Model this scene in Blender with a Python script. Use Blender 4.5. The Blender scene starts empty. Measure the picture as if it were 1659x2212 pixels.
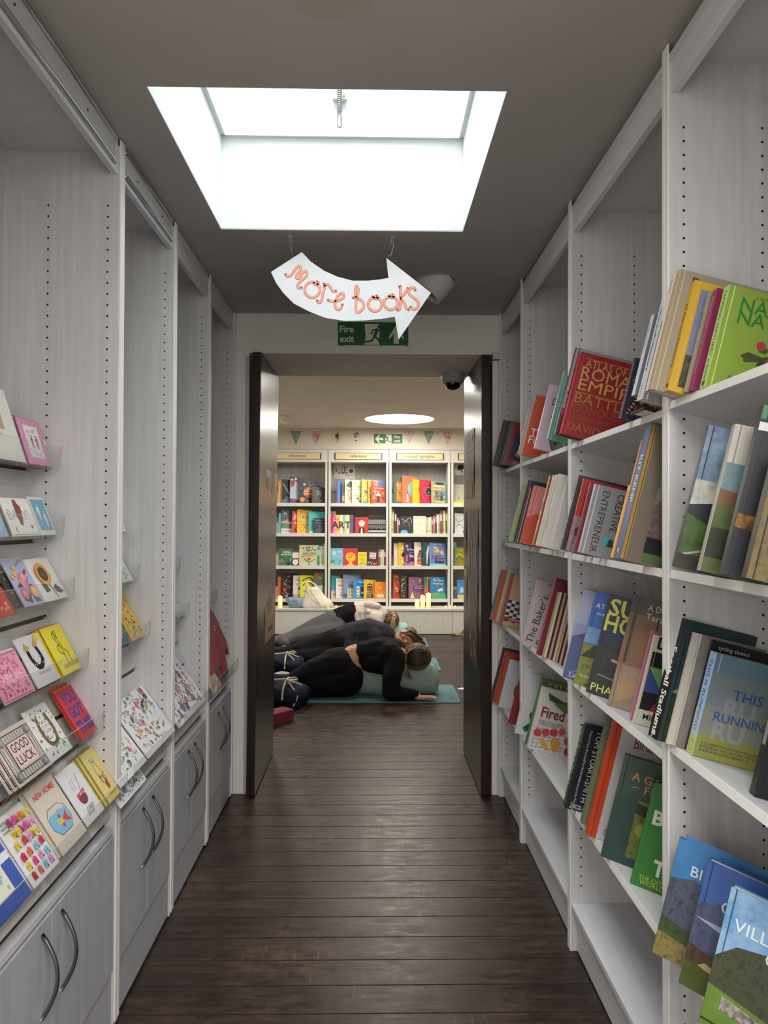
import bpy, math, random
from mathutils import Vector, Matrix
random.seed(7)
SC = bpy.context.scene
COL = SC.collection
# ---------------------------------------------------------------- camera
F_PX, W_PX, H_PX = 1534.0, 1659.0, 2212.0
cam_d = bpy.data.cameras.new('camera'); cam = bpy.data.objects.new('camera', cam_d); COL.objects.link(cam)
cam_d.sensor_fit = 'HORIZONTAL'; cam_d.sensor_width = 36.0; cam_d.lens = F_PX / W_PX * 36.0
cam_d.clip_start = 0.05
YAW, PITCH, ROLL = math.atan(25.5 / F_PX), math.atan(16 / F_PX), math.radians(0.2)
CAM = Matrix.Translation((0, 0, 1.46)) @ Matrix.Rotation(-YAW, 4, 'Z') @ Matrix.Rotation(math.pi / 2 + PITCH, 4, 'X') @ Matrix.Rotation(ROLL, 4, 'Z')
cam.matrix_world = CAM
SC.camera = cam
# ---------------------------------------------------------------- view / world / lights
SC.view_settings.view_transform = 'Standard'
try: SC.view_settings.look = 'None'
except Exception: pass
SC.view_settings.gamma = 1.0; SC.view_settings.use_curve_mapping = False
SC.view_settings.exposure = 0.10
wd = bpy.data.worlds.new('world'); SC.world = wd; wd.use_nodes = True
wbg = wd.node_tree.nodes['Background']; wbg.inputs[0].default_value = (1.0, 0.97, 0.94, 1); wbg.inputs[1].default_value = 1.7
def area(name, loc, size, power, col=(1, 1, 1), rot=(0, 0, 0), shape='RECTANGLE', size_y=None, spread=None):
    l = bpy.data.lights.new(name, 'AREA'); l.shape = shape; l.size = size; l.energy = power; l.color = col
    if size_y: l.size_y = size_y
    if spread: l.spread = spread
    o = bpy.data.objects.new(name, l); COL.objects.link(o); o.location = loc; o.rotation_euler = rot
    return o
area('skylight_daylight', (-0.118, 2.25, 3.36), 0.84, 13.5, (0.96, 0.985, 1.0), size_y=0.82, spread=math.radians(115))
area('front_fill_light', (0.3, -0.35, 2.52), 0.9, 62, (1.0, 0.98, 0.95), size_y=0.9)  # fill light added behind the camera; no rooflight opens there
area('round_rooflight_daylight', (0.32, 8.45, 2.60), 0.80, 24, (1.0, 0.97, 0.90), shape='DISK')
area('children_room_fill', (-1.35, 7.3, 2.60), 0.5, 33, (1.0, 0.95, 0.87), shape='DISK')  # three unseen fill lamps added to brighten the back room
area('children_room_fill', (1.75, 7.5, 2.60), 0.5, 33, (1.0, 0.95, 0.87), shape='DISK')
area('children_room_fill', (0.2, 5.9, 2.60), 0.4, 12, (1.0, 0.95, 0.87), shape='DISK')
# ---------------------------------------------------------------- projection helpers (place things where they stand)
def ray(px, py):
    d = Vector(((px - W_PX / 2) / F_PX, (H_PX / 2 - py) / F_PX, -1.0))
    return (CAM.to_3x3() @ d).normalized()
EYE = Vector((0, 0, 1.46)); CAMI = CAM.inverted()
def proj(p):
    q = CAMI @ Vector(p); return (W_PX / 2 + F_PX * q.x / -q.z, H_PX / 2 - F_PX * q.y / -q.z)
def atY(px, py, Y):
    d = ray(px, py); return EYE + d * (Y / d.y)
def atX(px, py, X):
    d = ray(px, py); return EYE + d * (X / d.x)
def atZ(px, py, Z):
    d = ray(px, py); return EYE + d * ((Z - 1.46) / d.z)
def at_plane(px, py, p0, n):
    d = ray(px, py); return EYE + d * ((p0 - EYE).dot(n) / d.dot(n))
# ---------------------------------------------------------------- materials
def lin(h):
    h = h.lstrip('#'); v = [int(h[i:i + 2], 16) / 255 for i in (0, 2, 4)]
    return tuple((c / 12.92 if c <= .04045 else ((c + .055) / 1.055) ** 2.4) for c in v) + (1,)
MC = {}
def M(h, rough=0.5, metal=0.0, emit=0.0, spec=0.5):
    k = (h, rough, metal, emit, spec)
    if k in MC: return MC[k]
    m = bpy.data.materials.new('paint_' + h.strip('#')); m.use_nodes = True
    b = m.node_tree.nodes['Principled BSDF']; b.inputs['Base Color'].default_value = lin(h)
    b.inputs['Roughness'].default_value = rough; b.inputs['Metallic'].default_value = metal
    b.inputs['Specular IOR Level'].default_value = spec
    if emit: b.inputs['Emission Color'].default_value = lin(h); b.inputs['Emission Strength'].default_value = emit
    MC[k] = m; return m
def nm(name, build):
    if name in MC: return MC[name]
    m = bpy.data.materials.new(name); m.use_nodes = True
    nt = m.node_tree; build(nt, nt.nodes['Principled BSDF']); MC[name] = m; return m
def N(nt, t, **kw):
    n = nt.nodes.new(t)
    for k, v in kw.items():
        if k in n.inputs: n.inputs[k].default_value = v
        else: setattr(n, k, v)
    return n
def ramp(nt, fac, stops):
    r = nt.nodes.new('ShaderNodeValToRGB'); nt.links.new(fac, r.inputs[0])
    e = r.color_ramp.elements
    while len(e) < len(stops): e.new(0.5)
    for i, (p, c) in enumerate(stops): e[i].position = p; e[i].color = lin(c) if isinstance(c, str) else c
    return r.outputs[0]
def mapping(nt, scale, src='Object'):
    tc = nt.nodes.new('ShaderNodeTexCoord'); mp = nt.nodes.new('ShaderNodeMapping'); mp.inputs['Scale'].default_value = scale
    nt.links.new(tc.outputs[src], mp.inputs[0]); return mp.outputs[0]
def noise(nt, vec, scale, detail=4, rough=.55):
    n = N(nt, 'ShaderNodeTexNoise', Scale=scale, Detail=detail, Roughness=rough); nt.links.new(vec, n.inputs['Vector']); return n.outputs['Fac']
def bump(nt, b, h, strength=.2, dist=.002):
    n = N(nt, 'ShaderNodeBump', Strength=strength, Distance=dist); nt.links.new(h, n.inputs['Height']); nt.links.new(n.outputs[0], b.inputs['Normal'])
def grained(name, c0, c1, scale, rough=.5, strength=.15, sc=1.0):
    def f(nt, b):
        v = mapping(nt, scale); fa = noise(nt, v, sc, 5, .6)
        nt.links.new(ramp(nt, fa, [(.3, c0), (.7, c1)]), b.inputs['Base Color']); b.inputs['Roughness'].default_value = rough
        bump(nt, b, fa, strength, .001)
    return nm(name, f)
def mottle(c0, c1, scale=40, rough=.5, c2=None):
    def f(nt, b):
        v = mapping(nt, (1, 1, 1)); fa = noise(nt, v, scale, 5, .7)
        st = [(.36, c0), (.62, c1)] if not c2 else [(.34, c0), (.5, c1), (.66, c2)]
        nt.links.new(ramp(nt, fa, st), b.inputs['Base Color']); b.inputs['Roughness'].default_value = rough
    return nm('mottled_%s_%s_%s_%g' % (c0, c1, c2, scale), f)
def MM(c):
    if isinstance(c, str) and '~' in c:          # '#aaa~#bbb~scale' mottled print
        p = c.split('~'); return mottle(p[0], p[1], float(p[2]) if len(p) > 2 else 40, .45, p[3] if len(p) > 3 else None)
    return M(c, .42) if isinstance(c, str) else c
WHITEWOOD = grained('limed_grey_white_laminate', '#bfbebf', '#d0cfcf', (55, 55, 2.2), .42, .12)
WHITEWOOD_X = grained('limed_grey_white_laminate_horizontal', '#bebdbe', '#d2d1d1', (2.2, 2.2, 55), .42, .12)
SHELFW = grained('shelf_white_laminate', '#c6c7cc', '#d8d9dc', (40, 2.5, 40), .38, .08)
DOORGREY = grained('cabinet_door_grey_laminate', '#a4a6ab', '#b4b6bb', (50, 50, 2.5), .45, .08)
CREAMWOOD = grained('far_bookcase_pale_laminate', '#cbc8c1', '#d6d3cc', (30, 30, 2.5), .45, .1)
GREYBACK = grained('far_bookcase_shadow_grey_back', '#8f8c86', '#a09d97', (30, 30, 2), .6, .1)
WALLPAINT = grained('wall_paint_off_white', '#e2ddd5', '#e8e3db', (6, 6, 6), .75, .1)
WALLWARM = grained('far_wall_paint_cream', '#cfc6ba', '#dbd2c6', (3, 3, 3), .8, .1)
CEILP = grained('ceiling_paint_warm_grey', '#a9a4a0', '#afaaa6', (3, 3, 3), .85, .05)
SHAFTP = grained('skylight_shaft_white_paint', '#d6dad9', '#dde1e0', (5, 5, 5), .8, .1)
BLACKH = M('#0a0a0b', .9)
METAL = M('#8f9094', .28, 1.0)
STEEL = M('#c3c5c8', .3, 1.0)
PAGES = grained('book_page_block', '#d8d0bf', '#ece6d8', (3, 900, 3), .7, .1)
WHITE = M('#e9e8e4', .5)
def f_dark(nt, b):
    v = mapping(nt, (60, 60, 3)); fa = noise(nt, v, 1, 6, .6)
    nt.links.new(ramp(nt, fa, [(.3, '#1a0f0a'), (.7, '#38211a')]), b.inputs['Base Color'])
    b.inputs['Roughness'].default_value = .26; bump(nt, b, fa, .12, .001)
DARKWOOD = nm('dark_stained_door_wood', f_dark)
def f_leaf_face(nt, b):
    v = mapping(nt, (90, 90, 4)); fa = noise(nt, v, 1, 6, .6)
    nt.links.new(ramp(nt, fa, [(.3, '#241c18'), (.7, '#34291f')]), b.inputs['Base Color'])
    b.inputs['Roughness'].default_value = .3; b.inputs['Specular IOR Level'].default_value = .9; bump(nt, b, fa, .06, .001)
DOORFACE = nm('dark_varnished_door_face', f_leaf_face)
def f_floor(nt, b):
    L = nt.links
    tc = N(nt, 'ShaderNodeTexCoord'); mp = N(nt, 'ShaderNodeMapping'); mp.inputs['Location'].default_value = (13, -2.242 + .128 * 40, 0); L.new(tc.outputs['Object'], mp.inputs[0]); v = mp.outputs[0]
    br = N(nt, 'ShaderNodeTexBrick', offset=.37, squash=1.0)
    for k_, x_ in (('Scale', 1.0), ('Brick Width', 60.0), ('Row Height', .128), ('Mortar Size', .0028), ('Mortar Smooth', .25)): br.inputs[k_].default_value = x_
    br.inputs['Color1'].default_value = (.50, .46, .43, 1); br.inputs['Color2'].default_value = (1.1, 1.06, 1.0, 1); br.inputs['Mortar'].default_value = (.5, .5, .5, 1)
    L.new(v, br.inputs['Vector'])
    g = noise(nt, mapping(nt, (1.4, 26, 1)), 1, 8, .68)          # grain along each board
    w = noise(nt, mapping(nt, (1.3, 1.9, 1)), 1.5, 5, .6)        # broad wear
    sc = noise(nt, mapping(nt, (70, 6, 1)), 1, 6, .75)           # fine cross scratches
    pt = noise(nt, mapping(nt, (9, 30, 1)), 1, 6, .8)
    base = ramp(nt, g, [(.28, '#170e0a'), (.48, '#2a1b14'), (.6, '#392820'), (.75, '#4c372b')])
    mx = N(nt, 'ShaderNodeMix', data_type='RGBA', blend_type='MULTIPLY'); mx.inputs[0].default_value = .8
    L.new(base, mx.inputs[6]); L.new(br.outputs['Color'], mx.inputs[7])
    def mul(a, c): m = N(nt, 'ShaderNodeMath', operation='MULTIPLY'); L.new(a, m.inputs[0]); (L.new(c, m.inputs[1]) if not isinstance(c, float) else setattr(m.inputs[1], 'default_value', c)); return m.outputs[0]
    wear = mul(ramp(nt, w, [(.42, '#000000'), (.68, '#ffffff')]), ramp(nt, pt, [(.42, '#000000'), (.62, '#ffffff')]))
    m1 = N(nt, 'ShaderNodeMix', data_type='RGBA'); L.new(mul(wear, .6), m1.inputs[0]); L.new(mx.outputs[2], m1.inputs[6]); m1.inputs[7].default_value = lin('#6f5443')
    scr = mul(ramp(nt, w, [(.5, '#000000'), (.62, '#ffffff')]), ramp(nt, sc, [(.56, '#000000'), (.66, '#ffffff')]))
    m2 = N(nt, 'ShaderNodeMix', data_type='RGBA'); L.new(mul(scr, .38), m2.inputs[0]); L.new(m1.outputs[2], m2.inputs[6]); m2.inputs[7].default_value = lin('#8d7868')
    mo = N(nt, 'ShaderNodeMix', data_type='RGBA'); L.new(br.outputs['Fac'], mo.inputs[0]); L.new(m2.outputs[2], mo.inputs[6]); mo.inputs[7].default_value = lin('#060403')
    L.new(mo.outputs[2], b.inputs['Base Color'])
    rg = N(nt, 'ShaderNodeMath', operation='ADD'); L.new(ramp(nt, pt, [(.35, (.26, .26, .26, 1)), (.65, (.46, .46, .46, 1))]), rg.inputs[0]); L.new(mul(br.outputs['Fac'], .5), rg.inputs[1]); L.new(rg.outputs[0], b.inputs['Roughness'])
    b.inputs['Specular IOR Level'].default_value = .45
    a1 = N(nt, 'ShaderNodeMath', operation='ADD'); L.new(mul(g, .5), a1.inputs[0]); L.new(mul(pt, .35), a1.inputs[1])
    s = N(nt, 'ShaderNodeMath', operation='SUBTRACT'); L.new(a1.outputs[0], s.inputs[0]); L.new(mul(br.outputs['Fac'], 1.5), s.inputs[1])
    bump(nt, b, s.outputs[0], .45, .003)
FLOORM = nm('dark_worn_floorboards', f_floor)
def f_acr(nt, b):
    o = nt.nodes['Material Output']; t = N(nt, 'ShaderNodeBsdfTransparent'); t.inputs[0].default_value = (.965, .975, .975, 1)
    g = N(nt, 'ShaderNodeBsdfGlossy'); g.inputs['Roughness'].default_value = .06
    fr = N(nt, 'ShaderNodeLayerWeight', Blend=.12); fm = N(nt, 'ShaderNodeMath', operation='MULTIPLY'); fm.inputs[1].default_value = .45; nt.links.new(fr.outputs['Facing'], fm.inputs[0])
    mx = N(nt, 'ShaderNodeMixShader'); nt.links.new(fm.outputs[0], mx.inputs[0]); nt.links.new(t.outputs[0], mx.inputs[1]); nt.links.new(g.outputs[0], mx.inputs[2])
    nt.links.new(mx.outputs[0], o.inputs['Surface'])
ACRYLIC = nm('clear_acrylic', f_acr)
ACR_EDGE = M('#c9c6bd', .2)
def hairmat(name, cols, scale):
    def f(nt, b):
        fa = noise(nt, mapping(nt, scale), 1, 5, .7); nt.links.new(ramp(nt, fa, list(zip((.3, .45, .55, .7), cols))), b.inputs['Base Color']); b.inputs['Roughness'].default_value = .42; bump(nt, b, fa, .6, .004)
    return nm(name, f)
def fabric(h, h2, scale=300, rough=.85):
    def f(nt, b):
        fa = noise(nt, mapping(nt, (1, 1, 1)), scale, 3, .6); f2 = noise(nt, mapping(nt, (2.2, 1, 1)), 8, 4, .55)
        nt.links.new(ramp(nt, fa, [(.3, h), (.7, h2)]), b.inputs['Base Color']); b.inputs['Roughness'].default_value = rough
        b.inputs['Specular IOR Level'].default_value = .2
        bump(nt, b, f2, .8, .03)
    return nm('fabric_%s%s' % (h, h2), f)
# ---------------------------------------------------------------- mesh builder
def catmull(pts, n=6, closed=False):
    P = [Vector(p) for p in pts]; out = []; m = len(P)
    rng = m if closed else m - 1
    for i in range(rng):
        p0 = P[(i - 1) % m] if closed or i > 0 else P[0]
        p1, p2 = P[i], P[(i + 1) % m]
        p3 = P[(i + 2) % m] if closed or i + 2 < m else P[-1]
        for k in range(n):
            t = k / n
            out.append(.5 * ((2 * p1) + (p2 - p0) * t + (2 * p0 - 5 * p1 + 4 * p2 - p3) * t * t + (3 * p1 - p0 - 3 * p2 + p3) * t ** 3))
    if not closed: out.append(P[-1])
    return out
class MB:
    def __init__(s): s.v = []; s.f = []; s.m = []; s.mats = []; s.sm = []
    def mi(s, m):
        m = MM(m)
        if m not in s.mats: s.mats.append(m)
        return s.mats.index(m)
    def add(s, vs, fs, m, smooth=False):
        b = len(s.v); k = s.mi(m); s.v += [tuple(v) for v in vs]
        for f in fs: s.f.append(tuple(b + i for i in f)); s.m.append(k); s.sm.append(smooth)
        return s
    def box(s, a, b, m, mat=None):
        x0, y0, z0 = [min(a[i], b[i]) for i in range(3)]; x1, y1, z1 = [max(a[i], b[i]) for i in range(3)]
        vs = [(x0, y0, z0), (x1, y0, z0), (x1, y1, z0), (x0, y1, z0), (x0, y0, z1), (x1, y0, z1), (x1, y1, z1), (x0, y1, z1)]
        if mat is not None: vs = [tuple(mat @ Vector(v)) for v in vs]
        return s.add(vs, [(0, 3, 2, 1), (4, 5, 6, 7), (0, 1, 5, 4), (1, 2, 6, 5), (2, 3, 7, 6), (3, 0, 4, 7)], m)
    def prism(s, poly, d, m, mf=None):
        """poly: 3d points (planar, front ring); d: extrusion vector"""
        n = len(poly); P = [Vector(p) for p in poly]; Q = [p + Vector(d) for p in P]
        s.add(P + Q, [tuple(range(n)), tuple(range(2 * n - 1, n - 1, -1))] + [(i, i + n, (i + 1) % n + n, (i + 1) % n) for i in range(n)], m)
        return s
    def tube(s, pts, r, m, seg=8, closed=False):
        P = [Vector(p) for p in pts]; n = len(P); vs = []
        up = Vector((0, 0, 1)); prev = None
        for i in range(n):
            a = P[(i - 1) % n] if (closed or i > 0) else P[i]; c = P[(i + 1) % n] if (closed or i < n - 1) else P[i]
            t = (c - a).normalized() if (c - a).length > 1e-9 else Vector((0, 0, 1))
            if prev is None:
                u = t.cross(up);
                if u.length < 1e-3: u = t.cross(Vector((1, 0, 0)))
            else: u = prev - t * prev.dot(t)
            u.normalize(); prev = u; w = t.cross(u)
            rr = r[i] if isinstance(r, (list, tuple)) else r
            for k in range(seg):
                an = 2 * math.pi * k / seg; vs.append(P[i] + (u * math.cos(an) + w * math.sin(an)) * rr)
        fs = []
        for i in range(n if closed else n - 1):
            j = (i + 1) % n
            for k in range(seg): fs.append((i * seg + k, j * seg + k, j * seg + (k + 1) % seg, i * seg + (k + 1) % seg)[::-1])
        if not closed: fs += [tuple(range(seg)), tuple(range(n * seg - 1, (n - 1) * seg - 1, -1))]
        return s.add(vs, fs, m, True)
    def lathe(s, prof, m, seg=24, mat=None, cap=True):
        vs = []
        for r, z in prof:
            for k in range(seg):
                a = 2 * math.pi * k / seg; vs.append(Vector((r * math.cos(a), r * math.sin(a), z)))
        if mat is not None: vs = [mat @ v for v in vs]
        n = len(prof); fs = [(i * seg + k, i * seg + (k + 1) % seg, (i + 1) * seg + (k + 1) % seg, (i + 1) * seg + k) for i in range(n - 1) for k in range(seg)]
        s.add(vs, fs, m, True)
        if cap: s.add(vs, [tuple(range(seg))[::-1], tuple(range((n - 1) * seg, n * seg))], m)
        return s
    def ball(s, c, r, m, seg=12, mat=None):
        rx, ry, rz = (r, r, r) if isinstance(r, (int, float)) else r
        n = seg // 2; prof = []; c = Vector(c)
        vs = []
        for i in range(n + 1):
            th = math.pi * i / n
            for k in range(seg):
                a = 2 * math.pi * k / seg
                p = Vector((rx * math.sin(th) * math.cos(a), ry * math.sin(th) * math.sin(a), -rz * math.cos(th)))
                if mat is not None: p = mat @ p
                vs.append(c + p)
        fs = [(i * seg + k, i * seg + (k + 1) % seg, (i + 1) * seg + (k + 1) % seg, (i + 1) * seg + k) for i in range(n) for k in range(seg)]
        return s.add(vs, fs, m, True)
    def build(s, name, parent=None, mw=None, bevel=0):
        me = bpy.data.meshes.new(name); me.from_pydata([tuple(v) for v in s.v], [], s.f)
        for m in s.mats: me.materials.append(m)
        me.polygons.foreach_set('material_index', s.m); me.polygons.foreach_set('use_smooth', s.sm); me.update()
        o = bpy.data.objects.new(name, me); COL.objects.link(o)
        if parent is not None: o.parent = parent
        if mw is not None: o.matrix_local = mw
        if bevel:
            b = o.modifiers.new('bevel', 'BEVEL'); b.width = bevel; b.segments = 2; b.limit_method = 'ANGLE'
        return o
def tag(o, label=None, cat=None, group=None, kind=None):
    if label: o['label'] = label
    if cat: o['category'] = cat
    if group: o['group'] = group
    if kind: o['kind'] = kind
    return o
def empty(name, loc=(0, 0, 0), mw=None):
    o = bpy.data.objects.new(name, None); o.empty_display_size = .05; COL.objects.link(o)
    if mw is not None: o.matrix_world = mw
    else: o.location = loc
    return o
def struct(o, label=None): o['kind'] = 'structure'; return tag(o, label)
# ---------------------------------------------------------------- lettering
TC = {}
def textmesh(s, bold=0.0):
    k = (s, bold)
    if k in TC: return TC[k]
    c = bpy.data.curves.new('t', 'FONT'); c.body = s; c.size = 1; c.resolution_u = 2; c.offset = bold
    o = bpy.data.objects.new('t', c); COL.objects.link(o)
    me = o.to_mesh(); vs = [(v.co.x, v.co.y) for v in me.vertices]; fs = [tuple(p.vertices) for p in me.polygons]
    o.to_mesh_clear(); bpy.data.objects.remove(o); bpy.data.curves.remove(c)
    if vs:
        x0 = min(v[0] for v in vs); x1 = max(v[0] for v in vs); vs = [(v[0] - x0, v[1]) for v in vs]; w = x1 - x0
    else: w = 0
    TC[k] = (vs, fs, w); return TC[k]
EPS = 0.00016
def art(mb, items, w, h, frame, eps0=EPS):
    """draw flat printed shapes; frame(u,v,e)->3d, u,v in metres, e = lift off the surface"""
    e = eps0
    for it in items:
        k = it[0]
        if k == 'R':
            _, x0, y0, x1, y1, c = it
            mb.add([frame(x * w, y * h, e) for x, y in ((x0, y0), (x1, y0), (x1, y1), (x0, y1))], [(0, 1, 2, 3)], c)
        elif k == 'C':
            _, cx, cy, r, c = it[:5]; ry = it[5] if len(it) > 5 else r
            mb.add([frame(cx * w + r * w * math.cos(a * math.pi / 9), cy * h + ry * w * math.sin(a * math.pi / 9), e) for a in range(18)], [tuple(range(18))], c)
        elif k == 'P':
            mb.add([frame(x * w, y * h, e) for x, y in it[1]], [tuple(range(len(it[1])))], it[2])
        elif k == 'L':                     # stroke: points, width (of w), colour, smooth
            P = [(x * w, y * h) for x, y in it[1]]
            if len(it) > 4 and it[4] and len(P) > 2: P = [(p.x, p.y) for p in catmull([(a, b, 0) for a, b in P], 5)]
            hw = it[2] * w / 2
            for i in range(len(P) - 1):
                dx, dy = P[i + 1][0] - P[i][0], P[i + 1][1] - P[i][1]; l = math.hypot(dx, dy) or 1; dx, dy = dx / l, dy / l
                ex = hw * .5
                q = [(P[i][0] - dx * ex + dy * hw, P[i][1] - dy * ex - dx * hw), (P[i + 1][0] + dx * ex + dy * hw, P[i + 1][1] + dy * ex - dx * hw), (P[i + 1][0] + dx * ex - dy * hw, P[i + 1][1] + dy * ex + dx * hw), (P[i][0] - dx * ex - dy * hw, P[i][1] - dy * ex + dx * hw)]
                mb.add([frame(a, b, e) for a, b in q], [(0, 1, 2, 3)], it[3])
        elif k == 'T':                     # text, x, y(baseline), size (of w), colour, opts
            _, s_, x, y, sz, c = it[:6]; o = it[6] if len(it) > 6 else {}
            vs, fs, tw = textmesh(s_, o.get('b', 0)); S = sz * w; L = tw * S
            mx = o.get('fit')
            sx = S if not mx or L <= mx * w else S * mx * w / L
            if o.get('full'): sx = o['full'] * w / tw
            L = tw * sx; off = {'l': 0, 'c': -L / 2, 'r': -L}[o.get('a', 'l')]
            an = math.radians(o.get('rot', 0)); ca, sa = math.cos(an), math.sin(an)
            mb.add([frame(x * w + (vx * sx + off) * ca - vy * S * sa, y * h + (vx * sx + off) * sa + vy * S * ca, e) for vx, vy in vs], fs, c)
        elif k == 'S':                     # scatter of small blobs: n, seed, colours, size, (region)
            _, n, sd, cols, sz = it[:5]; reg = it[5] if len(it) > 5 else (0.03, 0.03, .97, .97); rr = random.Random(sd)
            for i in range(n):
                s2 = sz * w * rr.uniform(.5, 1); mx_ = s2 / w; my_ = s2 / h
                cx = rr.uniform(reg[0] + mx_, max(reg[0] + mx_, reg[2] - mx_)) * w; cy = rr.uniform(reg[1] + my_, max(reg[1] + my_, reg[3] - my_)) * h
                q = rr.randint(3, 7); a0 = rr.uniform(0, 6.28); st = rr.uniform(.35, 1)
                pts = []
                for j in range(q):
                    a = 6.283 * j / q; ux, uy = s2 * math.cos(a), s2 * math.sin(a) * st
                    pts.append(frame(cx + ux * math.cos(a0) - uy * math.sin(a0), cy + ux * math.sin(a0) + uy * math.cos(a0), e + i * 1e-6))
                mb.add(pts, [tuple(range(q))], rr.choice(cols))
        e += EPS * .6
# ================================================================= the setting
LX, RX, LB, RB = -0.735, 0.680, -1.075, 1.015      # cabinet faces and their backs
ZC, YW, YP, ZS = 2.56, 3.80, 4.40, 2.347            # ceiling, door wall, far side of passage, soffit
YF, ZF = 9.30, 2.652                                # far bookcases' face, far room ceiling
RXL, RXR = -2.35, 2.75
b = MB(); b.box((RXL - .1, -1.6, -.06), (RXR + .1, 9.75, 0), FLOORM); fl = struct(b.build('floor'))
# a trap patch let into the boards, dark gaps and nails
b = MB()
for (xa, ya, xb, yb) in ((-.222, 3.555, .135, 3.558), (-.222, 3.70, .135, 3.703), (-.222, 3.555, -.219, 3.703), (.132, 3.555, .135, 3.703), (.152, 3.02, .155, 3.50), (-.055, 3.16, -.052, 3.42), (.20, 2.9, .203, 3.02), (-.14, 5.1, -.135, 5.62)):
    b.box((xa, ya, -.001), (xb, yb, .0006), '#0c0806')
rr = random.Random(3)
for j in range(40):
    for x in (-.2, .17, .24, -.5, .5):
        if rr.random() < .6:
            xx, yy = x + rr.uniform(-.02, .02), .9 + j * .131 + rr.uniform(.02, .05)
            b.lathe([(.0035, -.001), (.0035, .0006)], '#0b0806', 8, Matrix.Translation((xx, yy, 0)))
struct(b.build('trim_1'))
# ceiling with the roof-light opening and its plastered shaft
sx0, sx1, sy0, sy1 = -0.578, 0.342, 1.807, 2.697
b = MB()
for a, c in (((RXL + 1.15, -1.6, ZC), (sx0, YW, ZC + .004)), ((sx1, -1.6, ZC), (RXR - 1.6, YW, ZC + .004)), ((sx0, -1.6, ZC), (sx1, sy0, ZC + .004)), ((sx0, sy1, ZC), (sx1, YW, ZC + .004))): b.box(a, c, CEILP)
zl = 2.925
for a, c in (((sx0 - .1, sy0 - .1, ZC + .0045), (sx0, sy1 + .1, zl)), ((sx1, sy0 - .1, ZC + .0045), (sx1 + .1, sy1 + .1, zl)), ((sx0, sy0 - .1, ZC + .0045), (sx1, sy0, zl)), ((sx0, sy1, ZC + .0045), (sx1, sy1 + .1, zl))): b.box(a, c, SHAFTP)
b.prism([(x, y, ZC - .0004) for x, y in [(-.09 + .085 * math.cos(a / 2) * (1 + .15 * math.sin(a * 1.7)), 1.50 + .055 * math.sin(a / 2)) for a in range(13)]], (0, 0, .0003), grained('ceiling_damp_stain', '#a39b90', '#aaa39b', (20, 20, 20), .9))
struct(b.build('ceiling'))
# round-light window frame (tapered upstand), glazing
b = MB(); t = .03; zt = 3.30
i0 = (sx0 + .012, sx1 - .012, sy0 + .012, sy1 - .012); i1 = (sx0 + .05, sx1 - .05, sy0 + .05, sy1 - .03)
lo = [(i0[0], i0[2], zl - .012), (i0[1], i0[2], zl - .012), (i0[1], i0[3], zl - .012), (i0[0], i0[3], zl - .012)]
hi = [(i1[0], i1[2], zt), (i1[1], i1[2], zt), (i1[1], i1[3], zt), (i1[0], i1[3], zt)]
b.add(lo + hi, [(0, 1, 5, 4), (1, 2, 6, 5), (2, 3, 7, 6), (3, 0, 4, 7)], SHAFTP)
og = [(sx0 - .1, sy0 - .1), (sx1 + .1, sy0 - .1), (sx1 + .1, sy1 + .1), (sx0 - .1, sy1 + .1)]
b.add([(x, y, zl) for x, y in og] + [(x, y, zt) for x, y in og], [(0, 1, 5, 4), (1, 2, 6, 5), (2, 3, 7, 6), (3, 0, 4, 7)], SHAFTP)
b.add(hi + [(x, y, zt) for x, y in og], [(0, 1, 5, 4), (1, 2, 6, 5), (2, 3, 7, 6), (3, 0, 4, 7)], SHAFTP)
b.box((i0[0] - .012, i0[3] - .004, zl - .013), (i0[1] + .012, i0[3] + .012, zl + .004), '#d5dad9')
b.box((i0[0] - .012, i0[2], zl - .013), (i0[0] + .004, i0[3], zl + .004), '#d5dad9'); b.box((i0[1] - .004, i0[2], zl - .013), (i0[1] + .012, i0[3], zl + .004), '#d5dad9')
wf = struct(b.build('window_1'))
b = MB(); b.box((sx0 - .1, sy0 - .1, zt), (sx1 + .1, sy1 + .1, zt + .012), ACRYLIC); b.build('pane', wf)
# walls of the corridor
b = MB(); b.box((LB - .12, -1.6, 0), (LB - .015, YW, ZC), WALLPAINT); struct(b.build('wall_left'))
b = MB(); b.box((RB + .015, -1.6, 0), (RB + .12, YW, ZC), WALLPAINT); struct(b.build('wall_right'))
# door wall with passage
b = MB(); jl, jr = -.66, .655
b.box((RXL, YW, 0), (jl, YP, 2.80), WALLPAINT); b.box((jr, YW, 0), (RXR, YP, 2.80), WALLPAINT); b.box((jl, YW, ZS), (jr, YP, 2.80), WALLPAINT)
b.box((jl - .02, YW - .004, 0), (jl - .001, YW, 2.33), '#b8b5af')
struct(b.build('wall_front'))
b = MB(); b.box((.640, 3.775, 0), (.668, 3.80, 2.31), WALLPAINT); b.box((.640, 3.755, 2.315), (.80, 3.80, 2.35), WHITEWOOD_X); b.box((.668, 3.765, 0), (.681, 3.80, 2.31), WHITEWOOD); b.box((.688, 3.765, 2.35), (.70, 3.80, ZC), WHITEWOOD)
struct(b.build('trim_2', bevel=.001))
# doors folded back against the passage walls
b = MB(); b.prism([(-.655, 3.745, .012), (-.611, 3.745, .012), (-.588, 3.745, 2.34), (-.634, 3.745, 2.34)], (0, .045, 0), DARKWOOD)
b.prism([(-.655, 3.79, .012), (-.611, 3.79, .012), (-.588, 3.79, 2.34), (-.634, 3.79, 2.34)], (0, .655, 0), DOORFACE); d1 = struct(b.build('door_1'))
b = MB(); b.box((.577, 3.745, .012), (.622, 3.79, 2.335), DARKWOOD); b.box((.577, 3.79, .012), (.622, 4.46, 2.335), DOORFACE); d2 = struct(b.build('door_2'))
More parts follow.
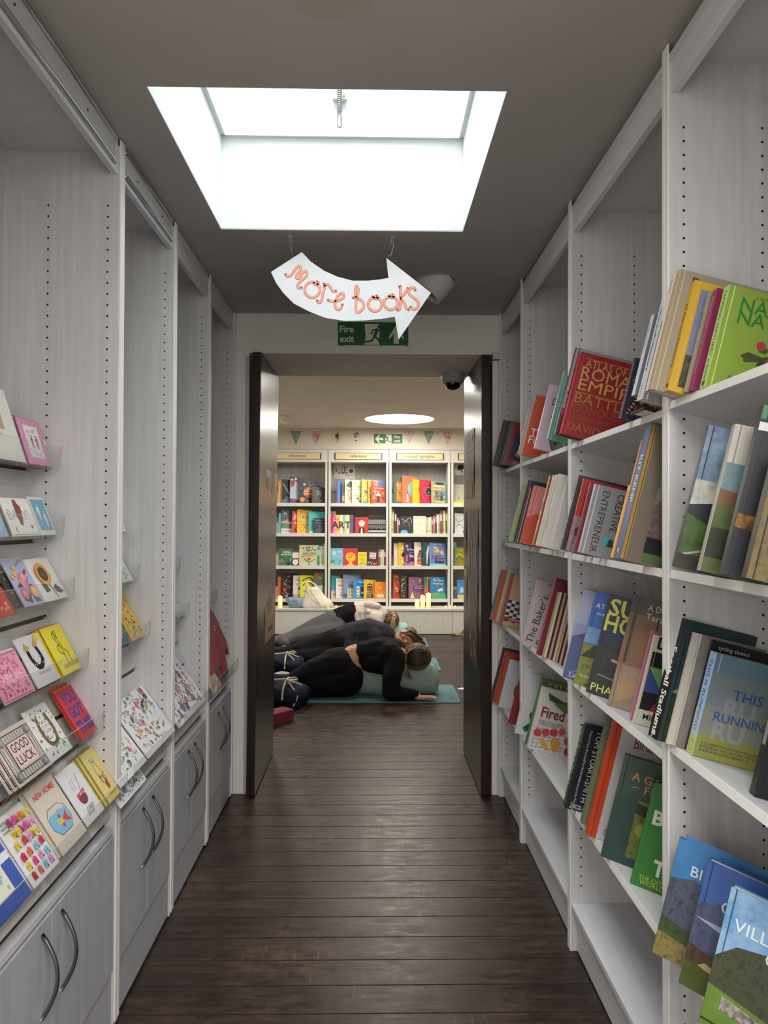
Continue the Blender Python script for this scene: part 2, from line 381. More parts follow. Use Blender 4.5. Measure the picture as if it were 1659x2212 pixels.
# far room
b = MB()
for a, c in (((RXL, YP, ZF), (-.11, 9.75, ZF + .1)), ((.75, YP, ZF), (RXR, 9.75, ZF + .1)), ((-.11, YP, ZF), (.75, 8.02, ZF + .1)), ((-.11, 8.88, ZF), (.75, 9.75, ZF + .1))): b.box(a, c, WALLWARM)
ring = []; cx, cy, R = .32, 8.45, .415
sq = [(-.11, 8.02), (.32, 8.02), (.75, 8.02), (.75, 8.45), (.75, 8.88), (.32, 8.88), (-.11, 8.88), (-.11, 8.45)]
vs = []; n = 32
def onsq(a):
    c_, s_ = math.cos(a), math.sin(a); k = .43 / max(abs(c_), abs(s_)); return (cx + c_ * k, cy + s_ * k)
for i in range(n):
    a = 2 * math.pi * i / n; vs += [(cx + R * math.cos(a), cy + R * math.sin(a), ZF), (*onsq(a), ZF), (cx + R * math.cos(a), cy + R * math.sin(a), ZF + .1)]
b.add(vs, [(3 * i, 3 * i + 1, 3 * ((i + 1) % n) + 1, 3 * ((i + 1) % n)) for i in range(n)] + [(3 * i, 3 * ((i + 1) % n), 3 * ((i + 1) % n) + 2, 3 * i + 2) for i in range(n)], WALLWARM)
for o in (b.build('ceiling'),): struct(o)
b = MB(); b.box((RXL - .1, YP, 0), (RXL, 9.75, ZF), WALLWARM); struct(b.build('wall_left'))
b = MB(); b.box((RXR, YP, 0), (RXR + .1, 9.75, ZF), WALLWARM); struct(b.build('wall_right'))
b = MB(); b.box((RXL, 9.62, 0), (RXR, 9.75, ZF), WALLWARM); b.box((RXL, 9.325, 2.378), (RXR, 9.62, ZF), WALLWARM); struct(b.build('wall_back'))
def glow(name, x, y, r, label, z=ZF, s=9.0):
    b = MB(); b.lathe([(r, 0), (r, .006)], M('#fff6e2', .4, 0, s), 40, Matrix.Translation((x, y, z)))
    b.lathe([(r, -.004), (r + .012, -.004), (r + .012, .006)], WHITE, 40, Matrix.Translation((x, y, z)), cap=False)
    return b
b = glow('', .32, 8.45, .412, '', ZF + .03, 10.0); struct(b.build('window_2'))
for x, y in ((-1.35, 7.3), (1.75, 7.5)):  # glowing discs added out of view to go with the fill lamps
    o = glow('', x, y, .25, '', ZF - .012).build('added_glow_disc'); tag(o, 'added unseen glowing disc %s the mats in the back room' % ('left of' if x < 0 else 'right of'), 'lamp')
# ================================================================= corridor cabinets
def holes(mb, x, ys_or_xs, z0, z1, Y, sgn, r=.0032):
    k = int((z1 - z0) / .032)
    for xx in ys_or_xs:
        for i in range(k):
            z = z0 + i * .032
            mb.add([(xx + r * math.cos(a * math.pi / 4), Y - sgn * .0003, z + r * math.sin(a * math.pi / 4)) for a in range(8)], [tuple(range(8))], BLACKH)
TILT = math.radians(14)
def bay_right(y0, y1, label, shelf_z=(1.72, 1.345, .92, .492), hz=(.22, 2.42), shelfcol=SHELFW):
    t = empty('bookcase', (RX, y0, 0)); tag(t, label, 'bookcase', 'open bookcases along the right-hand wall')
    I = Matrix.Translation((-RX, -y0, 0))
    for ya, yb, sg in ((y0, y0 + .018, -1), (y1 - .018, y1, 1)):
        p = MB(); p.box((RX, ya, 0), (RB, yb, 2.535), WHITEWOOD)
        p.box((RX - .004, ya, .0), (RX, yb - .002, 2.558), WHITE)
        holes(p, 0, (RX + .033, RX + .215), hz[0], hz[1], ya if sg > 0 else yb, sg)
        p.build('side_panel', t, I, .0012)
    p = MB(); p.box((RB - .012, y0 + .018, .12), (RB, y1 - .018, 2.53), WHITEWOOD); p.build('back_panel', t, I)
    p = MB(); p.box((RX, y0 + .018, 2.515), (RB - .012, y1 - .018, 2.533), WHITEWOOD_X); p.build('top_panel', t, I)
    p = MB(); p.box((RX + .004, y0 + .018, 2.443), (RX + .022, y1 - .018, 2.535), SHELFW); p.build('fascia', t, I, .001)
    p = MB(); p.box((RX, y0 + .018, .142), (RB - .012, y1 - .018, .16), SHELFW); p.build('base_shelf', t, I, .001)
    p = MB(); p.box((RX + .018, y0 + .018, .006), (RX + .034, y1 - .018, .142), SHELFW); p.build('plinth', t, I, .001)
    for z in shelf_z:
        T = Matrix.Translation((RX + .004, 0, z)) @ Matrix.Rotation(TILT, 4, 'Y')
        p = MB(); p.box((0, y0 + .019, -.018), (.19, y1 - .019, 0), shelfcol, T)
        p.box((-.0016, y0 + .019, -.019), (-.0001, y1 - .019, .001), WHITE, T)
        p.build('shelf', t, I, .0008)
    return t
bay_right(.86, 1.63, 'tall white open bookcase nearest the camera on the right', (1.732, 1.347, .953, .502))
bay_right(1.63, 2.428, 'white open bookcase, second from the camera on the right, red Roman atlas on top shelf', hz=(.22, 2.42))
bay_right(2.428, 3.226, 'white open cookery bookcase, third from the camera on the right')
bay_right(3.226, 3.764, 'narrow white open bookcase squeezed beside the doorway on the right')

PROF = [(-.985, 1.745), (-.985, 1.60), (-.963, 1.395), (-.930, 1.18), (-.892, 1.006), (-.829, .818), (-.742, .603)]
def bay_left(y0, y1, label, rail=False):
    t = empty('card_display_cabinet', (LX, y0, 0)); tag(t, label, 'cabinet', 'card cabinets along the left-hand wall')
    I = Matrix.Translation((-LX, -y0, 0))
    for ya, yb, sg in ((y0, y0 + .018, -1), (y1 - .018, y1, 1)):
        p = MB(); p.box((LB, ya, .006), (LX, yb, 2.54), WHITEWOOD); p.box((LX, ya + .001, .02), (LX + .005, yb - .001, 2.556), WHITE)
        holes(p, 0, (-.767, -.938), .70 if sg > 0 else .7, 2.42, ya if sg > 0 else yb, sg)
        p.build('side_panel', t, I, .0012)
    p = MB(); p.box((LB, y0 + .018, .12), (LB + .012, y1 - .018, 2.53), WHITEWOOD); p.build('back_panel', t, I)
    p = MB(); p.box((LB + .012, y0 + .018, 2.52), (LX - .02, y1 - .018, 2.535), WHITEWOOD_X); p.build('top_panel', t, I)
    p = MB(); p.box((LX - .022, y0 + .018, 2.455), (LX - .004, y1 - .018, 2.556), SHELFW)
    p.build('fascia', t, I, .001)
    if rail:
        p = MB()
        for z in (2.475, 2.545): p.tube([(LX + .001, y0 + .04, z), (LX + .001, y1 - .05, z)], .006, STEEL, 8)
        p.box((LX - .004, y0 + .04, 2.48), (LX - .0005, y1 - .05, 2.54), '#b9babc')
        for q in (.25, .7): p.lathe([(.003, 0), (.003, .002)], '#3a3a3c', 8, Matrix.Translation((LX, y0 + (y1 - y0) * q, 2.51)) @ Matrix.Rotation(math.pi / 2, 4, 'Y'))
        p.build('label_rail', t, I)
    # slatted card wall
    p = MB(); g = MB(); nrm = []
    for (xa, za), (xb, zb) in zip(PROF[:-1], PROF[1:]):
        L = math.hypot(xb - xa, zb - za); d = Vector((xb - xa, 0, zb - za)) / L; nn = Vector((-d.z, 0, d.x))
        A = Vector((xa, 0, za)); k = 2
        seg = (L) / k
        for j in range(k):
            s0, s1 = j * seg + .006, (j + 1) * seg - .006
            q = [A + d * s0, A + d * s1, A + d * s1 - nn * .012, A + d * s0 - nn * .012]
            q = [Vector((v.x, y0 + .019, v.z)) for v in q]
            p.prism(q, (0, y1 - y0 - .038, 0), WHITEWOOD_X)
        q = [A - nn * .012, A + d * L - nn * .012, A + d * L - nn * .02, A - nn * .02]; q = [Vector((v.x, y0 + .019, v.z)) for v in q]
        g.prism(q, (0, y1 - y0 - .038, 0), '#5a4a36')
    sw = p.build('slatted_panel', t, I); g.build('slot_backing', sw)
    p = MB(); p.box((LX - .03, y0 + .018, .560), (LX - .003, y1 - .018, .578), SHELFW); p.build('ledge', t, I, .001)
    p = MB(); p.box((LX - .045, y0 + .018, .578), (LX - .030, y1 - .018, .606), '#2b2825'); p.build('painted_shadow_gap', t, I)  # dark strip paints the shadow in the gap under the slats
    p = MB(); p.box((LX - .02, y0 + .018, .012), (LX - .006, y1 - .018, .163), DOORGREY); p.build('plinth', t, I, .001)
    p = MB(); p.box((LX - .034, y0 + .018, .163), (LX - .022, y1 - .018, .556), '#3c3d40'); p.build('seam_shade_backing', t, I)  # dark sheet added behind the doors so their seam looks shaded
    ym = (y0 + y1) / 2
    for ya, yb, hy in ((y0 + .02, ym - .0015, ym - .05), (ym + .0015, y1 - .02, ym + .05)):
        p = MB(); p.box((LX - .018, ya, .168), (LX, yb, .553), DOORGREY); dr = p.build('cabinet_door', t, I, .0012)
        h = MB(); pts = [(LX + .036 * math.sin(math.pi * i / 14) ** .9, hy, .34 + .19 * i / 14) for i in range(15)]
        h.tube(pts, .0048, METAL, 8); h.build('handle', dr)
    return t
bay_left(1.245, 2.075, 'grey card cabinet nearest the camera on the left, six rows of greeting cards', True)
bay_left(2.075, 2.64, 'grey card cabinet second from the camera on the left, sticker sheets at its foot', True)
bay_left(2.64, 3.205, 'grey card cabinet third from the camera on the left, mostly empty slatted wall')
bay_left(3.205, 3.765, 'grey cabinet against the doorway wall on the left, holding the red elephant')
# ================================================================= hanging sign and ceiling fittings
def z5(x, y): return (560 + x / 3.072, 480 + y / 3.072)
YS = 2.75
ARROW = [(78, 330), (283, 198), (340, 260), (430, 322), (520, 362), (620, 388), (720, 388), (800, 380), (858, 370), (843, 237), (1140, 468), (925, 778), (900, 627), (820, 640), (700, 652), (570, 655), (440, 635), (330, 592), (230, 540), (160, 470), (110, 400)]
P0 = atY(*z5(600, 480), YS)
def sg(x, y, e=0): p = atY(*z5(x, y), YS); return Vector((p.x - P0.x, -e, p.z - P0.z))
t = empty('arrow_sign', P0); tag(t, 'white handmade arrow sign reading more books, hanging below the skylight', 'sign')
b = MB(); b.prism([sg(x, y) for x, y in ARROW], (0, .006, 0), grained('arrow_card_white', '#d4d6d8', '#dfe0e2', (8, 8, 8), .6)); b.build('board', t)
b = MB()
def stroke(pts, w, c, e, closed=False):
    P = catmull([(x, y, 0) for x, y in pts], 6, closed); n = len(P); fs = []; vs = []
    for i in range(n):
        a = P[i - 1] if (i > 0 or closed) else P[i]; c2 = P[(i + 1) % n] if (i < n - 1 or closed) else P[i]
        d = (c2 - a); d = d / (d.length or 1); q = Vector((d.y, -d.x, 0)) * w / 2
        vs += [sg(P[i].x + q.x, P[i].y + q.y, e), sg(P[i].x - q.x, P[i].y - q.y, e)]
    for i in range(n if closed else n - 1): j = (i + 1) % n; fs.append((2 * i, 2 * j, 2 * j + 1, 2 * i + 1))
    b.add(vs, fs, c)
    if not closed:
        for q in (P[0], P[-1]): b.add([sg(q.x + w / 2 * math.cos(a * .785), q.y + w / 2 * math.sin(a * .785), e) for a in range(8)], [tuple(range(8))], c)
def ell(cx, cy, rx, ry, n=12, rot=0): return [(cx + rx * math.cos(a * 2 * math.pi / n) * math.cos(rot) - ry * math.sin(a * 2 * math.pi / n) * math.sin(rot), cy + rx * math.cos(a * 2 * math.pi / n) * math.sin(rot) + ry * math.sin(a * 2 * math.pi / n) * math.cos(rot)) for a in range(n)]
STR = [([(174, 345), (188, 360), (215, 348), (243, 308), (264, 291), (277, 302), (266, 330), (248, 352), (248, 370), (264, 372), (282, 345), (298, 325), (316, 332), (314, 356), (290, 378), (265, 402), (254, 424), (266, 438), (281, 433)], 0),
 (ell(352, 448, 50, 52), 1), ([(362, 402), (378, 415), (394, 405), (384, 394)], 0),
 ([(384, 520), (398, 535), (414, 515), (424, 470), (436, 425), (428, 407)], 0), ([(430, 425), (452, 412), (470, 428), (486, 455), (510, 456)], 0),
 ([(455, 516), (470, 522), (500, 524), (540, 514), (562, 492), (550, 472), (526, 484), (506, 522), (504, 562), (524, 580), (544, 568), (552, 546)], 0),
 ([(622, 502), (648, 490), (658, 448), (648, 422), (638, 440), (642, 520), (644, 594), (672, 590), (694, 560), (684, 525), (654, 506)], 0),
 (ell(768, 545, 45, 46), 1), ([(752, 492), (768, 506), (790, 500), (776, 488)], 0),
 (ell(873, 537, 45, 44), 1), ([(858, 488), (874, 500), (896, 494), (882, 480)], 0),
 ([(928, 430), (938, 424), (936, 470), (938, 530), (932, 575), (916, 582)], 0), ([(988, 436), (966, 472), (940, 505), (962, 535), (974, 568), (992, 580)], 0),
 ([(1034, 452), (1030, 436), (1008, 436), (990, 456), (1002, 484), (1034, 508), (1056, 535), (1050, 566), (1026, 578), (1002, 562)], 0)]
for p, c in STR: stroke(p, 17, '#8d4a44', .0006, bool(c))
for p, c in STR: stroke(p, 12.5, '#ff9f7e', .0012, bool(c))
b.build('lettering', t)
for (x0, y0, x1, y1, nm_) in ((205, 75, 222, 235, 'l'), (884, 92, 858, 238, 'r')):
    b = MB(); p = [sg(x0, y0), sg(x0 - 4, y0 + 25), sg(x0 - (3 if nm_ == 'l' else 14), y0 + 50), sg(x0 - 6, y0 + 20), sg(x0 + (18 if nm_ == 'l' else 6), y0 + 40), sg(x0 + (4 if nm_ == 'l' else 8), y0 + 60), sg(x1 + (-4 if nm_ == 'l' else 16), y1 - 15), sg(x1, y1 - 18), sg(x1, y1 + 4)]
    for q in p: q.y += .003
    top = sg(x0, y0); b.tube(p, .0011, STEEL, 6); b.lathe([(.009, -.003), (.009, 0), (.004, .0)], '#c9c9c9', 12, Matrix.Translation((top.x, .003, ZC - P0.z)))
    b.tube([Vector((top.x, .003, ZC - P0.z)), p[0]], .0011, STEEL, 6); b.build('wire_hook', t)
# tilted recessed spotlight
c = atZ(944, 606, ZC)
t = empty('recessed_spotlight', c); tag(t, 'white tilted recessed spotlight in the ceiling behind the arrow sign', 'lamp')
b = MB(); b.lathe([(.082, .0), (.098, -.003), (.103, 0)], '#b5b0ab', 36, cap=False); b.build('rim', t)
b = MB(); T = Matrix.Translation((0, 0, .0)) @ Matrix.Rotation(math.radians(38), 4, 'Y')
b.lathe([(.078, .03), (.077, -.045), (.072, -.075), (.06, -.078), (.058, -.05), (.001, -.045)], grained('spot_shell', '#c9c4be', '#d2cdc7', (5, 5, 5), .5), 32, T, cap=False); b.build('shell', t)
b = MB(); b.lathe([(.056, -.06), (.02, -.055), (.001, -.055)], '#77746f', 24, T, cap=False); b.build('lens', t)
# dome camera under the passage soffit
c = atZ(978, 808, ZS)
t = empty('dome_camera', c); tag(t, 'white dome security camera under the doorway soffit at right', 'camera')
b = MB(); b.lathe([(.074, 0), (.073, -.018), (.066, -.05), (.060, -.058), (.052, -.060)], '#9f9a95', 32, Matrix.Scale(1.0, 4)); b.build('housing', t)
b = MB(); b.ball((0, 0, -.058), (.05, .05, .042), M('#0b0b0d', .06), 24); b.build('dome_lens', t)
b = MB(); b.add([(-.012, -.0700, -.034), (.012, -.0700, -.034), (.012, -.0708, -.029), (-.012, -.0708, -.029)], [(0, 1, 2, 3)], '#55524f'); b.build('maker_mark', t)
c = atZ(617, 899, ZF)
t = empty('smoke_detector', c); tag(t, 'small white dome fitting on the far ceiling, left of the round skylight', 'detector')
b = MB(); b.lathe([(.085, 0), (.083, -.02), (.07, -.065), (.05, -.085), (.001, -.09)], '#d9d2c8', 28, cap=False); b.build('body', t)
b = MB(); b.ball((0, -.066, -.062), (.012, .008, .006), '#6b655d', 10); b.build('sensor_window', t)
# spring hook hanging in the skylight
c = atY(734, 196, 2.655)
t = empty('skylight_hook', c); tag(t, 'metal spring with pole ring hanging inside the skylight', 'hook')
b = MB(); b.box((-.026, .0, -.03), (.026, .02, .05), '#d7d2bd'); b.lathe([(.004, 0), (.004, .003)], '#8d8773', 10, Matrix.Translation((.016, 0, -.02)) @ Matrix.Rotation(math.pi / 2, 4, 'X')); b.build('bracket', t)
b = MB(); b.tube([(.008 * math.cos(i * .785), -.012 + .008 * math.sin(i * .785), .05 - i * .00095) for i in range(150)], .0018, METAL, 5); b.build('spring', t)
b = MB(); zc = -.118; b.tube([(.007 * math.cos(a), -.012, zc + (.018 if math.sin(a) > 0 else -.018) + .008 * math.sin(a)) for a in [i * math.pi / 8 for i in range(16)]], .003, METAL, 6, True); b.build('ring', t)
# fire exit signs
def runner(w, h, x0, s, dark, flip=1):
    def q(px, py): return ((x0 + flip * px * s) / w, (py * s) / h + .06)
    pts = {}
    it = []
    it.append(('C', q(.62, .9)[0], q(.62, .9)[1], .075 * s / w, dark))
    it.append(('L', [q(.55, .78), q(.42, .45)], .15 * s / w, dark))
    it.append(('L', [q(.55, .76), q(.35, .74), q(.25, .55)], .07 * s / w, dark)); it.append(('L', [q(.58, .74), q(.75, .62), q(.95, .62)], .07 * s / w, dark))
    it.append(('L', [q(.42, .45), q(.62, .28), q(.72, .02)], .09 * s / w, dark)); it.append(('L', [q(.42, .42), q(.28, .22), q(-.05, .18)], .09 * s / w, dark))
    return it
GR, LUM = '#0d5a36', '#dfe7c0'
def exit_sign(name, c, w, h, label, right, Y):
    o = empty(name, (c.x, Y, c.z)); tag(o, label, 'sign')
    b = MB(); b.box((-w / 2, -.003, -h / 2), (w / 2, 0, h / 2), LUM)
    fr = lambda u, v, e: Vector((u - w / 2, -.003 - e, v - h / 2))
    it = [('R', .03, .075, .97, .95, GR)]
    if right:
        it += [('T', 'Fire', .055, .56, .125, LUM, {'b': .025}), ('T', 'exit', .055, .20, .125, LUM, {'b': .025}),
               ('P', [(.385, .10), (.585, .10), (.585, .88), (.385, .88), (.40, .45)], LUM)] + runner(w, h, .40 * w, h * .80, GR) + \
              [('P', [(.715, .42), (.81, .86), (.905, .42), (.905, .30), (.845, .52), (.845, .14), (.775, .14), (.775, .52), (.715, .30)], LUM), ('R', .05, .035, .12, .06, GR), ('R', .94, .035, .965, .06, GR)]
    else:
        it += [('P', [(.07, .5), (.19, .86), (.24, .86), (.17, .6), (.34, .6), (.34, .4), (.17, .4), (.24, .14), (.19, .14)], LUM),
               ('R', .41, .10, .61, .88, LUM)] + runner(w, h, .60 * w, h * .80, GR, -1) + [('T', 'Fire', .70, .56, .125, LUM, {'b': .02}), ('T', 'exit', .70, .20, .125, LUM, {'b': .02})]
    art(b, it, w, h, fr); b.build('sign_plate', o)
c = atY(806, 722, 3.80); exit_sign('exit_sign', c, .402, .143, 'green fire exit sign with upward arrow on the wall above the doorway', True, 3.80)
c = atY(838.5, 948, 9.325); exit_sign('exit_sign', c, .402, .145, 'green fire exit sign with left arrow on the far wall among the bunting', False, 9.325)
# posters taped to the folded doors
def poster(px0, px1, py0, py1, X, base, items, label, side):
    if side < 0:      # left door: face looks +X ; u runs along +Y
        ya, yb = abs(X) * F_PX / (804 - px0), abs(X) * F_PX / (804 - px1)
        ya = min(ya, 4.40); yb = min(yb, 4.43)
    else: ya, yb = X * F_PX / (px1 - 804), X * F_PX / (px0 - 804); yb = min(yb, 4.44)
    yn = min(ya, yb); yf = max(ya, yb)
    zt_, zb_ = 1.46 - (py0 - 1122) * yn / F_PX, 1.46 - (py1 - 1122) * yn / F_PX
    w, h = yf - yn, zt_ - zb_; o = empty('poster', (X, yn, zb_)); tag(o, label, 'poster')
    s = 1 if side < 0 else -1
    def fr(u, v, e): return Vector((s * (.001 + e + .003 * math.sin(v * 11) ** 2), (u if side < 0 else w - u), v))
    b = MB(); n = 10
    vs = [fr(u * w, v / n * h, q) for v in range(n + 1) for u, q in ((0, 0), (1, 0))]
    b.add(vs, [(2 * i, 2 * i + 1, 2 * i + 3, 2 * i + 2) for i in range(n)], base)
    vs2 = [fr(u * w, v / n * h, -.0008) for v in range(n + 1) for u in (0, 1)]; b.add(vs2, [(2 * i, 2 * i + 2, 2 * i + 3, 2 * i + 1) for i in range(n)], base)
    # keep prints on the undulating sheet by drawing small pieces
    art(b, items, w, h, fr, .0014); b.build('sheet', o)
DLX = -.5975
poster(573, 598, 845, 1078, DLX, '#c9c3b8', [('S', 16, 5, ['#9d968b', '#a8a196', '#8b867d'], .16, (.05, .35, .95, .95)), ('R', .5, .06, .8, .3, '#a8695c'), ('R', .1, .1, .35, .2, '#8b8678'), ('T', 'MAY', .55, .33, .2, '#76726a')], 'crumpled pale paper poster taped high on the left door', -1)
poster(583, 592, 1098, 1142, -.601, '#d8cda6', [('R', .3, .06, .9, .94, '#5f584b'), ('L', [(.45, .2), (.7, .4), (.5, .6), (.75, .85)], .1, '#e8e2cf', 1)], 'small framed notice between the two posters on the left door', -1)
poster(573, 596, 1172, 1392, -.6035, '#a5805f~#b3906c~9', [('S', 22, 9, ['#5f4c3f', '#6c5646', '#7b624d', '#8f7354'], .13, (.1, .25, .9, .7)), ('R', .3, .08, .7, .13, '#5a4432')], 'brown kraft paper poster with a tangled ink drawing on the left door', -1)
DRX = .577
poster(1008, 1025, 922, 1075, DRX, '#5f6c66', [('R', .05, .70, .95, .74, '#a5836b'), ('R', .45, .02, .8, .32, '#9a7444'), *[('R', .1, .3 + .033 * i, .6, .312 + .033 * i, '#aeb4ac') for i in range(9)], ('S', 6, 4, ['#97a096'], .08, (.4, .8, .9, .95))], 'grey green event poster taped high on the right door', 1)
poster(1000, 1009, 1098, 1205, DRX, '#a78a76', [('R', .15, .08, .85, .3, '#80413c'), ('R', .1, .45, .9, .93, '#7b5e50'), ('S', 9, 3, ['#5c473d'], .2)], 'narrow brown leaflet at the far edge of the right door', 1)
poster(1000, 1010, 1212, 1322, DRX, '#b3a58d', [('R', .1, .86, .9, .9, '#5c5346'), ('R', .3, .3, .7, .7, '#8e7f68'), *[('R', .15, .06 + .04 * i, .85, .075 + .04 * i, '#6b604f') for i in range(5)]], 'narrow beige timetable leaflet low on the right door', 1)
poster(1016, 1034, 1098, 1448, DRX, '#4c4f63', [('P', [(.2, .75), (.5, .98), (.85, .75), (.85, .62), (.2, .62)], '#66788d'), ('R', .2, .36, .9, .66, '#7a403d'), ('R', .08, .22, .9, .4, '#5e6340'), ('S', 14, 8, ['#8d8c66', '#9a4a3d', '#33405c', '#b9a987'], .14, (.05, .02, .95, .3)), ('R', .6, .05, .9, .14, '#b2322f'), ('L', [(.3, .6), (.32, .8)], .06, '#c9c7bd'), ('R', .03, .3, .09, .95, '#1e1e24')], 'long colourful rocket poster on the right door', 1)
# ================================================================= books
def frame_mat(origin, along, inn, a, phi):
    """x runs along the cover from spine to fore-edge, z up the spine, y = thickness away from the viewer"""
    inn = Vector(inn); al = Vector(along); up = Vector((0, 0, 1))
    i2 = inn * math.cos(a) - up * math.sin(a); z = inn * math.sin(a) + up * math.cos(a)
    x = i2 * math.cos(phi) + al * math.sin(phi); y = z.cross(x)
    m = Matrix((x, y, z)).transposed().to_4x4(); m.translation = origin; return m
def book(mw, w, h, t, col, scol, items, sitems, label, group, lod=2, cat='book', name='book'):
    b = MB(); c = .0022 if t > .008 else .0006; mc, ms = MM(col), MM(scol or col)
    b.box((0, 0, 0), (w, c, h), mc); b.box((0, t - c, 0), (w, t, h), mc)
    b.box((-.0008, .0002, 0), (c, t - .0002, h), ms)
    if t > .012 and lod > 1:
        for y in (-.0004,): b.box((.009, y, .0005), (.0115, 0, h - .0005), ms)
    art(b, items, w, h, lambda u, v, e: Vector((u, -e - .0001, v)), .0003)
    if sitems: art(b, sitems, t, h, lambda u, v, e: Vector((-.0008 - e, t - u, v)), .0003)
    o = b.build(name, None, mw); tag(o, label, cat, group)
    p = MB(); p.box((c, c, .003 if t > .008 else .0008), (w - .003, t - c, h - (.003 if t > .008 else .0008)), PAGES); p.build('pages', o)
    return o
ZT = {'a': (1040, 700, 4.022), 'b': (1040, 1180, 4.046), 'c': (1360, 560, 3.16), 'd': (1360, 1250, 4.023), 'e': (1200, 1520, 3.196)}
SHZ = {'A': 1.72, 'B': 1.345, 'C': .92, 'D': .492}
ZG = {'A': 1.732, 'B': 1.347, 'C': .953, 'D': .502}
BAYR = {}
QUE = []
def rb(*a, **k): QUE.append((a, k))
def rb_flush():
    BR_ = {G1: (.885, 1.606), G2: (1.655, 2.404), G3: (2.452, 3.202), G4: (3.25, 3.742)}; prev = {}
    for a, kw in QUE:
        sh, zk, bl, tl, w, t, phi, col, scol, items, sitems, label, group = a
        smax, smin, zoff = kw.get('smax', .03), kw.get('smin', -.085), kw.get('zoff', 0)
        ox, oy, k = ZT[zk]; pb = (ox + bl[0] / k, oy + bl[1] / k); pt = (ox + tl[0] / k, oy + tl[1] / k)
        n = Vector((math.sin(TILT), 0, math.cos(TILT))); i2 = Vector((math.cos(TILT), 0, -math.sin(TILT)))
        S0 = Vector((RX + .004, 0, (ZG if group == G1 else SHZ)[sh] + zoff + .001)); p = at_plane(pb[0], pb[1], S0, n); d = ray(*pb)
        s = (p - S0).dot(i2); s2 = max(smin, min(smax, s)); cp = math.cos(math.radians(phi))
        q = S0 + i2 * s2; Y = d.y / d.x * q.x
        y0, y1 = BR_[group]
        yc = max(y0 + w * math.sin(math.radians(phi)), min(y1 - .012, Y))
        if yc != Y: s2 = (d.x / d.y * yc - S0.x) / math.cos(TILT); s2 = max(-.10, min(.05, s2)); q = S0 + i2 * s2; Y = yc
        key = (group, sh)
        if key in prev:
            gap = (prev[key] - Y) * cp
            if gap < .006: Y = prev[key] - .006 / cp; gap = .006
            t = min(t, gap - .0006)
        else: t = min(t, (y1 - Y) + (.05 if s2 < -.03 else 0))
        prev[key] = Y; p = Vector((q.x, Y, q.z)); lo, hi = .05, .6
        for _ in range(30):
            m = (lo + hi) / 2
            if proj(p + n * m)[1] > pt[1]: lo = m
            else: hi = m
        book(frame_mat(p, (0, -1, 0), (1, 0, 0), TILT, math.radians(phi)), w, (lo + hi) / 2, t, col, scol, items, sitems, label, group)
def T(s, x, y, sz, c, **o): return ('T', s, x, y, sz, c, o)
def ST(s, c, sz=.55, y=.93, x=.30, **o): return T(s, x, y, sz, c, rot=-90, **o)      # spine title, reads downwards
G1, G2, G3, G4 = 'travel and nature books on the nearest right bookcase', 'art and design books on the second right bookcase', 'cookery books on the third right bookcase', 'cookery books on the narrow bookcase by the doorway'
MOUNT = [('R', 0, .62, 1, 1, '#9fa3c4'), ('R', 0, 0, 1, .47, '#4a5780'), ('P', [(.0, .47), (.25, .55), (.55, .72), (.8, .74), (1, .68), (1, .47)], '#3c4052~#5a5f74~60'), ('S', 9, 2, ['#8088c4', '#6c76b5', '#979ed2'], .22, (0, .0, .7, .25))]
# ---- nearest bookcase, top shelf
rb('A', 'c', (150, 885), (340, 65), .235, .034, 0, '#98907e', '#cfae88', [T('B', .13, .86, .17, '#3a372e')], [('R', 0, 0, .45, 1, '#e8e1d2'), ('R', .45, 0, .55, 1, '#b98a55')], 'large beige book with pale cloth spine, leftmost on top shelf of nearest right bookcase', G1)
rb('A', 'c', (265, 893), (437, 140), .17, .024, 0, '#cda437', '#dcb02f', [('R', .10, .05, 1, .93, '#77809a'), ('R', .1, .05, 1, .34, '#33332a~#5b5038~50'), ('S', 30, 4, ['#3b3c2d', '#6d5a3c', '#4c4a33', '#1f221c'], .12, (.1, .05, 1, .42)), ('C', .45, .55, .03, '#23252b')], [ST('All Bees and Beekeeping', '#3a2a08', .62, .8), ('C', .5, .05, .22, '#3a2a08')], 'yellow bee-keeping book with a dark landscape cover on the nearest top shelf', G1)
rb('A', 'c', (380, 903), (545, 222), .14, .010, 0, '#8d8672', '#a89f8b', [], [ST('Garden Notes', '#3b382f', .6, .8)], 'thin grey-beige book squeezed left of the magenta book', G1)
rb('A', 'c', (432, 893), (592, 195), .145, .021, 0, '#7c1d48', '#8e2a57', [], [ST('Flower Fables', '#e3a9bd', .62, .93), ST('LOUISA MAY ALCOTT', '#e3a9bd', .45, .58)], 'magenta cloth book titled Flower Fables beside the lime green book', G1)
rb('A', 'c', (517, 872), (680, 170), .19, .026, 0, '#86a03e', '#b8d67c', [T('A GLORIOUS BOOK', .30, .92, .05, '#42561f'), T('NAMING', .16, .78, .22, '#2f7a2d', b=.01), T('NATURE', .16, .66, .22, '#2f7a2d', b=.01), ('L', [(.45, .12), (.5, .3), (.62, .42), (.55, .58)], .02, '#54512c', 1), ('P', [(.28, .37), (.36, .42), (.52, .40), (.62, .43), (.55, .36), (.38, .33)], '#4c4a2a'), ('P', [(.48, .25), (.56, .31), (.72, .28), (.9, .33), (.8, .24), (.62, .22)], '#43432a'), ('S', 9, 2, ['#3d5a26', '#2f4a20'], .07, (.2, .12, .95, .56)), ('C', .48, .50, .05, '#a63a4a'), ('C', .60, .35, .045, '#a63a4a'), T('A Cabinet of', .2, .12, .08, '#4a6422'), T('curiosities', .15, .07, .07, '#4a6422')], [ST('NAMING NATURE', '#2f6f2b', .62, .95), ST('T. A. BARRON', '#2f4a2b', .45, .35), ('R', .3, .03, .7, .07, '#33402a')], 'lime green book titled Naming Nature with two painted birds', G1)
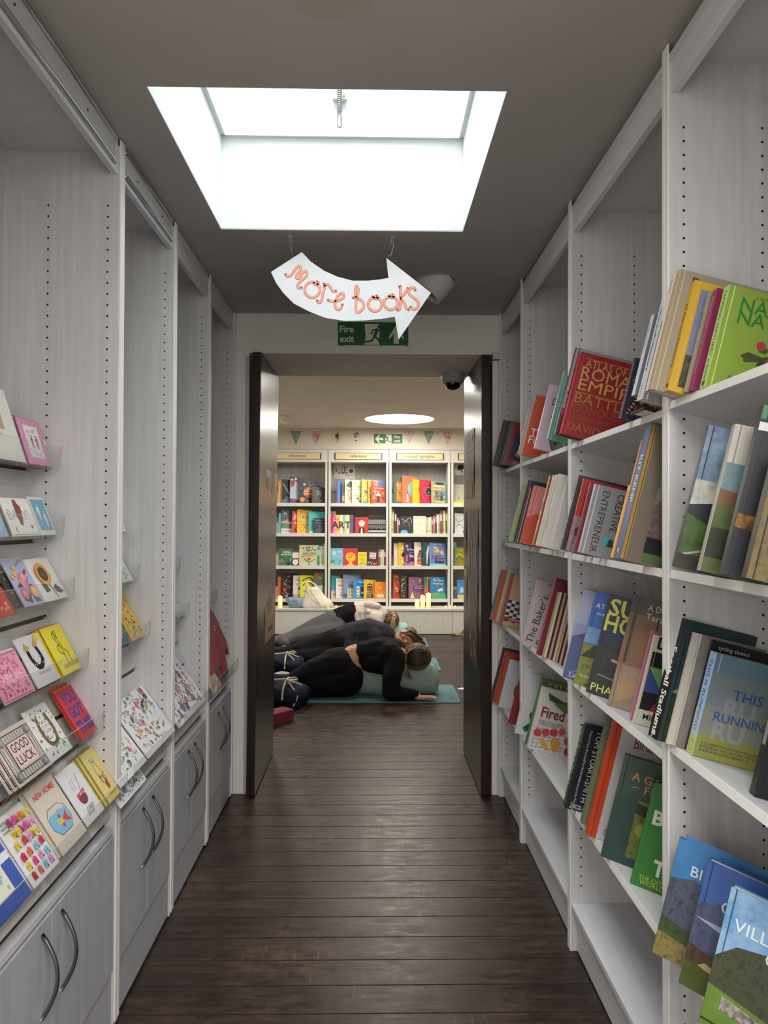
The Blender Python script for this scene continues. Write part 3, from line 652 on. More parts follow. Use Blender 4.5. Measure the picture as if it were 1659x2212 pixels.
# second shelf of nearest bookcase
rb('B', 'c', (305, 2072), (545, 1130), .21, .022, 12, '#3b516f', '#101115', [('R', 0, .55, 1, 1, '#3a5779~#7d93a8~14'), ('R', 0, .44, 1, .62, '#76858d~#c7c3b2~18'), ('P', [(0, .44), (.35, .5), (.8, .4), (1, .45), (1, .2), (0, .2)], '#20222c'), ('P', [(.35, .40), (.7, .47), (1, .45), (1, .34), (.6, .33)], '#9c4b3d'), ('P', [(0, .38), (.5, .24), (1, .2), (1, 0), (0, 0)], '#2f3f20~#44602a~30'), ('L', [(.05, .1), (.3, .17), (.5, .22), (.75, .25), (.98, .3)], .02, '#9fa79a', 1), ('R', 0, 0, 1, .1, '#3c2b26~#1f1816~30'), T('MAX STROM', .3, .045, .085, '#e5dfd5')], [], 'landscape photography book with stormy blue cover and black spine, nearest right bookcase', G1)
rb('B', 'c', (480, 2092), (712, 1122), .21, .022, 12, '#56683f', '#a9a595', [('R', 0, .74, 1, 1, '#aaa69c'), ('R', 0, .54, 1, .74, '#4f6b74~#6b838a~20'), ('P', [(0, .56), (.5, .52), (1, .50), (1, .4), (0, .4)], '#6d4a35'), ('R', 0, .0, 1, .46, '#3c4a20~#56622c~16'), ('R', 0, .10, 1, .3, '#15180f~#2c3319~14'), T('THE', .28, .22, .19, '#b9bdb2'), T('BEHIND', .28, .15, .19, '#b9bdb2'), T('GOLF', .28, .06, .22, '#c4c7bc')], [], 'golf landscape book with pale sky and green fairway cover, second shelf', G1)
rb('B', 'c', (635, 2122), (893, 992), .22, .022, 12, '#24262b', '#1c1d22', [('P', [(0, .92), (1, .9), (1, 1), (0, 1)], '#3f7a54'), ('P', [(0, .85), (1, .88), (1, .91), (0, .90)], '#c4c8c6'), ('R', .45, .25, 1, .55, '#9ba39c'), ('P', [(0, .36), (.5, .35), (.5, .25), (0, .28)], '#a06a26~#3c2a16~30'), T('COURSES', .22, .17, .26, '#c7c9c6'), T('FOR PLAYERS', .22, .11, .12, '#c7c9c6'), T('AND DREAMERS', .22, .06, .12, '#c7c9c6'), T('Foreword', .22, .02, .07, '#a9aba6')], [], 'dark golf-course book with a green and white striped top edge, second shelf', G1)
rb('B', 'c', (795, 2142), (990, 1230), .22, .024, 12, '#4b452c', '#2e2c20', [('R', 0, 0, 1, 1, '#4a4026~#6b5b36~25~#2f331f'), ('R', 0, .8, 1, 1, '#8b8f8c~#6c7478~12')], [], 'brown moorland photograph book at the right frame edge, second shelf', G1)
# third shelf
rb('C', 'd', (238, 1348), (508, 352), .23, .040, -6, '#223a3a', '#111417', [('R', .05, .0, .5, .35, '#151c12~#2c3a1e~30'), ('S', 40, 3, ['#5c4a42', '#6d4f3d', '#393f30', '#857064'], .07, (.02, .36, .5, .62)), ('R', 0, .86, 1, .995, '#1f3c40')], [ST('The World Atlas of', '#e6e6e3', .38, .95), ST('Football Stadiums', '#efefec', .72, .76, b=.02), ST('John Gillard', '#cfcfcc', .35, .2), ('R', .3, .03, .7, .06, '#cfcfcc')], 'black-spined football stadiums atlas, leftmost on third shelf of nearest bookcase', G1)
rb('C', 'd', (312, 1390), (601, 466), .16, .036, -6, '#c9c3b8', '#cdc7ba', [], [ST('HIKING TRAILS', '#2e2c28', .42, .8), ('C', .5, .05, .2, '#57534b'), ('C', .5, .05, .15, '#cdc7ba'), ('S', 10, 3, ['#35332e'], .12, (.2, .9, .8, .96))], 'cream book with spine titled Hiking Trails', G1)
rb('C', 'd', (374, 1437), (658, 487), .16, .036, -6, '#8c8a86', '#cfcabe', [('R', 0, 0, 1, 1, '#77736d~#8f8b84~20')], [ST('PLATFORM EUROPE', '#2e2c28', .40, .85), ('C', .5, .05, .2, '#57534b'), ('C', .5, .05, .15, '#cfcabe'), ('S', 10, 5, ['#35332e'], .12, (.2, .9, .8, .96))], 'cream book with spine titled Platform Europe', G1)
rb('C', 'd', (478, 1478), (742, 530), .17, .026, 4, '#141416', '#3b3b3d', [('S', 10, 7, ['#8d6a2c', '#5d4a2c', '#a67a2d'], .16, (.02, .2, .5, .75)), T('Young', .0, .06, .3, '#c9c3bb', b=.02), ('R', 0, .02, .25, .05, '#a32c31'), T('cycling classics', .1, .93, .07, '#e2e2e2')], [ST('ADRIAN NEWEY', '#a9a9ab', .5, .95)], 'dark grey sports book tucked behind the pale blue running book', G1)
rb('C', 'd', (545, 1533), (775, 645), .162, .034, 4, '#7d8ea0', '#a9cbee', [('P', [(0, .82), (1, .82), (1, 1), (0, 1)], '#5f7f94~#6b8a9c~5'), ('R', 0, .5, 1, .82, '#78858c~#7f8b90~5'), ('R', 0, .22, 1, .5, '#858b84~#8b9084~5'), ('R', 0, 0, 1, .22, '#8f8f45~#98994a~5'), T('RU', .25, .43, .34, '#9598a0', b=.03), T('RU', .17, .20, .34, '#989b96', b=.03), T('THIS IS', .33, .60, .20, '#255a9c', fit=.62), T('RUNNING', .15, .37, .18, '#255a9c', fit=.8), T('A CELEBRATION OF THE WORLD OF RUN', .06, .13, .048, '#24414f', fit=.88), T('EXPLORING THE CULTURE, HISTORY,', .06, .095, .048, '#24414f', fit=.85), T('RACES AND PEOPLE BEHIND IT', .06, .06, .048, '#24414f', fit=.7)], [('R', 0, 0, 1, .18, '#c6cf7d'), ('R', 0, .18, 1, .45, '#bccfd6'), ST('THIS IS RUNNING', '#2a62b0', .6, .93), ('R', .25, .03, .75, .13, '#7f8d52'), ('R', .3, .035, .7, .125, '#c6cf7d')], 'pale blue to yellow book titled This Is Running, facing out', G1)
rb('C', 'd', (1085, 1690), (1330, 800), .16, .026, 10, '#1d1f1d', '#1a1c1a', [T('STADIA', .3, .42, .2, '#c9c9c6'), ('P', [(.2, .3), (.8, .3), (.8, .38), (.5, .45), (.2, .38)], '#4d4f4a')], [('R', .2, .4, .8, .6, '#8b8b86')], 'near-black book just right of the running book at the frame edge', G1)
# fourth shelf: large mountain and village photo books
def alp(sky, a, b2, c): return [('R', 0, .55, 1, 1, sky), ('R', 0, .0, 1, .3, c), ('P', [(0, .3), (1, .24), (1, .5), (.75, .46), (.5, .62), (.2, .72), (0, .66)], a), ('P', [(0, .2), (1, .12), (1, .3), (.6, .33), (.2, .3), (0, .34)], b2)]
for k in range(2):
    rb('D', 'e', (668 + 34 * k, 1712 + 12 * k), (822 + 34 * k, 925 - 14 * k), .245, .012, 38, '#2e5f93', '#2c4c39', alp('#3d7fb8~#2f6ea8~6', '#2d3548~#4d5668~45~#1e2430', '#25331f~#41542a~50', '#67682f~#8d7a48~60~#475226') + [('P', [(.4, .5), (.62, .58), (.8, .66), (1, .6), (1, .5), (.7, .45)], '#8fa3b8~#4d5f78~60'), *([T('BIG', .15, .74, .13, '#cfe0ee'), T('PEAKS', .5, .74, .13, '#cfe0ee')] if k == 0 else [])], [], ['blue mountain photo book titled Big, foremost copy on lower shelf', 'second copy of the blue mountain photo book, tucked behind the first'][1 - k] if False else ('blue mountain photo book lettered BIG, left copy on fourth shelf' if k == 0 else 'second mountain photo book showing only its edge behind the BIG copy'), G1, smin=-.12)
rb('D', 'e', (850, 1925), (1015, 1075), .245, .022, 38, '#2d4f94', '#3a5a48', alp('#2b4c92~#3c60a6~5', '#33405e~#54597a~40', '#20291f~#5d3a2c~60', '#4b5a1c~#3c4a18~20') + [('P', [(0, .55), (.5, .44), (.9, .38), (1, .35), (1, .42), (.3, .55)], '#9aa6cf'), ('P', [(.1, .20), (.6, .10), (.62, .13), (.15, .24)], '#b09a6b'), T('COUNTRY', .17, .66, .14, '#c5d2ea')], [], 'deep blue countryside photo book lettered C, between the two lighter ones', G1, smin=-.13)
rb('D', 'e', (988, 2200), (1158, 1262), .26, .022, 38, '#4f86bd', '#3c5c44', [('R', 0, .5, 1, 1, '#3f7fbe~#8db3d4~7~#5d97ce'), ('R', 0, 0, 1, .36, '#55752c~#6b8a34~14'), ('P', [(0, .3), (0, .5), (.12, .62), (.3, .66), (.42, .56), (.6, .5), (.8, .42), (1, .5), (1, .3), (.5, .22)], '#2d3324~#454a33~50~#1f241a'), ('P', [(.1, .16), (.9, .06), (.95, .11), (.2, .24), (.1, .26)], '#b8b4aa~#57504a~70'), ('R', 0, .04, .5, .055, '#24361a'), ('S', 12, 6, ['#c9c4bb', '#a34c3f', '#8d8277'], .04, (.4, .12, .95, .24)), T('VILLAGES', .07, .72, .125, '#e6ecf2'), T('OF CHARM', .30, .60, .12, '#d8e2ec')], [], 'village green photo book lettered VILLA, nearest the camera on the right', G1, smin=-.14)
# ---- second bookcase
rb('A', 'a', (640, 938), (815, 202), .19, .018, 0, '#9b919b', '#3d2237', [('R', .02, .3, 1, .72, '#7d6a70~#b9a9a6~60~#5a474b'), ('R', 0, 0, 1, .3, '#4a1f2b'), ('R', 0, .24, 1, .31, '#96304c'), ('R', .05, .78, .5, .9, '#5f5a45~#3e3f33~60')], [('R', .35, 0, .5, 1, '#8d7a8b'), ('R', .65, 0, .72, 1, '#8d7a8b')], 'purple striped-spine book behind the red Roman atlas', G2)
rb('A', 'a', (692, 950), (868, 238), .235, .024, 0, '#8c1a1f', '#c42232', [('L', [(.08, .935), (.95, .935)], .008, '#b08b46'), T('ATLAS OF THE', .10, .835, .155, '#bd9a52', fit=.86), T('ROMAN', .07, .70, .235, '#c29d50', b=-.002, full=.88), T('EMPIRE', .07, .56, .225, '#c29d50', full=.88), ('L', [(.05, .525), (.95, .525)], .008, '#b08b46'), T('BATTLES', .06, .40, .20, '#a5742f', full=.88), T('CONQUESTS', .06, .295, .16, '#8f4a2a', full=.88), T('LEGIONS AND RIVALS', .06, .20, .11, '#8f4a2a', fit=.88), ('L', [(.05, .175), (.95, .175)], .006, '#8f4a2a'), T('DAVID', .06, .07, .155, '#a3622f')], [], 'big red cloth book titled Atlas of the Roman Empire in gold capitals', G2)
rb('A', 'a', (1215, 815), (1372, 292), .21, .020, 0, '#272b3c', '#3c4252', [('L', [(.05, .1), (.12, .35), (.05, .6), (.1, .95)], .035, '#c89a62', 1), ('L', [(.2, .3), (.25, .6), (.2, .9)], .03, '#d0a870', 1), ('S', 14, 2, ['#c9a05f', '#a8583f', '#5f3a2a', '#d8b98a'], .1, (.02, .02, .7, .4))], [('L', [(.3, .1), (.6, .4), (.3, .7), (.5, .95)], .12, '#c89a62', 1)], 'navy book with looping gold leaf drawing, between atlas and white architecture book', G2)
rb('A', 'a', (1330, 615), (1500, -90), .21, .020, 0, '#6d7079', '#d6dae0', [], [ST('Modern Interiors', '#50535b', .5, .9)], 'white book behind the Never Built architecture book, second bookcase top', G2, zoff=.03)
rb('A', 'c', (88, 930), (256, 140), .23, .036, 0, '#8f9094', '#d9dde2', [], [ST('Atlas of Never Built', '#26282d', .42, .97), ST('Architecture', '#26282d', .48, .56, b=.01), ST('PHAIDON', '#26282d', .22, .14)], 'white-spined atlas of never built architecture, right end of second top shelf', G2, zoff=.012)
o = book(frame_mat(Vector((.655, 1.70, 1.727)), (0, -1, 0), (1, 0, 0), TILT, 0), .23, .008, .09, '#1a1a1c', '#17181c', [], [], 'dark blue book lying flat under the white architecture atlas', G2)
rb('B', 'a', (690, 1948), (868, 1310), .21, .018, 6, '#2d2a33', '#38343c', [('S', 60, 3, ['#57506b', '#7d6f52', '#3f4a5c', '#8f8d92', '#262630'], .06)], [('S', 60, 8, ['#8f8d82', '#c9bd83', '#7a4a4f', '#545063', '#d2d0c6'], .4)], 'book with a speckled dark floral spine, leftmost on second bookcase middle shelf', G2)
rb('B', 'a', (738, 1956), (882, 1340), .20, .014, 6, '#a3161b', '#d4222b', [('R', 0, 0, 1, .48, '#59585a~#8d8b8c~25~#2d2c2e'), ('C', .2, .6, .1, '#1c1213'), ('S', 10, 3, ['#a9a7a6', '#333133'], .16, (0, .02, .8, .45))], [], 'bright red book with black-and-white portrait photos', G2)
rb('B', 'a', (800, 1962), (985, 1368), .21, .010, 6, '#7d2438', '#a33350', [('S', 14, 5, ['#94364b', '#6b1f31'], .12)], [], 'dusky pink book showing its top edge behind the grey entrepreneur book', G2)
rb('B', 'a', (848, 1977), (968, 1388), .185, .022, 6, '#86888b', '#c9cbcd', [T('ENTREPRENEUR', .14, .93, .16, '#1a1b1d', rot=-90, full=.98), T('CREATIVE', .37, .93, .16, '#1a1b1d', rot=-90, full=.60), ('T', 'A guide to building', .58, .93, .06, '#303133', {}), ('T', 'a successful creative', .58, .895, .06, '#303133', {}), ('T', 'business from the', .58, .86, .06, '#303133', {}), ('T', 'industry experts', .58, .825, .06, '#303133', {}),
    *[q for (x, y, c) in ((.80, .46, '#3fa3b0'), (.55, .32, '#a0548c'), (.32, .17, '#3fa3b0'), (.80, .20, '#9aa534'), (.55, .04, '#7b4f86')) for q in (('R', x, y, x + .2, y + .12, c), ('C', x + .11, y + .075, .04, '#2a2a2c'), ('R', x + .06, y, x + .16, y + .05, '#2a2a2c'))]], [ST('THE CREATIVE ENTREPRENEUR', '#35373a', .4, .95)], 'grey book titled Creative Entrepreneur with small portrait squares', G2)
rb('B', 'a', (1134, 2012), (1276, 1400), .18, .012, 4, '#c99a25', '#e8bb2c', [], [ST('YUCATAN', '#7a5a12', .6, .85), ('R', .3, .88, .7, .92, '#a33327'), ('R', .3, .84, .7, .87, '#3a7a45')], 'yellow-spined book against the tall blue-spined interiors book', G2)
rb('B', 'a', (1146, 2000), (1392, 1010), .18, .010, 4, '#b5642c', '#d6803a', [], [ST('INTERIORS', '#6a2f12', .5, .6)], 'thin orange-spined book behind the tall blue spine', G2)
rb('B', 'a', (1196, 2002), (1482, 862), .235, .040, 2, '#6d6354', '#3c5f8f', [('L', [(.035, .02), (.035, .98)], .05, '#a57f34'), ('L', [(.93, .02), (.93, .98)], .04, '#a57f34'), ('R', .22, .08, .9, .90, '#6b6358~#8a8d80~30~#4a4238'), ('R', .30, .30, .55, .82, '#6d7f5a~#a3ab9b~40'), ('P', [(.22, .42), (.3, .50), (.55, .48), (.6, .22), (.22, .12)], '#5a3f4a~#7d6a62~60'), ('R', .22, .08, .6, .20, '#1c1a1c'), ('R', .6, .1, .9, .32, '#7a4226~#96552f~20'), ('R', .22, .02, .45, .085, '#4d6b3c'), ('R', .45, .02, .66, .085, '#8c4a44'), ('R', .66, .02, .88, .085, '#9a6258')], [ST('KIT KEMP', '#dfe5ea', .72, .77, b=.0), ('C', .5, .06, .14, '#cfd8e2')], 'tall blue-spined interiors book with stitched brown cover', G2)
# shingled face-out row
SH = 24
rb('C', 'b', (706, 1117), (892, 374), .20, .012, SH, '#8d92bd', '#b9bbd4', MOUNT + [T('Lakeland', .1, .03, .12, '#dfe2f0')], [], 'lavender book with a misty grey mountain and round stones', G2)
rb('C', 'b', (803, 1197), (987, 390), .20, .014, SH, '#2a5ea8', '#2a5ea8', [('R', 0, .45, 1, 1, '#2b62b4~#3c76c2~6'), ('R', 0, .45, 1, .62, '#7aa7d2~#5f92c8~10'), ('R', 0, 0, 1, .44, '#6b6b24~#8a8a35~40~#3c4218'), ('P', [(.35, .5), (.62, .56), (.8, .5), (.8, .43), (.35, .42)], '#d5d9dc'), ('P', [(0, .3), (.2, .45), (.6, .4), (.8, .2), (.6, .32)], '#1f2617~#2f3b1e~50'), T('AT HOME', .05, .83, .12, '#e8eef5'), T('SECRET GARDENS', .09, .76, .06, '#e8eef5'), T('RETREATS AND', .06, .09, .06, '#d5d9b8')], [], 'blue sky garden house book lettered At Home', G2)
rb('C', 'b', (912, 1272), (1112, 414), .205, .016, SH, '#1f2b3c', '#141c28', [('R', 0, .5, 1, 1, '#1d2b44~#22324c~5'), ('R', 0, 0, 1, .5, '#14181b~#2b3530~20'), ('P', [(.3, .48), (.7, .44), (1, .47), (1, .54), (.3, .56)], '#2a3a24~#1d2a1c~50'), ('P', [(.25, .36), (1, .30), (1, .325), (.25, .385)], '#c9a978'), ('P', [(.1, .2), (1, .12), (1, .13), (.1, .21)], '#a58a63'), T('SUN', .04, .80, .36, '#e6e85a', b=.02), T('HOUSE', .03, .64, .36, '#e6e85a', b=.02, fit=.95), T('PHAIDON', .05, .035, .17, '#e6e85a')], [], 'navy book with bright yellow letters SU HO and a modern house at night', G2)
rb('C', 'b', (1100, 1385), (1290, 418), .225, .018, SH, '#57473c', '#6a564a', [('R', 0, .0, 1, .38, '#8f7a66~#a8937c~12'), ('R', 0, .38, 1, .84, '#7c5a44~#94694c~6'), ('R', 0, .84, 1, 1, '#3a342f~#5a524a~20'), ('R', .05, .40, .09, .9, '#3a2b22'), ('R', .35, .45, .38, .95, '#3a2b22'), ('P', [(.48, .66), (.6, .74), (.8, .72), (.85, .62), (.6, .58)], '#6b5d58~#8c5b48~40'), ('R', .55, .52, .85, .6, '#a5833c'), ('P', [(.1, .05), (.35, .16), (.35, .27), (.05, .22)], '#b08f66'), ('P', [(.3, .2), (.55, .3), (.9, .3), (.9, .2), (.5, .12)], '#b3a595'), ('C', .38, .33, .07, '#8f4f2a'), ('C', .62, .33, .06, '#3b2320'), T('A Design Journey', .20, .89, .115, '#d9d3c9', fit=.7), T('Tara Bernerd', .20, .81, .125, '#d9d3c9', fit=.65), T('Rizzoli', .42, .05, .14, '#e0d8c8')], [], 'shrink-wrapped brown interior design book with a pale sofa on its cover', G2)
rb('C', 'b', (1302, 1518), (1488, 735), .17, .010, 8, '#b86c8e', '#c77b9c', [], [], 'thin pink book behind the geometric mid-century book', G2)
rb('C', 'b', (1332, 1545), (1512, 776), .18, .018, 8, '#cfc8b4', '#d8d1bf', [('R', .02, .65, 1, .82, '#141416'), ('P', [(.02, .65), (1, .65), (1, .48), (.30, .37)], '#6fa562'), ('P', [(.02, .65), (.30, .37), (.02, .37)], '#3b4f8c'), ('R', .02, .17, 1, .37, '#141416'), ('P', [(.30, .37), (.6, .37), (.62, .17), (.16, .17)], '#a81c34'), T('DESIGN', .06, .86, .25, '#17171a', b=.03), T('MID-CENTURY', .10, .07, .12, '#17171a', b=.01)], [], 'cream mid-century design book with green, blue and red triangles', G2)
# bottom row
rb('D', 'e', (62, 690), (180, 150), .2, .016, 0, '#1f2a1c', '#3c5a2a', [], [('S', 90, 4, ['#5f8a3c', '#8fae5a', '#2b4a1f', '#c9d6c0', '#3f6b86'], .3)], 'leafy green-spined book at the far end of the lower garden shelf', G2)
rb('D', 'e', (70, 722), (196, 140), .21, .020, 0, '#22252b', '#1e2127', [('R', .42, .06, 1, .95, '#3c3a2a~#7d7048~40'), T('TOM STUART-SMITH', .20, .95, .125, '#e3e4e6', rot=-90, full=1.15), T('Drawn from the Land', .09, .93, .055, '#c9cacd', rot=-90), T('Tim Richardson', .09, .58, .055, '#c9cacd', rot=-90), T('Foreword by Piet Oudolf', .09, .36, .055, '#c9cacd', rot=-90), T('Thames', .05, .05, .06, '#e3e4e6'), T('& Hudson', .05, .02, .06, '#e3e4e6')], [('S', 40, 9, ['#5f8a3c', '#2b4a1f'], .3)], 'black-covered garden book with white capitals, in clear wrap', G2)
rb('D', 'e', (182, 832), (362, 90), .22, .024, 4, '#7d7f5e', '#6b7350', [], [('R', .75, 0, .85, 1, '#a9a58f')], 'olive green-spined book beside the orange-spined bird book', G2)
rb('D', 'e', (218, 912), (412, 102), .255, .030, 6, '#c6c5c4', '#c9461f', [('R', 0, 0, .10, 1, '#c9461f'), T('Bird, Bush', .28, .80, .2, '#8c2330', fit=.48), ('S', 9, 3, ['#7f8d43', '#98a355', '#5f6f33'], .12, (.28, .55, .75, .78)), ('L', [(.3, .45), (.45, .56), (.6, .72)], .012, '#5e5a3a', 1), ('P', [(.26, .55), (.42, .58), (.62, .54), (.7, .5), (.5, .50), (.35, .53)], '#3b3a36'), ('S', 8, 9, ['#7f8d43', '#98a355', '#c7b04c'], .10, (.2, .28, .55, .48)), T('ART Joris De Raedt', .17, .07, .06, '#3f3f42'), T('WORDS Walter', .17, .04, .06, '#3f3f42')], [], 'large white bird book with a bright orange spine', G2)
rb('D', 'e', (312, 1052), (470, 350), .235, .020, 20, '#22413a', '#1c3a33', [('R', .0, .62, 1, 1, '#3a5247~#2c463c~5'), T('STEPHANIE MAHON', .62, .90, .05, '#a9b3aa', fit=.35), T('A GARDEN', .13, .79, .14, '#c98f5c', b=.01, fit=.7), T('FROM', .30, .69, .15, '#c98f5c', b=.01), ('L', [(.16, .72), (.20, .735), (.24, .72)], .01, '#c98f5c', 1), ('R', .26, .08, .92, .62, '#3d4422~#6e7a35~45~#1f2416'), ('S', 16, 4, ['#8a8f45', '#5f6b2a', '#1d2215'], .12, (.26, .1, .9, .5)), ('P', [(.26, .50), (.9, .40), (.9, .52), (.26, .6)], '#20261b'), ('S', 14, 6, ['#73803a', '#98a15a'], .06, (.28, .54, .9, .62)), ('R', .6, .08, .8, .16, '#a88c7c'), T('Flammarion', .6, .02, .07, '#b5b9a8')], [], 'dark green shrink-wrapped book titled A Garden From', G2)
rb('D', 'e', (516, 1238), (670, 548), .20, .022, 22, '#2f7a2c', '#2a6f27', [T('BOOK', .08, .62, .26, '#dfe6dc', b=.03), T('OF', .55, .5, .15, '#dfe6dc'), ('L', [(.55, .2), (.52, .35), (.62, .48)], .03, '#1c3a1c', 1), ('S', 20, 3, ['#1b3f1c', '#48873f', '#26552a'], .08, (.35, .22, .95, .5)), T('TREES', .22, .155, .28, '#dfe6dc', b=.04, fit=.62), T('THE EXTRAORDINARY', .08, .075, .085, '#b8c93c', fit=.78), T("WORLD'S OLDEST", .1, .03, .085, '#b8c93c', fit=.7)], [], 'bright green tree book lettered BO and TI in white', G2)
# ---- third bookcase
rb('A', 'a', (318, 1128), (400, 690), .19, .014, 4, '#9c9484', '#b8ae9c', [], [('S', 60, 3, ['#7d7468', '#d6cdbb', '#9c6a54'], .25)], 'mottled grey paperback leaning behind the orange cookbook', G3)
rb('A', 'a', (352, 1135), (440, 615), .19, .026, 2, '#bf4a22', '#c24f26', [T('RHUBARB', .26, .86, .14, '#e3a23a', b=.01, fit=.6), ('C', .38, .70, .16, '#3d7a72'), T('The', .06, .33, .25, '#ebe4dc', b=.0), T('Fire', .06, .21, .25, '#ebe4dc', b=.0), T('cook', .4, .03, .2, '#ebe4dc')], [], 'orange cookbook with a round teal sticker on the third top shelf', G3)
rb('A', 'a', (462, 1080), (590, 522), .20, .022, 2, '#bda6b4', '#cdb7c5', [T('DELICIOUS', .12, .70, .20, '#2f2a30', fit=.8), T('Family Food', .3, .90, .06, '#5a4f58'), T('Foreword', .14, .50, .07, '#4d434a'), ('C', .62, .24, .40, '#514f4c'), ('C', .62, .24, .37, '#2f332a~#5a6446~60~#8f8c7a'), ('S', 34, 5, ['#5f6b3f', '#8b7a86', '#c2bfae', '#3c4428', '#6d3f4a'], .09, (.3, .04, .95, .44))], [], 'pale pink cookbook with a round plate of leafy salad', G3)
rb('A', 'a', (575, 1000), (735, 405), .16, .016, 0, '#5f8f7c', '#8fb8a5', [], [ST('NATURAL TABLE', '#2f5a4a', .5, .9)], 'mint green-spined book between pink cookbook and purple striped book', G3)
rb('A', 'a', (640, 1010), (765, 640), .15, .020, 0, '#3c9a5c', '#4aa86a', [('R', 0, 0, 1, 1, '#3f9a5e')], [], 'bright green book half hidden below the red atlas, third top shelf', G3)
rb('B', 'a', (238, 1868), (345, 1400), .18, .014, 4, '#8fae7a', '#a9c491', [('S', 20, 2, ['#c9c56a', '#3b3a22', '#e0d9a0'], .12)], [('S', 50, 6, ['#c9b84a', '#3b3c22', '#e6e0b4', '#5c7a3c'], .3)], 'pale green bee-patterned spine leaning at left of third bookcase', G3)
rb('B', 'a', (275, 1878), (402, 1352), .19, .016, 4, '#1d3322', '#b04c7d', [('S', 20, 2, ['#2c4a30', '#16281a'], .1)], [], 'pink-spined book with a dark green cover', G3)
rb('B', 'a', (312, 1888), (418, 1420), .17, .012, 4, '#3a3533', '#cfcac4', [], [ST('SHARED TABLE', '#77343c', .5, .9)], 'thin white-spined cookbook left of the orange Elevate book', G3)
rb('B', 'a', (338, 1893), (432, 1400), .18, .022, 4, '#c0452a', '#c84a2b', [('P', [(0, .45), (.4, .62), (1, .75), (1, 1), (0, 1)], '#cf7f74'), T('ELEVATE', .52, .03, .36, '#dfa32c', rot=78, b=.03, fit=1.35)], [], 'orange cookbook with large yellow letters Elevate', G3)
rb('B', 'a', (450, 1912), (560, 1318), .18, .022, 2, '#a04a2a', '#d8c9a0', [], [('R', 0, .75, 1, 1, '#cf7a2a'), ('R', 0, .5, 1, .62, '#8c3a4c'), ('R', 0, 0, 1, .16, '#9aa03c'), ('S', 8, 3, ['#3c6b86', '#a83a3c'], .3)], 'multicoloured spine with orange top next to Elevate', G3)
rb('B', 'a', (478, 1915), (598, 1312), .18, .018, 2, '#d5d2cb', '#dcd9d2', [], [ST('JERUSALEM', '#2a5a8c', .72, .95, b=.01), ST('OTTOLENGHI', '#55503c', .4, .45)], 'white spine with blue lettering Jerusalem', G3)
rb('B', 'a', (500, 1918), (632, 1306), .18, .014, 2, '#cfc9b8', '#ddd4b0', [], [ST('OTTOLENGHI SIMPLE', '#c49a2a', .75, .95, b=.01)], 'cream spine with yellow lettering, beside Jerusalem', G3)
rb('B', 'a', (525, 1925), (655, 1300), .18, .016, 2, '#c9c4bc', '#d9d2c8', [], [ST('FLAVOUR', '#a82a35', .8, .97, b=.02), ST('OTTOLENGHI', '#a82a35', .7, .5, b=.02)], 'white spine with red lettering, directly behind the fruit-drawing book', G3)
rb('B', 'a', (550, 1942), (668, 1298), .20, .020, 2, '#c6c3c0', '#cfcccb', [('C', .85, .52, .36, '#2f6a3a', .5), ('L', [(.6, .35), (.66, .62), (.95, .78)], .05, '#a82a3a', 1), ('L', [(.68, .36), (.73, .58), (.97, .7)], .05, '#e0c04a', 1), ('L', [(.76, .38), (.80, .54), (.97, .63)], .05, '#2a5a9a', 1), T('OTTO', .6, .20, .08, '#a82a35'), T('FLAVOUR', .25, .10, .21, '#a82a35', b=.03, fit=.7)], [], 'white cookbook facing out with a striped fruit drawing and red title', G3)
rb('C', 'b', (352, 852), (468, 294), .19, .022, 4, '#bfaeb3', '#d3c4c8', [T("The Baker's", .22, .04, .24, '#242024', rot=84, b=.0, fit=1.1), T('Percentage', .46, .04, .24, '#242024', rot=84, b=.0, fit=1.1), T('MARK BOWN', .25, .95, .07, '#242024'), ('L', [(.12, .76), (.75, .93)], .01, '#5a5054')], [ST("THE BAKER'S", '#57494e', .4, .9)], "pale pink bread book titled The Baker's Percentage", G3)
rb('C', 'b', (490, 950), (640, 276), .20, .032, 3, '#6f1730', '#8d1f40', [T('THE FOOD OF', .18, .89, .15, '#3f0f1e', fit=.7), T('INDIA', .22, .80, .16, '#3f0f1e')], [ST('SRI LANKA', '#d8404a', .4, .62)], 'maroon cookbook titled The India, third bookcase', G3)
for k in range(12):
    c = ['#b0a06a', '#d8d2c4', '#4c1226', '#b9aa78', '#56182c', '#cdc6ba', '#a39352', '#d9d4ca', '#641a30', '#c3b892', '#58142a', '#cfc9be'][k]
    rb('C', 'b', (530 + k * 17, 965 + k * 5), (668 + k * 13, 398 + k * 3), .17, .009, 2, c, c, [], [('R', .2, 0, .4, 1, '#d9cfae' if k % 2 else '#6b5a30')], 'slim striped gold and maroon spine in the uniform row beside the India cookbook', G3)
rb('D', 'b', (292, 1604), (382, 1106), .19, .022, 4, '#c9c9cb', '#d6d6d9', [T('TIDE', .40, .86, .2, '#3d4a4a'), ('P', [(.35, .56), (.55, .64), (.95, .62), (.8, .52)], '#c4532c'), ('L', [(.2, .1), (.35, .22), (.3, .36), (.55, .3), (.6, .48), (.85, .42)], .13, '#2c7a4c', 1)], [], 'white cookbook with green seaweed shapes, lower third bookcase', G3)
rb('D', 'b', (388, 1732), (492, 1152), .19, .024, 3, '#5c6a3a', '#2e8a3c', [('R', 0, 0, 1, 1, '#55633a~#6b7845~12'), T('SALAD', .18, .86, .22, '#b8c09a', fit=.7)], [], 'olive cookbook with a bright green spine behind Fired Up', G3)
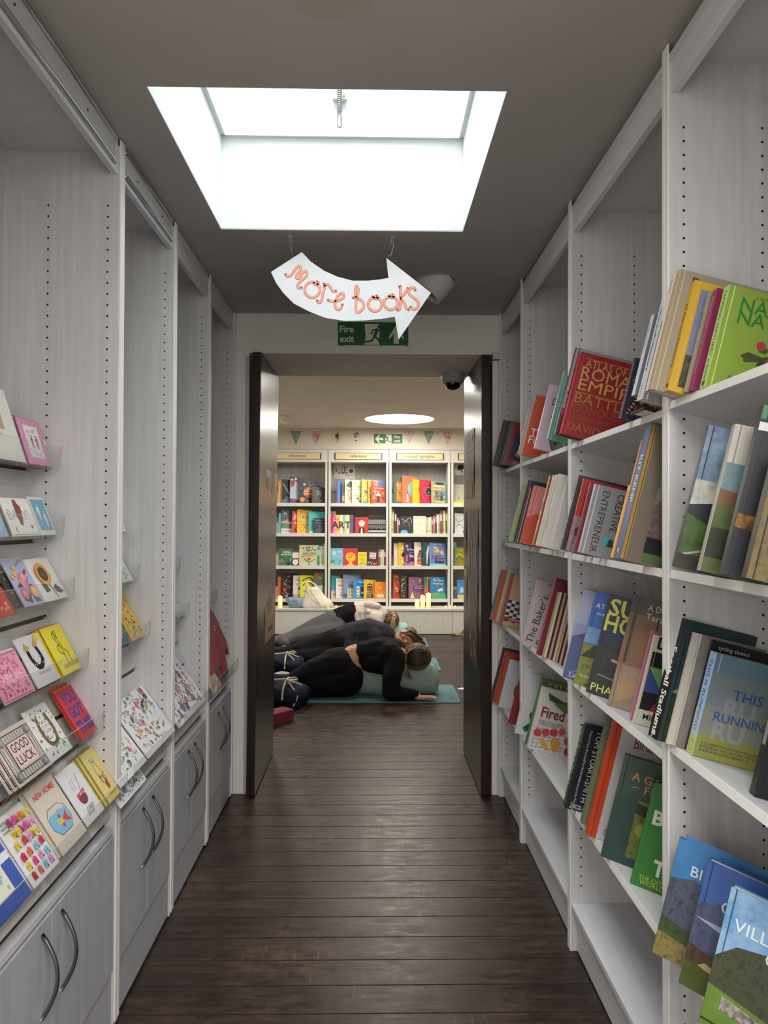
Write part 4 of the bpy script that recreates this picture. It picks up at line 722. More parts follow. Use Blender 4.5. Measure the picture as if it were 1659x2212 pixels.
rb('D', 'b', (402, 1762), (512, 1226), .205, .022, 3, '#cfcbc4', '#d5d1ca', [*[('L', [(.05 + .1 * i, .03), (.1 + .1 * i, .4)], .006, '#3a3836') for i in range(9)], *[('L', [(.03, .05 + .06 * i), (.97, .09 + .06 * i)], .006, '#3a3836') for i in range(6)], ('P', [(.15, .93), (.5, .84), (.95, .88), (.95, .80), (.5, .76), (.2, .82)], '#35552c'), ('P', [(.3, .78), (.6, .83), (.95, .8), (.9, .70), (.55, .68)], '#5f7d3f'), T('Fired Up', .10, .54, .30, '#7a2a22', b=.02, fit=.85), T('Fresh colour packed', .10, .47, .06, '#4f4a46'), T('flavours to fire up your', .10, .44, .06, '#4f4a46'), T('barbecue recipes', .10, .41, .06, '#4f4a46'), ('C', .12, .28, .08, '#b53a35'), ('C', .28, .31, .08, '#b9413a'), ('C', .44, .34, .08, '#b53a35'), ('C', .6, .38, .07, '#c04b42'), ('C', .78, .26, .09, '#b23a2f'), ('C', .82, .10, .09, '#a83028'), ('P', [(.4, .2), (.5, .28), (.62, .2), (.6, .06), (.5, .04)], '#c98f2c'), ('P', [(.18, .18), (.26, .22), (.42, .06), (.36, .03)], '#c98f2c'), ('C', .93, .22, .06, '#b23a2f')], [ST('Fired Up', '#33302d', .6, .7)], 'white barbecue cookbook titled Fired Up with vegetables on a grill', G3)
# ---- narrow bookcase by the doorway
rb('A', 'a', (96, 1226), (168, 830), .18, .018, 3, '#17181a', '#6b3a44', [T('COOK', .38, .87, .2, '#d8d8d4', b=.02), T('&', .42, .06, .3, '#d98a94', b=.02), ('R', .5, .28, .95, .42, '#8c2a25'), ('S', 9, 3, ['#bfb8ab', '#8c2a25'], .1, (.4, .3, .95, .6))], [], 'black book with pink ampersand at the doorway end of the top shelf', G4)
rb('A', 'a', (165, 1220), (235, 842), .17, .016, 2, '#3c463c', '#59665a', [], [('S', 30, 4, ['#8a8a6b', '#39453c'], .3)], 'grey green patterned spine between black and maroon cookbooks', G4)
rb('A', 'a', (192, 1218), (268, 852), .19, .016, 2, '#7a1f33', '#8c2a40', [('R', .1, .15, 1, .75, '#2a2444'), T('A DAY IN', .35, .62, .14, '#c9962e'), T('CAPRI', .35, .50, .16, '#c9962e'), ('S', 10, 5, ['#c9c4b8', '#b8692c', '#d8cfc0'], .14, (.2, .2, .9, .45)), T('THE STORY OF A', .2, .09, .08, '#d9b9b9'), T('NEW TABLE', .2, .04, .08, '#d9b9b9')], [], 'maroon cookbook with a purple panel, doorway end of the top shelf', G4)
for i, (bx, by, tx, ty, c, l) in enumerate([(68, 606, 176, 206, '#4a80a0', 'thin book with a blue and red spine'), (84, 612, 190, 208, '#c9641f', 'orange-spined book'), (98, 616, 203, 210, '#c4601c', 'second orange-spined book')]):
    rb('C', 'b', (bx, by), (tx, ty), .17, .010, 2, c, ['#a3321f', '#cf6a1f', '#c45a1a'][i], [], [], l + ', left end of the narrow bookcase third shelf', G4)
rb('C', 'b', (120, 634), (226, 196), .18, .016, 3, '#c9c6be', '#d3d0c8', [T('Q', .45, .30, .3, '#2d2c2a')], [('S', 14, 4, ['#3a3936'], .2)], 'off-white book between orange spines and the beige checked cookbook', G4)
for i, (bx, by, tx, ty, c) in enumerate([(148, 668, 262, 240, '#b8933a'), (163, 678, 268, 242, '#a34a5a')]):
    rb('C', 'b', (bx, by), (tx, ty), .17, .009, 3, c, c, [], [('S', 20, 3 + i, ['#d9c9a0', '#6a8a7a', '#c96a5a'], .3)], ['golden', 'rose pink'][i] + ' thin patterned spine next to the checked strawberry cookbook', G4)
rb('C', 'b', (182, 684), (273, 246), .20, .018, 3, '#c9a173', '#d06a6a', [('R', 0, .08, 1, .50, '#d8d5d0'), *[('R', x * .1, .08 + y * .06, x * .1 + .1, .14 + y * .06, '#2a3450') for x in range(10) for y in range(7) if (x + y) % 2 == 0], ('C', .42, .38, .14, '#b8322c'), ('C', .72, .34, .14, '#b8322c'), ('C', .55, .24, .14, '#a82c28'), ('S', 5, 3, ['#4a7a35'], .08, (.3, .36, .8, .46)), ('R', 0, .10, 1, .17, '#a32a3c'), T('REGIONAL RECIPES', .15, .115, .09, '#e8d9d0', fit=.75), T('Jams', .3, .68, .36, '#a32a2c')], [], 'beige cookbook with strawberries on a navy checked cloth', G4)
rb('D', 'b', (75, 1320), (150, 884), .18, .014, 3, '#3c2420', '#5a2a28', [('S', 20, 2, ['#8c9a3c', '#c9a23a', '#6a3a2c'], .14)], [('R', 0, 0, 1, .4, '#b02a55'), ('S', 20, 5, ['#c9d08a', '#8a4a3a'], .3)], 'dark cookbook with a pink lower spine, narrow bookcase bottom', G4)
rb('D', 'b', (98, 1345), (178, 908), .17, .012, 3, '#a82f2a', '#c9c0b8', [], [('S', 30, 6, ['#b5342c', '#e0dcd6'], .35)], 'red and white spotted spine on the narrow bookcase bottom shelf', G4)
rb('D', 'b', (122, 1368), (202, 932), .19, .018, 3, '#b5501c', '#cf6320', [T('Curry', .35, .88, .22, '#7a3210')], [], 'orange cookbook behind the white noodle bowl cookbook', G4)
rb('D', 'b', (148, 1402), (218, 988), .19, .020, 3, '#c6c6c8', '#d3d3d6', [T('BIG', .52, .78, .2, '#2a5a9c', b=.03), T('BOWLS', .40, .70, .15, '#2a5a9c', b=.03, fit=.55), ('C', .66, .40, .36, '#4a2c20'), ('C', .66, .40, .32, '#c69a6a~#8a5a35~60'), ('S', 20, 4, ['#d9b98a', '#6f8a4a', '#8a4a2a'], .08, (.42, .3, .92, .55))], [], 'white noodle cookbook with a brown bowl of noodles', G4)
rb('D', 'b', (238, 1548), (318, 1044), .17, .018, 3, '#7a1a1a', '#942222', [], [ST('FERMENT', '#d8b9a9', .45, .6)], 'dark red cookbook overlapping the noodle cookbook', G4)
rb_flush()
# leaning strip of mint ribbon between two bookcases
b = MB(); b.box((0, 0, 0), (.002, .006, .17), '#7fb3a6'); tag(b.build('bookmark_ribbon', None, Matrix.Translation((RX - .006, 3.228, 1.16))), 'mint ribbon hanging beside the upright under the second cookery shelf', 'ribbon')
# ================================================================= greeting cards on the left
ROWS = {1: (-.912, 1.606, 18), 2: (-.900, 1.414, 22), 3: (-.869, 1.236, 29), 4: (-.828, 1.035, 28), 5: (-.782, .858, 32), 6: (-.716, .678, 33)}
def yAt(px, X, z):
    Y = X * F_PX / (px - 804)
    for _ in range(4):
        py = 1122 - F_PX * (z - 1.46) / Y; d = ray(px, py); Y = X / d.x * d.y
    return Y
GC = 'greeting cards in the nearest left cabinet'
def card(row, pl, pr, h, base, items, label, group=GC, dx=0.0, dz=0.0, t=.003, stack=0, sl=None, ycap=2.052, lift=0, lean=0, back='#d8d2c4'):
    X, z, L = ROWS[row]; X += dx; z += dz; a = math.radians(L + lean)
    y0, y1 = yAt(pl, X, z), min(yAt(pr, X, z), ycap)
    m = Matrix(((0, -math.cos(a), -math.sin(a)), (1, 0, 0), (0, -math.sin(a), math.cos(a)))).to_4x4(); m.translation = Vector((X, y0, z + lift))
    w = y1 - y0; objs = []
    for k in range(stack + 1):
        b = MB(); b.box((0, 0, 0), (w, t, h), base); b.box((.0015, t, .001), (w - .0005, t + .0012, h + .003), back)
        art(b, items, w, h, lambda u, v, e: Vector((u, -e, v)), .0003)
        mm = m @ Matrix.Translation((-.0085 * k, .0075 * k, 0))
        o = b.build('greeting_card', None, mm); tag(o, label if k == 0 else (sl or label + ', copies tucked behind it'), 'card', group); objs.append(o)
    return y0, y1
FOOT = lambda x, y, s, c: [('P', [(x + s * a, y + s * b) for a, b in ((-.10, -.5), (.0, -.55), (.10, -.5), (.13, -.2), (.2, .1), (.22, .32), (.08, .42), (-.12, .40), (-.22, .25), (-.15, -.1))], c)] + [('C', x + s * q, y + s * (.50 + .02 * i), .045 * s, c) for i, q in enumerate((.2, .1, 0, -.1, -.2))]
def scat(c, n=40, s=.06, sd=2, reg=(.03, .03, .97, .97)): return ('S', n, sd, c, s, reg)
card(1, -70, 57, .20, '#dcdad0', [('R', .35, .42, .78, .92, '#b49a84'), ('P', [(.45, .52), (.7, .54), (.66, .68), (.42, .66)], '#8d8468'), ('C', .55, .76, .05, '#dcd8cc'), scat(['#cf8f86', '#a8776a'], 8, .06, 3, (.55, .66, .75, .86)), T('new baby', .5, .33, .05, '#77726a')], 'cream card with a tan basket picture on the top row')
card(1, 65, 114, .132, '#d38fb2', [('R', .18, .16, .78, .86, '#e0dcda'), T("It's a girl", .28, .68, .115, '#7a3a52', rot=8), ('S', 22, 4, ['#d9b3c2', '#cdc3bd'], .05, (.2, .18, .76, .42))] + FOOT(.40, .50, .24, '#a83f63') + FOOT(.60, .50, .24, '#a83f63') + [('R', .9, .48, 1, .60, '#e2d9dc')], 'pink baby girl card with two red footprints', stack=3, back='#5c1e3a', sl='pink baby girl card tucked behind the front card of its stack')
card(2, -60, 20, .15, '#8fb3d4', [('R', .1, .1, .9, .9, '#a5c3dc')], 'pale blue card cut off at the left frame edge, second row')
card(2, 30, 88, .105, '#e4e2dd', [T('BABY!', .08, .42, .30, '#a8aca6', fit=.84), ('P', [(.42, .3), (.5, .28), (.58, .5), (.62, .78), (.50, .92), (.40, .86), (.38, .55)], '#83402c'), ('C', .47, .88, .07, '#83402c'), ('C', .2, .2, .03, '#c9a24a'), ('R', .18, .12, .22, .2, '#c9a24a'), ('C', .8, .24, .035, '#6b6b6b'), ('R', .05, .03, .95, .04, '#8f8a7f')], 'white card reading BABY with a standing brown bear')
card(2, 91, 122, .112, '#e2e1de', [('R', .07, .12, .93, .94, '#74a9c4')] + FOOT(.36, .60, .38, '#dfe2e2') + FOOT(.66, .40, .38, '#dfe2e2'), 'blue card with two white baby footprints')
card(3, -30, 34, .145, '#c2382b', [scat(['#ead9d2', '#d99c92'], 46, .06, 6), T('WITH MUCH', .1, .62, .1, '#f0e4dd', fit=.8)], 'red card scattered with small white flowers, third row', lift=.002, dz=-.012)
card(3, 36, 53, .10, '#3c3a36', [scat(['#c98a4a', '#7d9a7a'], 8, .12)], 'dark narrow card between the red and lavender cards', lift=0, dx=-.01)
card(3, 56, 98, .135, '#aaa9cc', [T('Thank You', .42, .80, .13, '#5f5f86', rot=20, fit=.52), ('L', [(.45, .05), (.5, .3), (.45, .6)], .02, '#3d5540', 1), ('L', [(.62, .1), (.6, .35), (.8, .6)], .02, '#3d5540', 1), ('P', [(.12, .42), (.3, .50), (.42, .44), (.25, .36)], '#3d5540'), ('P', [(.6, .40), (.8, .44), (.9, .34), (.7, .3)], '#3d5540'), scat(['#3d5540', '#4d6a50'], 14, .13, 4, (.1, .02, .95, .28)), ('C', .52, .55, .19, '#cf6a78'), ('C', .45, .50, .13, '#dd8490'), ('C', .58, .60, .10, '#e59aa2'), ('C', .28, .26, .16, '#c95f74'), ('C', .28, .27, .09, '#e08a96'), ('C', .74, .27, .16, '#d9a055'), ('C', .76, .30, .09, '#e8bd7a'), ('C', .35, .82, .08, '#d9b04a'), ('C', .27, .68, .08, '#d9b04a'), ('C', .12, .62, .07, '#d9a84a'), ('C', .72, .68, .05, '#a83a4a'), ('C', .8, .72, .045, '#a83a4a')], 'lavender thank-you card with pink roses', back='#e8e2d2')
card(3, 99, 147, .128, '#dcdad3', [('L', [(.50, .5), (.54, .3), (.62, .05)], .035, '#35423a', 1), ('P', [(.6, .28), (.75, .36), (.95, .16), (.80, .12), (.66, .18)], '#35423a'), ('P', [(.2, .42), (.38, .40), (.45, .22), (.25, .2)], '#35423a')] + [('P', [(.42 + .17 * math.cos(q), .62 + .14 * math.sin(q)), (.42 + .37 * math.cos(q + .12), .62 + .26 * math.sin(q + .12)), (.42 + .17 * math.cos(q + .24), .62 + .14 * math.sin(q + .24))], '#d8962a') for q in [i * math.pi / 14 for i in range(28)]] + [('C', .42, .62, .25, '#d8962a'), ('C', .42, .62, .16, '#3a2a1f'), ('C', .42, .62, .10, '#4f3b28')], 'white card with one big sunflower', lift=0)
card(4, 13, 78, .118, '#d892ac', [scat(['#b8406a', '#c95a80', '#c25075'], 110, .045, 4, (.06, .05, .94, .95)), T('Thank you', .12, .45, .19, '#f0c4d2', fit=.78), ('R', .04, .03, .96, .05, '#b8406a'), ('R', .04, .95, .96, .965, '#b8406a')], 'bright pink floral thank-you card on the fourth row', back='#e6ddc4')
card(4, 84, 130, .135, '#cfcdd2', [('L', [(.28, .78), (.30, .55), (.42, .38), (.58, .38), (.72, .52), (.66, .80)], .12, '#2a282c', 1), ('P', [(.16, .76), (.26, .9), (.42, .78), (.3, .72)], '#b39a4a'), ('P', [(.56, .8), (.70, .93), (.80, .8), (.68, .75)], '#b39a4a'), scat(['#d9a0a8', '#6a9a6a', '#c9b05a', '#d9d4cc'], 16, .03, 5, (.3, .38, .74, .62)), scat(['#c98aa0', '#b8a8b0'], 16, .02, 7), T('GOOD LUCK', .3, .22, .09, '#c4687a'), ('C', .82, .93, .09, '#c9bb3a')], 'pale grey card with a black jewelled horseshoe')
card(4, 139, 177, .142, '#dfce2f', [('L', [(.52, .38), (.5, .55), (.36, .78), (.42, .86), (.50, .80), (.56, .6), (.60, .48)], .022, '#33301a', 1), ('L', [(.52, .72), (.56, .86), (.48, .88), (.44, .70)], .022, '#33301a', 1), ('L', [(.52, .38), (.38, .44), (.34, .56), (.46, .58), (.5, .50)], .022, '#33301a', 1), ('L', [(.60, .48), (.70, .40), (.68, .28), (.74, .18)], .022, '#33301a', 1), ('L', [(.52, .38), (.50, .28), (.52, .18)], .022, '#33301a', 1), T('GOOD', .22, .12, .14, '#33301a'), T('LUCK', .66, .12, .14, '#33301a')], 'yellow card with crossed fingers and red edges', stack=3, back='#c23a2f', sl='yellow crossed-fingers card tucked behind the front one')
card(5, -60, -2, .13, '#c98a5a', [scat(['#7a4a2a'], 20)], 'tan card cut off at the left frame edge, fifth row')
card(5, 44, 116, .128, '#d6c6b8', [('R', .03, .06, .93, .94, '#2f2b33'), ('R', .05, .08, .91, .92, '#cfc8bc'), *[('L', [(.05 + .07 * i, .08), (.12 + .07 * i, .92)], .008, '#4b4650') for i in range(12)], *[('L', [(.12 + .07 * i, .08), (.05 + .07 * i, .92)], .008, '#4b4650') for i in range(12)], ('R', .19, .22, .77, .78, '#2f2b33'), ('R', .205, .235, .755, .765, '#dcb9b4'), T('GOOD', .25, .56, .19, '#2d2a30', b=.012, full=.46), T('LUCK', .25, .32, .19, '#2d2a30', b=.012, full=.46), *[('C', x, y, .07, '#7b8488') for x in (.12, .84) for y in (.15, .85)], *[('C', x, y, .04, '#98a0a2') for x in (.12, .84) for y in (.15, .85)]], 'beige GOOD LUCK card with a black lace-pattern border', stack=2, sl='beige GOOD LUCK card tucked behind the front one')
card(5, 113, 157, .140, '#dad9d8', [scat(['#3c6a4a', '#4f7d55', '#2f5540'], 60, .045, 5), scat(['#d9805a', '#c9a06a'], 36, .03, 9), ('L', [(.32, .80), (.26, .55), (.33, .32), (.50, .25), (.68, .32), (.76, .55), (.70, .82)], .10, '#8f6f3a', 1), ('C', .51, .55, .16, '#dad9d8'), T('LOTS OF', .38, .58, .095, '#3d3a3c'), T('LUCK!', .41, .49, .10, '#3d3a3c')], 'white clover card with a gold horseshoe reading lots of luck', lift=.002)
for k in (1, 0):
    card(5, 180 - k * 9, 214 - k * 12, .150, '#c9303a', [T('YOU', .10, .70, .44, '#2c3a94', b=.04, full=.78), T('GOT', .12, .42, .44, '#2c3a94', b=.04, full=.78), T('THIS', .10, .12, .44, '#2c3a94', b=.04, full=.84)], ['red card with big blue letters YOU GOT THIS', 'second red YOU GOT THIS card, tucked behind the front one'][k], back='#d9b63a', dx=-.010 * k, dz=.006 * k)
card(6, -90, 70, .15, '#3a57a8', [('R', .45, .22, .86, .88, '#d8d6c4'), T('HOORAY', .46, .52, .1, '#8a6a9a', fit=.38), scat(['#c9a24a', '#c98a7a', '#8ab4c4'], 24, .03, 3, (.46, .24, .85, .86)), ('R', .86, .60, 1, .72, '#d6dae4')], 'blue bordered card with a pastel centre at the bottom left corner', dz=-.01)
HC = ['#c22f44', '#d98ab8', '#d86a3a', '#d9bf3f', '#86b4c9', '#cf3f8a']
HOUSES = []
rr = random.Random(5)
for j in range(6):
    for i in range(4):
        x, y = .10 + i * .22 + rr.uniform(-.02, .02), .06 + j * .15 + rr.uniform(-.01, .01)
        if j >= 4 and i == 0: continue
        c = HC[(i * 2 + j * 3 + rr.randint(0, 1)) % 6]; w_, h_ = .14, .085
        HOUSES += [('R', x, y, x + w_, y + h_, c), ('P', [(x - .01, y + h_), (x + w_ + .01, y + h_), (x + w_ / 2, y + h_ + .04)], c)] + [('R', x + .025 + .05 * q, y + .05, x + .045 + .05 * q, y + .065, '#2f2a3a') for q in range(2)] + [('R', x + .09, y, x + .115, y + .03, '#2f2a3a')]
card(6, 76, 129, .165, '#dcdcde', HOUSES + [T('HAPPY', .08, .90, .075, '#3a3a40'), T('NEW', .10, .84, .075, '#3a3a40'), T('HOME', .10, .78, .075, '#3a3a40')], 'white card patterned with rows of tiny coloured houses', back='#b8b8b4', dz=-.008, stack=1, sl='house-pattern card tucked behind the front one')
card(6, 138, 188, .170, '#cfc3b6', [T('NEW HOME!', .12, .82, .15, '#c22f2f', b=.03, fit=.76), ('P', [(.15, .52), (.28, .62), (.66, .62), (.84, .52), (.86, .34), (.72, .20), (.30, .20), (.14, .34)], '#3d4a55'), ('P', [(.16, .515), (.285, .61), (.655, .61), (.83, .515), (.85, .345), (.715, .21), (.305, .21), (.15, .345)], '#cfc3b6'), ('P', [(.155, .50), (.25, .53), (.4, .51), (.55, .54), (.7, .51), (.835, .52), (.85, .345), (.715, .21), (.305, .21), (.15, .345)], '#74b0d0'), ('C', .46, .37, .10, '#c9b84a', .06), ('P', [(.54, .38), (.76, .47), (.72, .38), (.80, .28), (.62, .33)], '#c8402f'), ('P', [(.42, .43), (.5, .49), (.54, .42)], '#c8402f'), ('P', [(.44, .33), (.5, .25), (.55, .33)], '#c8402f')], 'beige NEW HOME card with a goldfish bowl', back='#cdb43a', stack=1, sl='goldfish bowl card tucked behind the front one', dz=-.004)
card(6, 190, 225, .150, '#d8d7da', [('C', .5, .42, .20, '#7a2440', .16), ('P', [(.28, .45), (.72, .50), (.7, .56), (.3, .52)], '#b8485a'), scat(['#d9a0a0', '#c9605a'], 10, .05, 3, (.36, .44, .68, .56)), ('L', [(.55, .5), (.66, .72), (.72, .85)], .02, '#8b8b8f', 1), ('L', [(.35, .6), (.30, .7), (.38, .8)], .012, '#8b8b8f', 1), ('L', [(.45, .6), (.42, .7), (.5, .82)], .012, '#8b8b8f', 1), ('P', [(.25, .12), (.6, .12), (.75, .26), (.4, .26)], '#dfe0d8'), *[('P', [(.27 + .07 * i + .035 * j, .12 + .035 * j), (.305 + .07 * i + .035 * j, .12 + .035 * j), (.33 + .07 * i + .035 * j, .15 + .035 * j), (.295 + .07 * i + .035 * j, .15 + .035 * j)], '#4a7a4a') for i in range(5) for j in range(4)]], 'white card with a steaming red bowl on a green checked mat', dz=.002)
card(6, 238, 269, .155, '#d9c777', [('L', [(.38, .36), (.30, .62), (.46, .78), (.62, .6), (.66, .40)], .02, '#6b4a2a', 1), ('P', [(.26, .82), (.42, .76), (.4, .86)], '#7d97b0'), ('P', [(.42, .76), (.58, .86), (.56, .74)], '#7d97b0'), ('P', [(.42, .34), (.68, .38), (.64, .22), (.5, .2)], '#8a4a2c'), scat(['#c23a3a', '#d98a4a', '#3c5a40', '#d9d2b4', '#4a5a8a'], 40, .05, 3, (.3, .34, .76, .54)), T('Feel Better Soon', .30, .10, .11, '#5f5a3a', fit=.6)], 'yellow feel-better card with a ribboned flower basket', stack=5, back='#b08f3a', sl='yellow flower-basket card tucked in the stack behind the front one')
# ---- second cabinet
G2C = 'cards and sticker sheets in the second left cabinet'
c2 = 2.60
def card2(row, pl, pr, h, base, items, label, **k): return card(row, pl, pr, h, base, items, label, group=k.pop('g', G2C), ycap=k.pop('ycap', 2.615), **k)
card2(2, 240, 278, .10, '#d9dbd8', [('P', [(.3, .1), (.9, .1), (.7, .8), (.4, .7)], '#5f6462'), ('C', .6, .5, .12, '#e6e8e6')], 'white card with a grey figure, highest in the second left cabinet')
card2(3, 240, 288, .14, '#c9d4ce', [scat(['#4f6a62', '#7d948c', '#3c504a'], 160, .03, 5)], 'pale green card covered in small dark leaves')
card2(4, 250, 283, .15, '#4a6a78', [scat(['#c9a83a', '#a83a3a', '#3a7a5a', '#3a5a9a', '#c9c4b0'], 50, .09, 3)], 'patchwork pattern card beside the sunflower card')
card2(4, 286, 315, .17, '#cfa23f', [scat(['#7d5a2a', '#3f5a8a', '#e0c46a', '#3c4a2a'], 40, .07, 6)], 'golden card with blue and brown flowers, fourth row of second left cabinet')
def sticker(n, sd, pal): return [('S', n, sd, pal, .06, (.05, .04, .95, .80)), ('S', n * 3, sd + 1, pal, .028, (.05, .04, .95, .80)), ('S', n * 2, sd + 2, ['#6a6a70', '#3c3a44', '#b9b9bd'], .02, (.05, .04, .95, .80))]
PAL1 = ['#4a8a7a', '#c25a6a', '#86b4cc', '#d9c45a', '#7d8f4a', '#5a4a6a', '#3c3a44', '#d98aa0', '#c9a27a']
for i, (pl, pr) in enumerate(((262, 318), (321, 380))):
    card2(6, pl, pr, .32, '#d6d6d8', sticker(44, 3 + i * 9, PAL1) + [T('Sticker Wonders', .14, .88, .12, '#3f4148', fit=.7), ('C', .5, .96, .02, '#3f4148')], ['sticker sheet with teal and pink creatures, behind the upright', 'tall curling sticker sheet with a green cactus and butterflies'][i], lean=4, dz=.01)
    o = None
card2(6, 262, 317, .13, '#d3d3d5', sticker(30, 33, ['#26262a', '#4a4a58', '#8a8a92', '#8a3a5a', '#5a5a86']), 'black and purple sticker sheet at the foot of the second cabinet', dz=-.035, dx=.012, ycap=2.40)
# ---- third cabinet
G3C = 'items in the third left cabinet'
card2(3, 360, 402, .20, '#c3c6ce', [('R', .3, .4, .75, .62, '#7d9a3f'), ('R', .3, .62, .7, .72, '#a83a3f'), ('C', .5, .82, .1, '#c94a6a'), T('NO', .3, .2, .3, '#e6e8ec')], 'clear bag with green and red sweets high in the third left cabinet', g=G3C, ycap=3.18)
card2(4, 385, 414, .07, '#b5b5ae', [('R', .1, .3, .9, .8, '#d0d0c8')], 'crumpled clear packet on the slatted wall of the third left cabinet', g=G3C, ycap=3.18)
card2(6, 388, 445, .26, '#cfcfd0', sticker(46, 51, ['#3c4a7a', '#6a4a8a', '#a8663a', '#2a2a30', '#b83a4a', '#8a8a90']), 'sticker sheet with dark blue snakes in the third left cabinet', g=G3C, ycap=3.18, lean=2)
# ---- fourth cabinet: red elephant
X, z, L = ROWS[6]; a = math.radians(14)
Y0 = yAt(455, X, z)
m = Matrix(((0, -math.cos(a), -math.sin(a)), (1, 0, 0), (0, -math.sin(a), math.cos(a)))).to_4x4(); m.translation = Vector((X - .01, 3.30, z))
b = MB(); el = [(0, 0), (.10, 0), (.11, .05), (.13, .08), (.22, .055), (.23, 0), (.33, 0), (.34, .10), (.40, .12), (.425, .08), (.45, .10), (.44, .16), (.40, .20), (.37, .26), (.31, .32), (.24, .36), (.14, .37), (.05, .32), (.0, .22)]
b.prism([(x, 0, y) for x, y in el], (0, .014, 0), '#a82a33')
art(b, [('C', .62, .66, .035, '#e9e3df'), ('C', .62, .66, .018, '#3a1a1c'), ('L', [(.5, .45), (.6, .42), (.66, .48)], .012, '#7a1d25', 1), ('R', .2, .06, .42, .24, '#5f4a48')], .42, .37, lambda u, v, e: Vector((u, -e, v)))
tag(b.build('elephant_cutout', None, m), 'red elephant cut-out standing in the left cabinet by the doorway', 'elephant')
card2(6, 462, 480, .11, '#b8a88f', [('R', .2, .2, .8, .8, '#a08a6a')], 'small tan leaflet in front of the red elephant', g='items in the fourth left cabinet', dx=.012, ycap=3.7)
# ---- clear card rails
def holder(row, y0, y1, label, hh=.055, dx=.012):
    X, z, L = ROWS[row]; b = MB(); a = math.radians(L - 6)
    xf = X + dx; yb = y1
    pr = [(xf - .075, z - .006), (xf, z - .006), (xf + .006, z), (xf - hh * math.sin(a) * .2 + .012, z + hh)]
    th = .0018
    b.prism([(x, y0, zz) for x, zz in pr] + [(x, y0, zz + th) for x, zz in ((pr[3][0] + th, pr[3][1]), (pr[2][0] + th, pr[2][1]), (pr[1][0] + .001, pr[1][1] - 2 * th), (pr[0][0], pr[0][1] - 2 * th))], (0, yb - y0, 0), ACRYLIC)
    o = b.build('card_rail'); tag(o, label, 'holder', 'clear acrylic card rails')
    e = MB(); e.box((pr[3][0], y0, pr[3][1]), (pr[3][0] + .0018, yb, pr[3][1] + .0006), ACR_EDGE)
    e.tube([(pr[3][0], yb, pr[3][1]), (pr[2][0], yb, pr[2][1]), (pr[1][0], yb, pr[1][1])], .0007, ACR_EDGE, 5); e.build('polished_edge', o)
NR = ['top', 'second', 'third', 'fourth', 'fifth', 'bottom']
for r in range(1, 7): holder(r, 1.27, 2.045 if r < 6 else 2.05, 'clear acrylic rail under the %s row of cards in the nearest left cabinet' % NR[r - 1])
for r in (3, 4, 6): holder(r, 2.10, 2.61, 'clear acrylic rail, %s row of the second left cabinet' % NR[r - 1])
for r in (3, 4, 6): holder(r, 2.665, 3.17, 'clear acrylic rail, %s row of the third left cabinet' % NR[r - 1])
for r in (4, 6): holder(r, 3.23, 3.74, 'clear acrylic rail, %s row of the cabinet by the doorway' % NR[r - 1])
# ================================================================= back room bookcases
FZ = [1.672, 1.278, .854, .423]
def far_unit(x0, x1, label, text, n):
    t = empty('bookcase', (x0, YF, 0)); tag(t, label, 'bookcase', 'bookcases along the far wall')
    I = Matrix.Translation((-x0, -YF, 0)); zt = 2.372
    for a in (x0 + .006, x1 - .035):
        p = MB(); p.box((a, YF, .325), (a + .029, 9.61, 2.21), CREAMWOOD); p.build('side_panel', t, I, .002)
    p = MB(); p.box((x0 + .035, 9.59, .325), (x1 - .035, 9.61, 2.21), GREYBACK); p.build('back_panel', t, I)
    p = MB(); p.box((x0 + .003, YF - .004, 2.207), (x1 - .003, 9.32, zt), CREAMWOOD); p.box((x0 + .035, 9.32, 2.205), (x1 - .035, 9.60, 2.225), CREAMWOOD); p.build('header', t, I, .002)
    for z in FZ:
        T_ = Matrix.Translation((0, YF + .008, z)) @ Matrix.Rotation(-math.radians(9), 4, 'X')
        p = MB(); p.box((x0 + .036, 0, -.02), (x1 - .036, .20, 0), CREAMWOOD, T_); p.box((x0 + .036, .2, -.02), (x1 - .036, .212, .17), CREAMWOOD, T_)
        p.box((x0 + .036, -.004, -.045), (x1 - .036, .004, .0), '#c9c5bd', T_); p.build('shelf', t, I)
    p = MB(); p.box((x0 + .002, 9.03, .005), (x1 - .002, 9.60, .298), CREAMWOOD); p.build('base_box', t, I, .002)
    p = MB(); p.box((x0 + .001, 9.018, .300), (x1 - .001, 9.60, .325), CREAMWOOD); p.build('ledge', t, I, .002)
    p = MB(); w, h = .60, .078; cx = (x0 + x1) / 2; zc = 2.285
    p.box((cx - w / 2, YF - .010, zc - h / 2), (cx + w / 2, YF - .004, zc + h / 2), '#d9c89a')
    p.box((cx - w / 2 - .012, YF - .014, zc - h / 2 - .004), (cx - w / 2, YF - .004, zc + h / 2 + .004), '#2a241c'); p.box((cx + w / 2, YF - .014, zc - h / 2 - .004), (cx + w / 2 + .012, YF - .004, zc + h / 2 + .004), '#2a241c')
    p.box((cx - w / 2, YF - .014, zc + h / 2), (cx + w / 2, YF - .004, zc + h / 2 + .004), '#57503f'); p.box((cx - w / 2, YF - .014, zc - h / 2 - .004), (cx + w / 2, YF - .004, zc - h / 2), '#57503f')
    art(p, [T(text, .5, .30, .095, '#463b2a', a='c', b=.008)], w, h, lambda u, v, e: Vector((cx - w / 2 + u, YF - .010 - e, zc - h / 2 + v)))
    p.build('name_plate', t, I)
    return t
UX = [-1.382, -.582, .218, 1.030, 1.84]
far_unit(UX[0], UX[1], 'pale bookcase at left of the far wall, leftmost name plate reading reference', 'reference', 0)
far_unit(UX[1], UX[2], 'pale bookcase at the centre of the far wall, middle name plate reading reference', 'reference', 1)
far_unit(UX[2], UX[3], 'pale bookcase on the far wall with the nomad highlights name plate', 'nomad highlights', 2)
